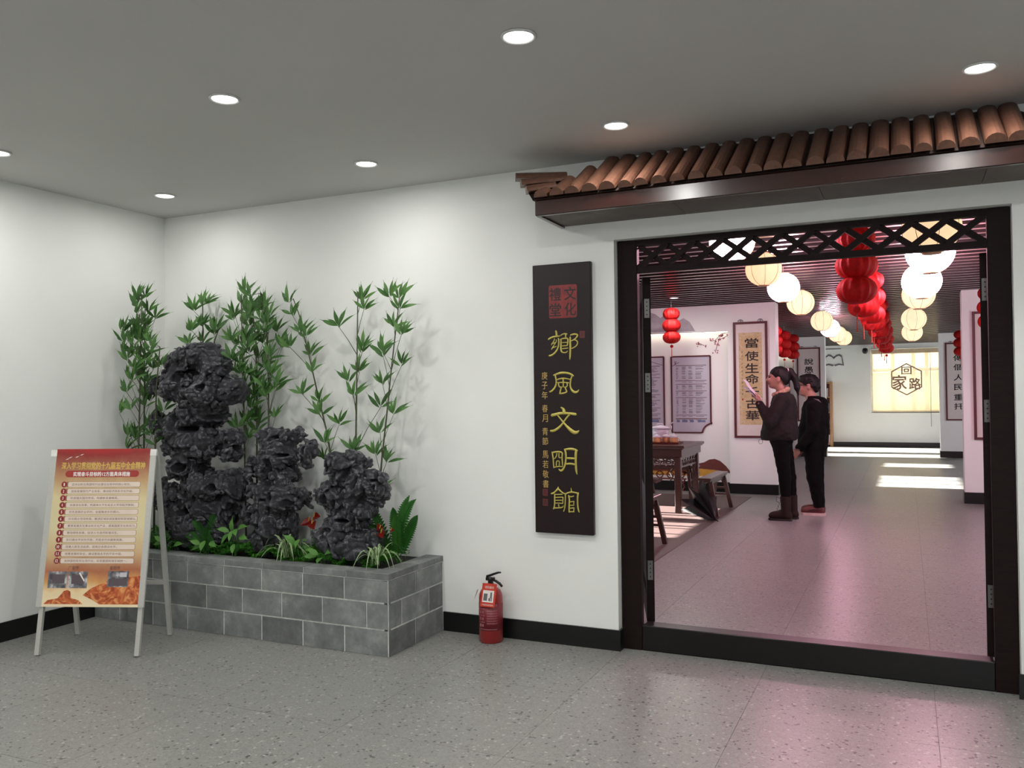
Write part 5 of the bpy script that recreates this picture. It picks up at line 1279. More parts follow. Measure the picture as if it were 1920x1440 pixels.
LW = [(3.787, 1.71, 2.543), (3.767, 3.36, 2.560), (3.788, 4.56, 2.528), (3.784, 6.16, 2.529), (3.789, 8.94, 2.522), (3.761, 10.80, 2.545), (3.772, 12.36, 2.545), (3.80, 13.6, 2.545)]
ML = ['lantern_white', 'lantern_warm', 'lantern_white', 'lantern_mid', 'lantern_mid', 'lantern_white', 'lantern_mid', 'lantern_mid']
for i, (p, m) in enumerate(zip(LW, ML)):
    lantern(p, 0.32, m, f'glowing round paper lantern, {ORD[i]} from the doorway in the left row', 'paper lanterns in the left row', 2.93)
RW = [(5.087, 1.56, 2.495), (5.111, 2.89, 2.537), (5.074, 4.54, 2.507), (5.066, 6.19, 2.553), (5.041, 9.73, 2.555), (5.035, 12.8, 2.555)]
MR = ['lantern_warm', 'lantern_white', 'lantern_white', 'lantern_mid', 'lantern_mid', 'lantern_mid']
for i, (p, m) in enumerate(zip(RW, MR)):
    lantern(p, 0.36, m, f'glowing round paper lantern, {ORD[i]} from the doorway in the right row', 'paper lanterns in the right row', 2.93)
# ---- red honeycomb strings of three
def ball_mesh(R):
    n = 56; prof = []
    for i in range(12):
        a = PI * (0.06 + 0.88 * i / 11)
        prof.append((R * math.sin(a) ** 0.8, -0.72 * R * math.cos(a)))
    return mesh('honeycomb_ball', *lathe(prof, n=n, mod=lambda a, i: 1 - 0.09 * (0.5 + 0.5 * math.cos(a * 14)) - (0.03 if int(a * 56 / (2 * PI) + 0.5) % 2 else 0)), 'red_paper', True)
RBALL = ball_mesh(0.135)
COINM = mesh('coin', *lathe([(0.001, -0.003), (0.02, -0.003), (0.02, 0.003), (0.001, 0.003)], n=14), 'red_paper')
def red_lantern(loc, sc, label, group):
    """loc: centre of the middle ball"""
    t = thing('honeycomb_lantern', label, 'lantern', loc, group)
    for k, s in ((1, 0.92), (0, 1.0), (-1, 0.96)):
        b = link('honeycomb_ball', RBALL, t, (0, 0, 0.168 * k * sc)); b.scale = (sc * s,) * 3; b.rotation_euler = (0, 0, 0.4 * k + loc[1])
    obj('hanging_cord', tube([(0, 0, 0.25 * sc), (0, 0, 2.93 - loc[2])], 0.002, 4), 'cord', t, local=True)
    c = link('coin', COINM, t, (0, 0, -0.30 * sc)); c.rotation_euler = (PI / 2, 0, 0); c.scale = (1.2 * sc,) * 3
    obj('tassel', join(tube([(0, 0, -0.25 * sc), (0, 0, -0.33 * sc)], 0.0015, 4), tube([(0, 0, -0.33 * sc), (0, 0, -0.45 * sc)], [0.004, 0.007], 6)), 'tassel', t, local=True)
    return t
red_lantern((4.632, 1.54, 2.283), 1.0, 'string of three red honeycomb balls nearest the doorway in the middle row', 'red lantern strings in the middle row')
names = [('second', 4.60, 3.3, 2.36), ('third', 4.62, 4.6, 2.40), ('fourth', 4.60, 5.9, 2.41), ('fifth', 4.61, 7.4, 2.42), ('sixth', 4.60, 9.0, 2.43), ('seventh', 4.60, 10.8, 2.44), ('eighth', 4.60, 12.6, 2.45)]
for nm, x, y, z in names:
    red_lantern((x, y, z - 0.02), 1.0, f'string of three red honeycomb balls, {nm} from the doorway in the middle row', 'red lantern strings in the middle row')
red_lantern((1.98, 7.05, 2.40), 0.96, 'lone string of three red honeycomb balls before the framed wall panels', 'red lantern strings by the left wall')
for x, y, z, lb in ((2.69, 10.6, 2.43, 'first'), (2.78, 11.4, 2.41, 'second'), (2.80, 12.5, 2.40, 'third'), (2.80, 13.9, 2.42, 'last')):
    red_lantern((x, y, z), 1.0, f'string of red honeycomb balls, {lb} of the row in the recess behind the left pier', 'red lantern strings in the second bay')
red_lantern((5.92, 14.6, 2.42), 1.0, 'string of three red honeycomb balls hanging before the far right scroll', 'red lantern strings by the right wall')
red_lantern((5.83, 6.9, 2.43), 1.0, 'string of red honeycomb balls half hidden by the right door jamb', 'red lantern strings by the right wall')

# ---- scrolls and wall panels
def scroll(x0, x1, z0, z1, y, label, chars, small=None, aged=True, xs=None):
    t = thing('framed_scroll', label, 'scroll', ((x0 + x1) / 2, y, z0), 'framed calligraphy scrolls')
    obj('frame', frame_rect(x0, x1, z0, z1, 0.032, y - 0.03, y - 0.001), 'frame_wood', t)
    obj('mount', box(x0 + 0.03, x1 - 0.03, y - 0.014, y - 0.002, z0 + 0.03, z1 - 0.03), 'mount', t)
    if aged:
        a, b, c, d = x0 + 0.075, x1 - 0.078, z0 + 0.19, z1 - 0.155
        p = obj('paper', box(a, b, y - 0.0155, y - 0.0142, c, d), 'aged_border', t)
        obj('paper_field', box(a + 0.045, b - 0.045, y - 0.0162, y - 0.0156, c + 0.055, d - 0.05), 'aged', p)
        yk = y - 0.0166
    else:
        p = obj('paper', box(x0 + 0.06, x1 - 0.06, y - 0.0155, y - 0.0142, z0 + 0.12, z1 - 0.10), 'mount', t)
        yk = y - 0.016
    for s, x, z, w, h in chars:
        obj('character', bold(s, (x, yk, z), R_, U_, w, h), 'ink', p)
    if small:
        obj('small_calligraphy', join(*[text(s, (small[1], yk, small[2] - small[3] * i), R_, U_, 0.022, 0.024) for i, s in enumerate(small[0])]), 'ink', p)
        obj('chop', box(small[1] - 0.012, small[1] + 0.012, yk - 0.0004, yk, small[2] - small[3] * (len(small[0]) + 0.4) - 0.014, small[2] - small[3] * (len(small[0]) + 0.4) + 0.012), 'ink_red', p)
    for fx in (0.22, 0.80):
        x = x0 + (x1 - x0) * fx
        obj('hanging_hook', join(tube([(x + 0.035 * math.cos(a), y - 0.015, z1 + 0.005 + 0.03 * math.sin(a)) for a in np.linspace(0, PI, 8)], 0.005, 5), tube([(x, y - 0.015, z1), (x, y - 0.015, z1 + 0.035)], 0.006, 5)), 'ink_grey', t)
    return t
scroll(2.655, 3.135, 0.808, 2.480, 7.98, 'tall framed scroll on aged paper on the left pier behind the woman',
    [(s, 2.913, z, 0.185, 0.135) for s, z in (('當', 2.173), ('使', 1.985), ('生', 1.812), ('命', 1.655), ('千', 1.47), ('古', 1.30), ('華', 1.131))], ('錄古人詩句庚子年春月馬書', 2.776, 2.045, 0.055))
scroll(2.64, 3.15, 0.81, 2.50, 16.0, 'framed pale scroll on the far left pier behind the man',
    [(s, 2.90, z, 0.19, 0.14) for s, z in (('說', 2.18), ('愚', 1.99))], ('庚子年春月', 2.75, 1.9, 0.055), aged=False)
scroll(5.705, 6.22, 0.82, 2.525, 16.4, 'framed pale scroll on the far right pier beside the blind',
    [(s, 5.96, z, 0.19, 0.135) for s, z in (('傳', 2.19), ('個', 1.985), ('人', 1.76), ('民', 1.55), ('重', 1.33), ('托', 1.13))], aged=False)
scroll(5.70, 6.22, 0.82, 2.46, 7.80, 'framed scroll on the near right pier cut by the door jamb', [], aged=False)
def wall_panel(x0, x1, z0, z1, y, label, notch, seed):
    R = random.Random(seed)
    t = thing('wall_panel', label, 'notice', ((x0 + x1) / 2, y, z0), 'framed information panels')
    rn = 0.13
    if notch:
        out = [(x0, z0), (x1 - rn - 0.03, z0)] + [(x1 + 0.03 - rn * 1.25 * math.cos(a), z0 - 0.02 + (rn + 0.03) * math.sin(a)) for a in np.linspace(0.15, PI / 2 - 0.1, 7)] + [(x1, z0 + rn + 0.02), (x1, z1), (x0, z1)]
    else:
        out = [(x0, z0), (x1, z0), (x1, z1), (x0, z1)]
    c = np.mean(out, 0)
    obj('sheet', prism(out, 'y', y - 0.010, y - 0.001), 'panel_sheet', t)
    pts = [(a, y - 0.010, b) for a, b in out]
    obj('frame', join(*[bar(pts[i], pts[(i + 1) % len(pts)], 0.022, 0.022, (0, 1, 0)) for i in range(len(pts))]), 'frame_wood', t)
    W = x1 - x0; z = z1 - 0.16; L = []
    rules = []
    cols = [(0.12, 0.18), (0.27, 0.38), (0.44, 0.55), (0.62, 0.86)]
    while z > z0 + 0.22:
        if R.random() < 0.06: z -= 0.02; rules.append(box(x0 + 0.1 * W, x1 - 0.1 * W, y - 0.0112, y - 0.0104, z, z + 0.008)); z -= 0.02
        for a, b in cols:
            if R.random() < 0.93: L.append(box(x0 + a * W, x0 + (b - R.uniform(0, 0.03 if b < 0.7 else 0.14)) * W, y - 0.0108, y - 0.0102, z, z + 0.0075))
        z -= 0.0125 if R.random() < 0.85 else 0.022
    sh = t.children[0]
    obj('table_print', join(*L), 'ink_grey', sh)
    obj('rule_lines', join(box(x0 + 0.1 * W, x1 - 0.1 * W, y - 0.0112, y - 0.0104, z1 - 0.142, z1 - 0.132), box(x0 + 0.1 * W, x1 - 0.1 * W, y - 0.0112, y - 0.0104, z0 + 0.20, z0 + 0.208), *rules), 'twig', sh)
    obj('footer_print', join(*[box(x0 + a * W, x0 + b * W, y - 0.0108, y - 0.0102, z0 + 0.155, z0 + 0.188) for a, b in ((0.12, 0.2), (0.26, 0.4), (0.46, 0.56), (0.66, 0.86))]), 'ink_blue', sh)
YW = 8.13
wall_panel(1.700, 2.285, 0.872, 2.015, YW, 'framed information panel with a notched corner on the recess wall', True, 2)
wall_panel(0.98, 1.582, 0.872, 2.018, YW, 'framed information panel left of the notched one, half behind the door jamb', False, 5)
wall_panel(1.9, 2.45, 0.9, 2.0, 16.15, 'distant framed information panel in the second recess', False, 8)
for yy, lb in ((8.115, 'first'), (16.135, 'second')):
    t = tag(obj('light_strip', box(-0.4, 2.55, yy - 0.055, yy - 0.04, 2.364, 2.376), 'strip'), f'warm light strip along the top of the {lb} wall recess', 'light')
    t.location.z -= 0.012
# wall pictures printed on the recess
dec = thing('blossom_decal', 'pink plum blossom branches printed on the recess wall', 'mural', (2.35, YW, 2.2))
RD = random.Random(6)
tw, bs = [], []
for pts in ([(2.555, 2.355), (2.45, 2.33), (2.36, 2.24), (2.30, 2.235)], [(2.45, 2.33), (2.40, 2.20), (2.36, 2.06)], [(2.20, 2.17), (2.14, 2.20), (2.10, 2.185)], [(2.555, 2.31), (2.47, 2.27), (2.40, 2.25)]):
    tw.append(tube([(x, YW - 0.002, z) for x, z in pts], 0.004, 4))
    for x, z in pts:
        for k in range(4):
            cx, cz, s = x + RD.uniform(-.04, .04), z + RD.uniform(-.035, .035), RD.uniform(0.009, 0.017)
            bs.append(([(cx + s * math.cos(a) * (1.0 if j % 2 else 0.55), YW - 0.003, cz + s * math.sin(a) * (1.0 if j % 2 else 0.55)) for j, a in enumerate(np.linspace(0, 2 * PI, 10, endpoint=False))], [tuple(range(9, -1, -1))]))
obj('branches', join(*tw), 'twig', dec); obj('blossoms', join(*bs), 'blossom', dec)
dec2 = thing('twig_decal', 'bare ink twig printed across the wall panel tops', 'mural', (1.6, YW, 1.9))
obj('branches', join(*[tube([(x, YW - 0.013, z) for x, z in pts], 0.004, 4) for pts in ([(1.35, 1.96), (1.48, 1.92), (1.57, 1.89)], [(1.715, 1.875), (1.76, 1.90), (1.82, 1.93)], [(1.74, 1.88), (1.78, 1.945)], [(1.76, 1.90), (1.75, 1.95)])]), 'twig', dec2)
hills = tag(obj('hill_mural', prism([(0.9, 2.40), (2.10, 2.38), (2.02, 2.52), (1.93, 2.58), (1.86, 2.55), (1.78, 2.62), (1.66, 2.66), (1.58, 2.60), (1.50, 2.66), (1.40, 2.70), (0.9, 2.70)], 'y', 7.978, 7.9795), 'mural_grey'), 'pale grey hills printed above the wall recess', 'mural')
rm = thing('roof_mural', 'brown curved roof shape with a yellow band painted low on the recess wall', 'mural', (1.9, YW, 0.3))
top = [(0.6, 0.40), (1.4, 0.40), (1.9, 0.41), (2.10, 0.415), (2.17, 0.43), (2.25, 0.475), (2.33, 0.485), (2.41, 0.455), (2.49, 0.385), (2.555, 0.30)]
bot = [(2.555, 0.275), (2.42, 0.31), (2.30, 0.325), (2.20, 0.33), (1.9, 0.345), (0.6, 0.345)]
obj('roof_shape', prism(top + bot, 'y', YW - 0.006, YW - 0.001), 'mural_brown', rm)
obj('yellow_band', prism([(0.6, 0.344), (1.9, 0.344), (2.20, 0.329), (2.36, 0.318), (2.22, 0.225), (0.6, 0.225)], 'y', YW - 0.005, YW - 0.001), 'mural_yellow', rm)

# ---- far end of the hall
bk = thing('book_emblem', 'grey open book emblem on the far wall', 'emblem', (3.14, 20.3, 2.2))
Lf = [(2.905, 2.24), (2.935, 2.44), (3.0, 2.475), (3.07, 2.45), (3.13, 2.39), (3.13, 2.43), (3.06, 2.50), (2.985, 2.525), (2.955, 2.49), (2.925, 2.485), (2.87, 2.20), (3.0, 2.225), (3.10, 2.19), (3.13, 2.23), (3.0, 2.265)]
obj('left_page', prism(Lf[::-1], 'y', 20.285, 20.298), 'icon_grey', bk)
obj('right_page', prism([(6.26 - a, b) for a, b in Lf], 'y', 20.285, 20.298), 'icon_grey', bk)
tag(obj('wall_lettering_strip', box(2.75, 3.32, 20.288, 20.298, 2.655, 2.675), 'icon_grey'), 'thin grey strip above the open book emblem', 'strip')
cc = thing('security_camera', 'small black camera on the far wall near the blind', 'camera', (3.93, 20.26, 2.6))
obj('bracket', box(3.90, 3.96, 20.24, 20.299, 2.66, 2.68), 'cctv', cc); obj('housing', ellipsoid((3.93, 20.2, 2.585), (0.075, 0.08, 0.085)), 'cctv', cc, True); obj('lens', ellipsoid((3.94, 20.135, 2.565), (0.035, 0.03, 0.035), 10, 6), 'screw', cc, True)
obj('base', lathe([(0.03, 2.66), (0.08, 2.66), (0.08, 2.70), (0.03, 2.70)], c=(3.93, 20.2, 0), n=14), 'white_plastic', cc)
bs_ = thing('bookshelf', 'light wood bookshelf against the far wall behind the man', 'bookshelf', (2.72, 20.1, 0))
SX0, SX1 = 2.36, 3.09
obj('side_panel', box(SX0, SX0 + 0.035, 19.98, 20.28, 0.0, 1.77), 'shelf_wood', bs_); obj('side_panel', box(SX1 - 0.06, SX1, 19.98, 20.28, 0.0, 1.77), 'shelf_wood', bs_)
obj('back_panel', box(SX0 + 0.035, SX1 - 0.06, 20.25, 20.27, 0.08, 1.75), 'tray', bs_)
LV = [0.09, 0.52, 0.95, 1.36]
for z in LV + [1.74]:
    obj('shelf', box(SX0 + 0.035, SX1 - 0.06, 19.98, 20.25, z - 0.03, z), 'shelf_wood', bs_)
RK = random.Random(8); bki = 0
def book_proto():
    t = thing('book', 'book', 'book', (0, 0, 0))
    obj('cover', join(box(0, 0.004, 0, 0.17, 0, 0.24), box(0.026, 0.03, 0, 0.17, 0, 0.24), box(0.004, 0.026, 0, 0.004, 0, 0.24)), 'book_a', t, local=True)
    obj('pages', box(0.004, 0.026, 0.004, 0.165, 0.004, 0.236), 'print_white', t, local=True)
    return t
bp = book_proto(); firstb = True
cov = {m: mesh('cover', *join(box(0, 0.004, 0, 0.17, 0, 0.24), box(0.026, 0.03, 0, 0.17, 0, 0.24), box(0.004, 0.026, 0, 0.004, 0, 0.24)), m) for m in ('book_a', 'book_b', 'book_c')}
SHN = ['bottom', 'second', 'third', 'top']
for li, z in enumerate(LV):
    x = SX1 - 0.10
    for k in range(5):
        lb = f'{ORD[k]} thin upright book from the right on the {SHN[li]} shelf'
        if firstb: o = bp; o.location = (x, 20.02, z + 0.001); o['label'] = lb; firstb = False
        else: o = dup(bp, (x, 20.02, z + 0.001), lb)
        o['group'] = f'books on the {SHN[li]} shelf'
        o.children[0].data = cov[RK.choice(list(cov))] if o.children[0].name.startswith('cover') else o.children[0].data
        o.scale = (1, 1, RK.uniform(0.85, 1.15))
        x -= 0.033

# ---- tea table and benches
tag(obj('floor_mat', box(0.2, 2.94, 0.9, 7.6, 0.0, 0.006), 'floor_mat'), 'dark brown floor mat under the tea table, its edge running down the hall', 'mat')
def carved(p, x0, x1, y, z0, z1, axis='x', mat='tea_wood', name='carved_apron'):
    """openwork apron: rails, scrolls and little posts"""
    L = []
    P = (lambda a, z: (a, y, z)) if axis == 'x' else (lambda a, z: (y, a, z))
    L.append(bar(P(x0, z1 - 0.015), P(x1, z1 - 0.015), 0.03, 0.022, (0, 0, 1)))
    L.append(bar(P(x0, z0 + 0.01), P(x1, z0 + 0.01), 0.02, 0.02, (0, 0, 1)))
    nn = max(3, int((x1 - x0) / 0.14))
    for i in range(nn):
        c = x0 + (x1 - x0) * (i + 0.5) / nn; zc = (z0 + z1) / 2 - 0.004; r_ = min(0.045, (z1 - z0) * 0.34)
        L.append(tube([P(c + r_ * math.cos(a), zc + r_ * math.sin(a)) for a in np.linspace(0, 2 * PI, 13)], 0.009, 5, False))
        L.append(tube([P(c - r_ - 0.02, zc), P(c - r_, zc + 0.01), P(c, zc - 0.01), P(c + r_, zc + 0.01), P(c + r_ + 0.02, zc)], 0.008, 5))
    for s, c in ((1, x0), (-1, x1)):
        L.append(tube([P(c + s * 0.02, z0), P(c + s * 0.05, z0 - 0.05), P(c + s * 0.025, z0 - 0.10), P(c + s * 0.055, z0 - 0.15)], 0.012, 5))
    return obj(name, join(*L), mat, p)
tt = thing('tea_table', 'dark carved wooden square tea table in the hall', 'table', (1.93, 6.08, 0))
TX0, TX1, TY0, TY1, TZ = 1.40, 2.46, 5.55, 6.60, 0.825
obj('tabletop', join(box(TX0 - 0.04, TX1 + 0.04, TY0 - 0.04, TY1 + 0.04, TZ - 0.035, TZ, 0.006), box(TX0 - 0.02, TX1 + 0.02, TY0 - 0.02, TY1 + 0.02, TZ - 0.05, TZ - 0.035)), 'tea_wood', tt)
obj('waist_rail', join(box(TX0, TX1, TY0, TY0 + 0.03, TZ - 0.14, TZ - 0.05), box(TX0, TX1, TY1 - 0.03, TY1, TZ - 0.14, TZ - 0.05), box(TX0, TX0 + 0.03, TY0 + 0.03, TY1 - 0.03, TZ - 0.14, TZ - 0.05), box(TX1 - 0.03, TX1, TY0 + 0.03, TY1 - 0.03, TZ - 0.14, TZ - 0.05)), 'tea_wood', tt)
for x in (TX0 + 0.02, TX1 - 0.095):
    for y in (TY0 + 0.02, TY1 - 0.095):
        obj('leg', join(box(x, x + 0.075, y, y + 0.075, 0.006, TZ - 0.14, 0.006), box(x - 0.006, x + 0.081, y - 0.006, y + 0.081, 0.40, 0.425)), 'tea_wood', tt)
carved(tt, TX0 + 0.10, TX1 - 0.10, TY0 + 0.04, TZ - 0.28, TZ - 0.14); carved(tt, TX0 + 0.10, TX1 - 0.10, TY1 - 0.05, TZ - 0.28, TZ - 0.14)
carved(tt, TY0 + 0.10, TY1 - 0.10, TX1 - 0.05, TZ - 0.28, TZ - 0.14, 'y'); carved(tt, TY0 + 0.10, TY1 - 0.10, TX0 + 0.04, TZ - 0.28, TZ - 0.14, 'y')
def bench(c, L, W, Hs, label, along, red=False, splay=0.05):
    t = thing('bench', label, 'bench', (c[0], c[1], 0), 'wooden benches round the tea table')
    A = (lambda a, b, z: (c[0] + a, c[1] + b, z)) if along == 'x' else (lambda a, b, z: (c[0] + b, c[1] + a, z))
    def bx(a0, a1, b0, b1, z0, z1, e=0.0):
        p, q = A(a0, b0, z0), A(a1, b1, z1)
        return box(min(p[0], q[0]), max(p[0], q[0]), min(p[1], q[1]), max(p[1], q[1]), z0, z1, e)
    obj('seat', join(bx(-L / 2, L / 2, -W / 2, W / 2, Hs - 0.028, Hs, 0.004), bx(-L / 2 + 0.015, L / 2 - 0.015, -W / 2 + 0.012, W / 2 - 0.012, Hs - 0.045, Hs - 0.028)), 'tea_wood', t)
    zf = 0.001 if not (0.2 < c[0] < 2.85) else 0.007
    for s in (-1, 1):
        ends = []
        for q in (-1, 1):
            top_ = A(s * (L / 2 - 0.13), q * (W / 2 - 0.03), Hs - 0.045); ft = A(s * (L / 2 - 0.13 + splay), q * (W / 2 + 0.05), zf)
            obj('leg', bar(ft, top_, 0.045, 0.04, A(1, 0, 0) and ((0, 1, 0) if along == 'y' else (1, 0, 0))), 'tea_wood', t)
            ends.append([np.array(ft) * (1 - f) + np.array(top_) * f for f in (0.42, 0.62)])
        for i_ in range(2):
            obj('rung', bar(ends[0][i_], ends[1][i_], 0.03, 0.022, (0, 0, 1)), 'tea_wood', t)
        obj('bracket', join(*[tube([A(s * (L / 2 - 0.14) - s * k * 0.03, q * (W / 2 - 0.035), Hs - 0.05 - (0.10 - 0.03 * k)) if False else A(s * (L / 2 - 0.17 - k * 0.03), q * (W / 2 - 0.035), Hs - 0.06 - 0.02 * (3 - k)) for k in range(4)], 0.012, 5) for q in (-1, 1)]), 'tea_wood', t)
    obj('apron', join(bx(-L / 2 + 0.15, L / 2 - 0.15, -W / 2 + 0.028, -W / 2 + 0.045, Hs - 0.085, Hs - 0.045), bx(-L / 2 + 0.15, L / 2 - 0.15, W / 2 - 0.045, W / 2 - 0.028, Hs - 0.085, Hs - 0.045)), 'tea_wood', t)
    if red:
        y_ = c[1] - W / 2 + 0.03 if along == 'x' else c[0]
        carved(t, c[0] - L / 2 + 0.16, c[0] + L / 2 - 0.16, y_, Hs - 0.20, Hs - 0.06, 'x', 'red_carving', 'carved_apron')
    return t
bench((2.76, 5.93), 1.06, 0.15, 0.455, 'dark wooden bench at the right side of the tea table, over the umbrella', 'y')
bench((1.80, 5.02), 1.06, 0.26, 0.475, 'dark bench with red carved apron in front of the tea table', 'x', True)
bench((1.80, 7.05), 1.06, 0.16, 0.475, 'dark bench behind the tea table near the recess wall', 'x', True)
bench((2.60, 3.00), 1.06, 0.30, 0.475, 'dark wooden bench nearest the doorway, half behind the door leaf', 'y')
ch = thing('wooden_chair', 'dark wooden chair with a curved back behind the door leaf', 'chair', (2.12, 4.25, 0))
obj('seat', box(1.90, 2.34, 4.02, 4.46, 0.43, 0.465, 0.006), 'tea_wood', ch)
for x in (1.93, 2.31):
    for y in (4.05, 4.43):
        obj('leg', box(x - 0.02, x + 0.02, y - 0.02, y + 0.02, 0.006, 0.43), 'tea_wood', ch)
obj('back_post', tube([(2.31, 4.05, 0.46), (2.315, 4.04, 0.62), (2.335, 4.0, 0.80), (2.345, 3.98, 0.90)], 0.018, 6), 'tea_wood', ch); obj('back_post', tube([(1.93, 4.05, 0.46), (1.93, 4.04, 0.62), (1.91, 4.0, 0.80), (1.90, 3.98, 0.90)], 0.018, 6), 'tea_wood', ch)
obj('back_splat', box(2.04, 2.20, 3.99, 4.01, 0.46, 0.90), 'tea_wood', ch); obj('top_rail', tube([(1.90, 3.98, 0.90), (2.12, 3.96, 0.93), (2.345, 3.98, 0.90)], 0.02, 6), 'tea_wood', ch)
for z in (0.15, 0.30):
    obj('stretcher', box(1.95, 2.29, 4.04, 4.06, z, z + 0.025), 'tea_wood', ch)
# tea things
tr = tag(obj('tea_tray', join(box(2.0, 2.36, 5.80, 6.06, TZ + 0.001, TZ + 0.010), frame_rect(0, 1, 0, 1, 0.1, 0, 1) if False else box(2.0, 2.36, 5.80, 5.81, TZ + 0.010, TZ + 0.022), box(2.0, 2.36, 6.05, 6.06, TZ + 0.010, TZ + 0.022), box(2.0, 2.01, 5.81, 6.05, TZ + 0.010, TZ + 0.022), box(2.35, 2.36, 5.81, 6.05, TZ + 0.010, TZ + 0.022)), 'tray'), 'red lacquer tray under the lidded tea jars', 'tray')
def jar(x, y, label):
    t = thing('tea_jar', label, 'jar', (x, y, TZ + 0.011), 'lidded tea jars on the tray')
    obj('body', lathe([(0.035, 0), (0.048, 0.006), (0.05, 0.03), (0.05, 0.066), (0.044, 0.072)], n=18), 'canister', t, True, local=True)
    obj('lid', lathe([(0.053, 0.072), (0.054, 0.078), (0.042, 0.092), (0.018, 0.106), (0.010, 0.110), (0.013, 0.120), (0.008, 0.128), (0.001, 0.130)], n=18), 'porcelain', t, True, local=True)
    obj('handle', tube([(0.048 + 0.022 * math.sin(a), 0, 0.036 - 0.022 * math.cos(a)) for a in np.linspace(0.1, PI - 0.1, 7)], 0.004, 5), 'canister', t, local=True)
jar(2.07, 5.87, 'leftmost white-lidded tea jar on the red tray'); jar(2.175, 5.93, 'middle white-lidded tea jar on the red tray'); jar(2.285, 5.88, 'rightmost white-lidded tea jar on the red tray')
pt_ = thing('lidded_tureen', 'large white porcelain lidded pot at the back of the tea table', 'pot', (2.0, 6.30, TZ))
obj('body', lathe([(0.06, 0.001), (0.09, 0.01), (0.105, 0.06), (0.112, 0.13), (0.108, 0.175)], n=24), 'porcelain', pt_, True, local=True)
obj('lid', lathe([(0.125, 0.175), (0.126, 0.185), (0.10, 0.20), (0.05, 0.215), (0.02, 0.22), (0.001, 0.222)], n=24), 'porcelain', pt_, True, local=True)
obj('knob', tube([(-0.05, 0, 0.21), (-0.03, 0, 0.235), (0.03, 0, 0.235), (0.05, 0, 0.21)], 0.008, 6), 'porcelain', pt_, True, local=True)
obj('handle', tube([(0.11, 0, 0.16), (0.15, 0, 0.175), (0.148, 0, 0.21)], 0.009, 6), 'porcelain', pt_, True, local=True); obj('handle', tube([(-0.11, 0, 0.16), (-0.15, 0, 0.175), (-0.148, 0, 0.21)], 0.009, 6), 'porcelain', pt_, True, local=True)
obj('ladle', tube([(0.08, 0.02, 0.19), (0.14, 0.03, 0.24), (0.17, 0.03, 0.26)], 0.006, 5), 'porcelain', pt_, local=True)
# half-open black umbrella lying by the bench
um = thing('umbrella', 'black half-folded umbrella lying on the floor under the right bench', 'umbrella', (2.70, 5.28, 0.006))
A_, T_ = np.array([2.93, 5.10, 0.03]), np.array([2.60, 5.42, 0.30])
axd = (T_ - A_) / np.linalg.norm(T_ - A_)
e1 = np.cross(axd, (0, 0, 1)); e1 /= np.linalg.norm(e1); e2 = np.cross(e1, axd)
V, F = [], []
NR = 8; NS = 6; RU = random.Random(2)
ROWS = 5
amp = [RU.uniform(0.75, 1.25) for _ in range(NR * 2)]
for j in range(ROWS + 1):
    t_ = j / ROWS
    for k in range(NR * 2):
        a = 2 * PI * k / (NR * 2)
        rad = (0.02 + 0.19 * t_ ** 0.8) * (1.05 if k % 2 == 0 else 0.50) * amp[k] ** t_
        p = A_ + axd * (0.42 * t_ * (1.0 if k % 2 == 0 else 0.84)) * 0.95 + e1 * rad * math.cos(a) + e2 * rad * math.sin(a)
        p[2] = max(p[2], 0.010)
        V.append(p)
for j in range(ROWS):
    for k in range(NR * 2):
        F.append((j * NR * 2 + k, j * NR * 2 + (k + 1) % (NR * 2), (j + 1) * NR * 2 + (k + 1) % (NR * 2), (j + 1) * NR * 2 + k))
obj('canopy_cloth', (V, F), 'umbrella', um)
for k in range(0, NR * 2, 2):
    a_, b_ = V[k], V[ROWS * NR * 2 + k]
    obj('rib', tube([a_, (np.array(a_) + b_) / 2 + axd * 0.01, np.array(b_)], 0.0028, 4), 'screw', um)
obj('shaft', tube([A_ - axd * 0.0, A_ + axd * 0.52], 0.006, 6), 'screw', um); obj('tip', tube([A_, A_ + np.array([0.05, -0.03, -0.018])], [0.008, 0.006], 6), 'black_plastic', um)
ha = A_ + axd * 0.52
obj('handle', tube([ha, ha + axd * 0.05 + e1 * 0.005, ha + axd * 0.07 + e1 * 0.03, ha + axd * 0.05 + e1 * 0.055], 0.010, 6), 'black_plastic', um)

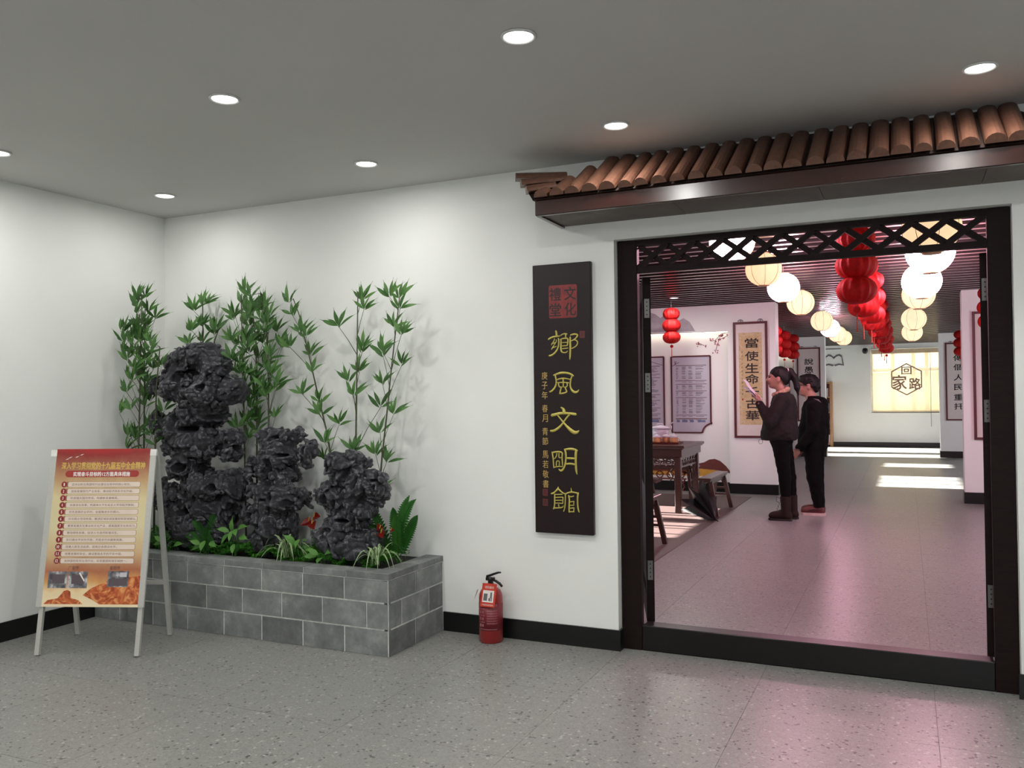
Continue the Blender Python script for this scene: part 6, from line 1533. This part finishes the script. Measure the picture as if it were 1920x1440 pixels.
# ================================================================== the two visitors
def place(o, loc):
    o.location = loc
def woman(loc):
    t = thing('person', 'woman with a black ponytail, charcoal jacket and brown boots reading papers', 'person', loc)
    # body: one continuous figure
    f = Field((-0.42, -0.34, -0.01), (0.30, 0.34, 1.78), 0.0062)
    hc_ = (-0.052, 0, 1.615)
    f.ell((-0.035, 0, 1.640), (0.098, 0.076, 0.098), 0.02)                    # cranium
    f.ell((-0.078, 0, 1.585), (0.068, 0.060, 0.088), 0.03)                    # face
    f.ell((-0.105, 0, 1.528), (0.034, 0.034, 0.026), 0.03)                    # chin
    f.cone((-0.143, 0, 1.628), (-0.160, 0, 1.588), 0.008, 0.013, 0.014)       # nose
    f.ell((-0.142, 0, 1.556), (0.012, 0.020, 0.008), 0.008)                   # lips
    for s in (-1, 1):
        f.ell((-0.118, s * 0.032, 1.622), (0.016, 0.016, 0.010), 0.01, cut=True)   # sockets
        f.ell((-0.120, s * 0.036, 1.585), (0.03, 0.022, 0.026), 0.02)         # cheeks
        f.ell((-0.022, s * 0.077, 1.598), (0.020, 0.010, 0.032), 0.008)       # ears
    f.cone((0.015, 0, 1.40), (-0.030, 0, 1.56), 0.056, 0.050, 0.03)
    f.ell((0.02, 0, 1.33), (0.10, 0.165, 0.10), 0.05); f.ell((0.015, 0, 1.20), (0.115, 0.145, 0.16), 0.05); f.ell((0.0, 0, 1.04), (0.105, 0.135, 0.14), 0.05); f.ell((-0.01, 0, 0.92), (0.115, 0.155, 0.11), 0.05)
    arms = {}
    for s, el, wr in ((-1, (-0.10, -0.225, 1.125), (-0.232, -0.125, 1.318)), (1, (-0.12, 0.215, 1.13), (-0.255, 0.06, 1.30))):
        sh = (0.03, s * 0.165, 1.365)
        f.cone(sh, el, 0.045, 0.038, 0.03); f.cone(el, wr, 0.037, 0.026, 0.02)
        w = np.array(wr)
        d = np.array([-0.30, 0.22 * -s, 0.90]); d /= np.linalg.norm(d)
        q = w + d * 0.065
        f.cone(w, w + d * 0.03, 0.026, 0.028, 0.015); f.ell(w + d * 0.060, (0.030, 0.028, 0.045), 0.015)
        lat = np.array([-0.55, 0.75 * s, -0.05]); lat /= np.linalg.norm(lat)
        fw = np.array([-0.62, -0.6 * s, 0.25]); fw /= np.linalg.norm(fw)
        for k, ln in enumerate((0.036, 0.042, 0.039, 0.030)):
            b = w + d * (0.090 - 0.004 * abs(k - 1.3)) + lat * (-0.026 + 0.0175 * k)
            m1 = b + (d * 0.75 + fw * 0.55) * ln; m2 = m1 + (fw * 0.95 + d * 0.05) * ln * 0.75; m3 = m2 + (fw * 0.5 - d * 0.8) * ln * 0.5
            f.cone(b, m1, 0.0092, 0.0085, 0.004); f.cone(m1, m2, 0.0085, 0.0078, 0.004); f.cone(m2, m3, 0.0078, 0.0066, 0.004)
        b = w + d * 0.045 - lat * 0.028
        f.cone(b, b + (-lat * 0.45 + d * 0.6 + fw * 0.5) * 0.04, 0.0115, 0.010, 0.006); f.cone(b + (-lat * 0.45 + d * 0.6 + fw * 0.5) * 0.04, b + (-lat * 0.2 + d * 0.9 + fw * 0.9) * 0.058, 0.010, 0.008, 0.004)
        arms[s] = (sh, el, wr)
    LEG = {-1: ((-0.015, -0.085, 0.88), (0.030, -0.085, 0.48), (0.035, -0.085, 0.09), -0.085, 0.0), 1: ((0.0, 0.085, 0.88), (0.065, 0.09, 0.48), (0.085, 0.09, 0.09), 0.09, 0.055)}
    for s, (hp, kn, an, ly, dx) in LEG.items():
        f.cone(hp, kn, 0.078, 0.050, 0.03); f.cone(kn, an, 0.050, 0.034, 0.02); f.cone(an, (an[0] - 0.12, ly, 0.04), 0.034, 0.026, 0.02)
    f.above(0.012)
    obj('body', f.nets(), 'skin', t, True, local=True)
    # hair with ponytail
    g = Field((-0.2, -0.15, 1.30), (0.26, 0.15, 1.78), 0.0062)
    g.ell((-0.022, 0, 1.652), (0.108, 0.086, 0.100), 0.02); g.ell((0.022, 0, 1.61), (0.075, 0.080, 0.085), 0.03)
    g.ell((-0.122, 0, 1.575), (0.072, 0.14, 0.088), 0.012, cut=True); g.ell((-0.045, 0, 1.545), (0.085, 0.14, 0.075), 0.012, cut=True); g.ell((-0.025, -0.085, 1.598), (0.024, 0.03, 0.034), 0.008, cut=True); g.ell((-0.025, 0.085, 1.598), (0.024, 0.03, 0.034), 0.008, cut=True)
    g.cone((0.066, 0, 1.690), (0.100, 0, 1.690), 0.030, 0.034, 0.02); g.cone((0.100, 0, 1.688), (0.140, 0, 1.62), 0.036, 0.040, 0.02); g.cone((0.140, 0, 1.62), (0.168, 0, 1.50), 0.038, 0.030, 0.02); g.cone((0.168, 0, 1.50), (0.180, 0, 1.42), 0.028, 0.010, 0.02)
    P = np.stack(np.meshgrid(*g.ax, indexing='ij'), -1); nr = np.abs(g.F) < 0.03
    g.F[nr] += 0.007 * (vnoise(P[nr] * np.array([1, 1, 0.25]), 60, 2) - 0.5)
    obj('hair', g.nets(), 'hair', t, True, local=True)
    obj('hair_tie', lathe([(0.033, -0.008), (0.040, -0.004), (0.040, 0.006), (0.033, 0.008)], c=(0, 0, 0), n=16), 'hair_tie', t, True, local=True)
    tie = t.children[-1]; tie.location = (0.083, 0, 1.690); tie.rotation_euler = (0, math.radians(78), 0)
    for s in (-1, 1):
        obj('eye', ellipsoid((-0.128, s * 0.032, 1.620), (0.010, 0.013, 0.006), 10, 6), 'eye', t, True, local=True)
        obj('eyebrow', tube([(-0.128, s * 0.048, 1.638), (-0.139, s * 0.034, 1.643), (-0.143, s * 0.018, 1.640)], 0.0035, 5), 'hair', t, True, local=True)
    obj('lips', ellipsoid((-0.1475, 0, 1.556), (0.0085, 0.019, 0.0075), 10, 6), 'lip', t, True, local=True)
    # jacket
    j = Field((-0.34, -0.36, 0.86), (0.26, 0.36, 1.52), 0.0075)
    j.ell((0.025, 0, 1.345), (0.125, 0.195, 0.105), 0.05); j.ell((0.020, 0, 1.22), (0.150, 0.185, 0.18), 0.06); j.ell((-0.030, 0, 1.06), (0.185, 0.200, 0.17), 0.06); j.ell((-0.045, 0, 0.97), (0.195, 0.205, 0.13), 0.05)
    j.ell((0.04, 0, 1.00), (0.135, 0.19, 0.16), 0.05)
    j.cone((0.0, 0, 1.38), (-0.02, 0, 1.46), 0.085, 0.075, 0.03)
    for s, (sh, el, wr) in arms.items():
        j.cone(sh, el, 0.080, 0.072, 0.03); j.cone(el, np.array(wr) * 1.0 - (np.array(wr) - np.array(el)) * 0.02, 0.070, 0.046, 0.02)
        j.cone(np.array(wr), np.array(wr) + (np.array(wr) - np.array(el)) * 0.22, 0.040, 0.036, 0.004, cut=True)
    P = np.stack(np.meshgrid(*j.ax, indexing='ij'), -1); nr = np.abs(j.F) < 0.04
    j.F[nr] += 0.020 * (vnoise(P[nr] * np.array([1, 1, 0.7]), 13, 5) - 0.5) + 0.008 * (vnoise(P[nr], 34, 6) - 0.5)
    j.above(0.905); j.below(1.475)
    j.cone((-0.03, 0, 1.40), (-0.06, 0, 1.52), 0.062, 0.062, 0.01, cut=True)
    obj('jacket', j.nets(), 'jacket', t, True, local=True)
    c = Field((-0.2, -0.18, 1.36), (0.16, 0.18, 1.56), 0.006)
    for k in range(16):
        a = 2 * PI * k / 16
        c.ell((-0.008 + 0.078 * math.cos(a), 0.070 * math.sin(a), 1.452 + 0.034 * math.cos(a)), (0.026, 0.026, 0.030), 0.012)
    P = np.stack(np.meshgrid(*c.ax, indexing='ij'), -1); c.F += 0.012 * (vnoise(P, 60, 4) - 0.5)
    obj('fur_collar', c.nets(), 'fur', t, True, local=True)
    obj('drawstring_loop', tube([(-0.235 + 0.022 * math.cos(a), -0.05, 0.888 + 0.026 * math.sin(a)) for a in np.linspace(0, 2 * PI, 15)], 0.0022, 4, False), 'screw', t, local=True)
    # trousers
    q = Field((-0.25, -0.24, 0.16), (0.24, 0.24, 1.02), 0.0075)
    q.ell((-0.012, 0, 0.93), (0.135, 0.175, 0.13), 0.04)
    for s, (hp, kn, an, ly, dx) in LEG.items():
        q.cone(hp, kn, 0.096, 0.066, 0.03); q.cone(kn, (an[0], ly, 0.2), 0.066, 0.050, 0.02)
    P = np.stack(np.meshgrid(*q.ax, indexing='ij'), -1); nr = np.abs(q.F) < 0.03
    q.F[nr] += 0.008 * (vnoise(P[nr], 28, 5) - 0.5)
    obj('leggings', q.nets(), 'leggings', t, True, local=True)
    for s, (hp, kn, an, ly, dx) in LEG.items():
        b = Field((-0.2, ly - 0.1, -0.01), (0.24, ly + 0.1, 0.36), 0.006)
        b.cone((an[0] + 0.004, ly, 0.07), (an[0] - 0.002, ly, 0.285), 0.053, 0.060, 0.02)
        b.ell((an[0] - 0.075, ly, 0.058), (0.105, 0.046, 0.052), 0.03); b.ell((an[0] - 0.135, ly, 0.05), (0.055, 0.043, 0.036), 0.02); b.ell((an[0] + 0.02, ly, 0.05), (0.05, 0.043, 0.05), 0.02)
        b.above(0.018); b.below(0.275)
        bo = obj('boot', b.nets(), 'boot', t, True, local=True)
        obj('sole', prism([(an[0] - 0.19, ly - 0.018), (an[0] - 0.16, ly - 0.043), (an[0] - 0.07, ly - 0.048), (an[0] + 0.05, ly - 0.04), (an[0] + 0.07, ly), (an[0] + 0.05, ly + 0.04), (an[0] - 0.07, ly + 0.048), (an[0] - 0.16, ly + 0.043), (an[0] - 0.19, ly + 0.018)], 'z', 0.001, 0.024), 'boot_sole', bo, local=True)
        obj('lace', join(*[tube([(an[0] - 0.056 - 0.012 * max(0, 3 - i), ly - 0.03, 0.12 + 0.032 * i), (an[0] - 0.062 - 0.012 * max(0, 3 - i), ly + 0.03, 0.135 + 0.032 * i)], 0.003, 4) for i in range(5)], tube([(an[0] - 0.06, ly - 0.01, 0.25), (an[0] - 0.095, ly - 0.02, 0.27), (an[0] - 0.10, ly - 0.02, 0.22), (an[0] - 0.065, ly - 0.01, 0.20)], 0.0028, 4)), 'boot_sole', bo, local=True)
    return t
WL = (3.63, 5.53, 0.0)
wm = woman(WL)
# papers in her hands
pp = thing('paper_sheets', 'curled white paper sheets held by the woman', 'paper', (WL[0] - 0.28, WL[1] - 0.03, 1.40))
def sheet(prof, y0, y1):
    V = []
    for x, z in prof: V += [(x, y0, z), (x, y1, z)]
    for x, z in prof: V += [(x + 0.0015, y0, z + 0.0015), (x + 0.0015, y1, z + 0.0015)]
    n_ = len(prof); F = []
    for i in range(n_ - 1):
        F += [(2 * i, 2 * i + 1, 2 * i + 3, 2 * i + 2), (2 * n_ + 2 * i + 2, 2 * n_ + 2 * i + 3, 2 * n_ + 2 * i + 1, 2 * n_ + 2 * i)]
    return V, F
obj('sheet', sheet([(0.055, -0.03), (0.0, 0.03), (-0.05, 0.085), (-0.085, 0.13), (-0.105, 0.175), (-0.135, 0.20), (-0.175, 0.207)], -0.10, 0.11), 'paper', pp, local=True)
obj('sheet', sheet([(0.048, -0.035), (-0.02, 0.028), (-0.07, 0.075), (-0.115, 0.105), (-0.125, 0.118)], -0.115, 0.10), 'paper', pp, local=True)

def man(loc):
    t = thing('person', 'man with glasses in a black hoodie and maroon sneakers behind the woman', 'person', loc)
    f = Field((-0.34, -0.32, -0.01), (0.30, 0.32, 1.70), 0.0064)
    f.ell((-0.035, 0, 1.555), (0.102, 0.080, 0.098), 0.02); f.ell((-0.080, 0, 1.500), (0.068, 0.064, 0.090), 0.03); f.ell((-0.105, 0, 1.440), (0.038, 0.040, 0.028), 0.03)
    f.cone((-0.146, 0, 1.540), (-0.164, 0, 1.498), 0.008, 0.014, 0.014); f.ell((-0.146, 0, 1.463), (0.012, 0.022, 0.009), 0.008)
    for s in (-1, 1):
        f.ell((-0.120, s * 0.033, 1.535), (0.016, 0.016, 0.010), 0.01, cut=True); f.ell((-0.118, s * 0.040, 1.492), (0.032, 0.026, 0.032), 0.02); f.ell((-0.022, s * 0.081, 1.510), (0.021, 0.011, 0.034), 0.008)
    f.cone((0.02, 0, 1.30), (-0.03, 0, 1.47), 0.066, 0.060, 0.03)
    f.ell((0.03, 0, 1.24), (0.11, 0.185, 0.10), 0.05); f.ell((0.02, 0, 1.12), (0.13, 0.165, 0.16), 0.05); f.ell((0.01, 0, 0.97), (0.125, 0.155, 0.15), 0.05); f.ell((0.01, 0, 0.85), (0.13, 0.165, 0.11), 0.05)
    arms = {}
    for s in (-1, 1):
        sh, el, wr = (0.035, s * 0.195, 1.275), (0.03, s * 0.245, 1.00), (-0.125, s * 0.225, 0.795)
        f.cone(sh, el, 0.050, 0.042, 0.03); f.cone(el, wr, 0.040, 0.029, 0.02)
        w = np.array(wr); d = np.array([-0.55, 0, -0.83]); d /= np.linalg.norm(d)
        f.ell(w + d * 0.055, (0.036, 0.020, 0.045), 0.015)
        lat = np.array([-0.83, 0, 0.55]); lat /= np.linalg.norm(lat); fw = np.array([0, -s, 0.0])
        for k, ln in enumerate((0.038, 0.044, 0.041, 0.032)):
            b = w + d * 0.088 + lat * (0.027 - 0.018 * k)
            m1 = b + (d * 0.9 + fw * 0.25) * ln; m2 = m1 + (d * 0.6 + fw * 0.75) * ln * 0.75; m3 = m2 + (d * 0.2 + fw * 0.9) * ln * 0.5
            f.cone(b, m1, 0.0095, 0.009, 0.004); f.cone(m1, m2, 0.009, 0.008, 0.004); f.cone(m2, m3, 0.008, 0.007, 0.004)
        b = w + d * 0.04 + lat * 0.03
        f.cone(b, b + (lat * 0.5 + d * 0.75 + fw * 0.3) * 0.042, 0.012, 0.0105, 0.006); f.cone(b + (lat * 0.5 + d * 0.75 + fw * 0.3) * 0.042, b + (lat * 0.5 + d * 1.2 + fw * 0.6) * 0.055, 0.0105, 0.0085, 0.004)
        arms[s] = (sh, el, wr)
    LEG = {-1: ((0.005, -0.09, 0.83), (0.02, -0.095, 0.45), (0.075, -0.095, 0.085), -0.095, 0.0), 1: ((0.02, 0.09, 0.83), (0.03, 0.095, 0.45), (0.06, 0.095, 0.085), 0.095, 0.0)}
    for s, (hp, kn, an, ly, dx) in LEG.items():
        f.cone(hp, kn, 0.085, 0.054, 0.03); f.cone(kn, an, 0.054, 0.036, 0.02); f.cone(an, (an[0] - 0.13, ly, 0.04), 0.034, 0.026, 0.02)
    f.above(0.012)
    obj('body', f.nets(), 'skin', t, True, local=True)
    g = Field((-0.2, -0.15, 1.40), (0.14, 0.15, 1.72), 0.0062)
    g.ell((-0.030, 0, 1.572), (0.116, 0.094, 0.100), 0.02); g.ell((0.022, 0, 1.52), (0.078, 0.084, 0.085), 0.03); g.ell((-0.10, 0, 1.602), (0.055, 0.075, 0.045), 0.02)
    g.ell((-0.128, 0, 1.490), (0.078, 0.16, 0.084), 0.010, cut=True); g.ell((-0.045, 0, 1.455), (0.085, 0.16, 0.070), 0.012, cut=True)
    for s in (-1, 1): g.ell((-0.025, s * 0.09, 1.508), (0.026, 0.034, 0.038), 0.008, cut=True)
    P = np.stack(np.meshgrid(*g.ax, indexing='ij'), -1); nr = np.abs(g.F) < 0.03
    g.F[nr] += 0.016 * (vnoise(P[nr], 45, 2) - 0.5)
    obj('hair', g.nets(), 'hair', t, True, local=True)
    for s in (-1, 1):
        obj('eye', ellipsoid((-0.130, s * 0.033, 1.533), (0.010, 0.013, 0.006), 10, 6), 'eye', t, True, local=True)
        obj('eyebrow', tube([(-0.130, s * 0.050, 1.556), (-0.142, s * 0.034, 1.560), (-0.146, s * 0.016, 1.556)], 0.0042, 5), 'hair', t, True, local=True)
    obj('lips', ellipsoid((-0.152, 0, 1.463), (0.0085, 0.021, 0.008), 10, 6), 'lip', t, True, local=True)
    gl = []
    for s in (-1, 1):
        gl.append(tube([(-0.160 + 0.004 * math.cos(a) ** 2, s * 0.036 + 0.026 * math.cos(a), 1.530 + 0.019 * math.sin(a)) for a in np.linspace(0, 2 * PI, 17)], 0.0034, 5, False))
        gl.append(tube([(-0.157, s * 0.062, 1.535), (-0.10, s * 0.083, 1.533), (-0.022, s * 0.088, 1.528)], 0.0032, 5))
    gl.append(tube([(-0.160, -0.010, 1.533), (-0.164, 0, 1.536), (-0.160, 0.010, 1.533)], 0.003, 5))
    obj('glasses', join(*gl), 'glasses', t, True, local=True)
    j = Field((-0.30, -0.36, 0.68), (0.28, 0.36, 1.46), 0.0075)
    j.ell((0.035, 0, 1.255), (0.135, 0.225, 0.105), 0.05); j.ell((0.030, 0, 1.12), (0.165, 0.205, 0.20), 0.06); j.ell((0.005, 0, 0.95), (0.175, 0.205, 0.20), 0.06); j.ell((0.0, 0, 0.82), (0.165, 0.20, 0.14), 0.05)
    j.cone((0.01, 0, 1.28), (0.0, 0, 1.39), 0.10, 0.080, 0.03); j.ell((0.110, 0, 1.325), (0.065, 0.125, 0.065), 0.03); j.ell((0.135, 0, 1.27), (0.04, 0.10, 0.07), 0.03)
    for s, (sh, el, wr) in arms.items():
        j.cone(sh, el, 0.083, 0.072, 0.03); j.cone(el, np.array(wr), 0.070, 0.048, 0.02)
        j.cone(np.array(wr), np.array(wr) + (np.array(wr) - np.array(el)) * 0.25, 0.042, 0.040, 0.004, cut=True)
    P = np.stack(np.meshgrid(*j.ax, indexing='ij'), -1); nr = np.abs(j.F) < 0.04
    j.F[nr] += 0.018 * (vnoise(P[nr] * np.array([1, 1, 0.7]), 13, 9) - 0.5) + 0.008 * (vnoise(P[nr], 34, 6) - 0.5)
    j.above(0.745); j.below(1.405)
    j.cone((-0.025, 0, 1.34), (-0.075, 0, 1.47), 0.070, 0.075, 0.01, cut=True)
    obj('hoodie', j.nets(), 'hoodie', t, True, local=True)
    obj('hood_lining', ([(0.025, -0.115, 1.375), (0.075, -0.135, 1.352), (0.120, -0.135, 1.325), (0.085, -0.120, 1.366), (0.026, -0.110, 1.372), (0.076, -0.130, 1.349), (0.121, -0.130, 1.322), (0.086, -0.115, 1.363)], [(0, 1, 2, 3), (7, 6, 5, 4), (0, 4, 5, 1), (1, 5, 6, 2), (2, 6, 7, 3), (3, 7, 4, 0)]), 'patch', t, local=True)
    q = Field((-0.25, -0.25, 0.07), (0.26, 0.25, 0.96), 0.0075)
    q.ell((0.012, 0, 0.86), (0.150, 0.185, 0.12), 0.04)
    for s, (hp, kn, an, ly, dx) in LEG.items():
        q.cone(hp, kn, 0.105, 0.082, 0.03); q.cone(kn, (an[0], ly, 0.09), 0.082, 0.062, 0.02)
    P = np.stack(np.meshgrid(*q.ax, indexing='ij'), -1); nr = np.abs(q.F) < 0.03
    q.F[nr] += 0.012 * (vnoise(P[nr], 22, 5) - 0.5); q.above(0.10)
    obj('trousers', q.nets(), 'leggings', t, True, local=True)
    for s, (hp, kn, an, ly, dx) in LEG.items():
        b = Field((-0.2, ly - 0.1, -0.01), (0.24, ly + 0.1, 0.2), 0.006)
        b.cone((an[0] + 0.004, ly, 0.07), (an[0], ly, 0.115), 0.045, 0.045, 0.02); b.ell((an[0] - 0.085, ly, 0.060), (0.120, 0.048, 0.046), 0.03); b.ell((an[0] - 0.155, ly, 0.05), (0.055, 0.045, 0.034), 0.02); b.ell((an[0] + 0.015, ly, 0.06), (0.05, 0.042, 0.05), 0.02)
        b.above(0.028); b.below(0.125)
        bo = obj('sneaker', b.nets(), 'sneaker', t, True, local=True)
        obj('sole', prism([(an[0] - 0.21, ly - 0.018), (an[0] - 0.18, ly - 0.045), (an[0] - 0.07, ly - 0.051), (an[0] + 0.05, ly - 0.042), (an[0] + 0.07, ly), (an[0] + 0.05, ly + 0.042), (an[0] - 0.07, ly + 0.051), (an[0] - 0.18, ly + 0.045), (an[0] - 0.21, ly + 0.018)], 'z', 0.001, 0.034), 'sneaker_sole', bo, local=True)
        obj('side_panel', tube([(an[0] - 0.12, ly - 0.046, 0.055), (an[0] - 0.07, ly - 0.049, 0.075), (an[0] - 0.01, ly - 0.047, 0.068), (an[0] + 0.04, ly - 0.040, 0.085)], 0.006, 5), 'boot_sole', bo, local=True)
        obj('lace', join(*[tube([(an[0] - 0.075 - 0.022 * i, ly - 0.022, 0.110 - 0.010 * i), (an[0] - 0.080 - 0.022 * i, ly + 0.022, 0.110 - 0.010 * i)], 0.0035, 4) for i in range(4)]), 'boot_sole', bo, local=True)
    return t
man((3.90, 6.10, 0.0))
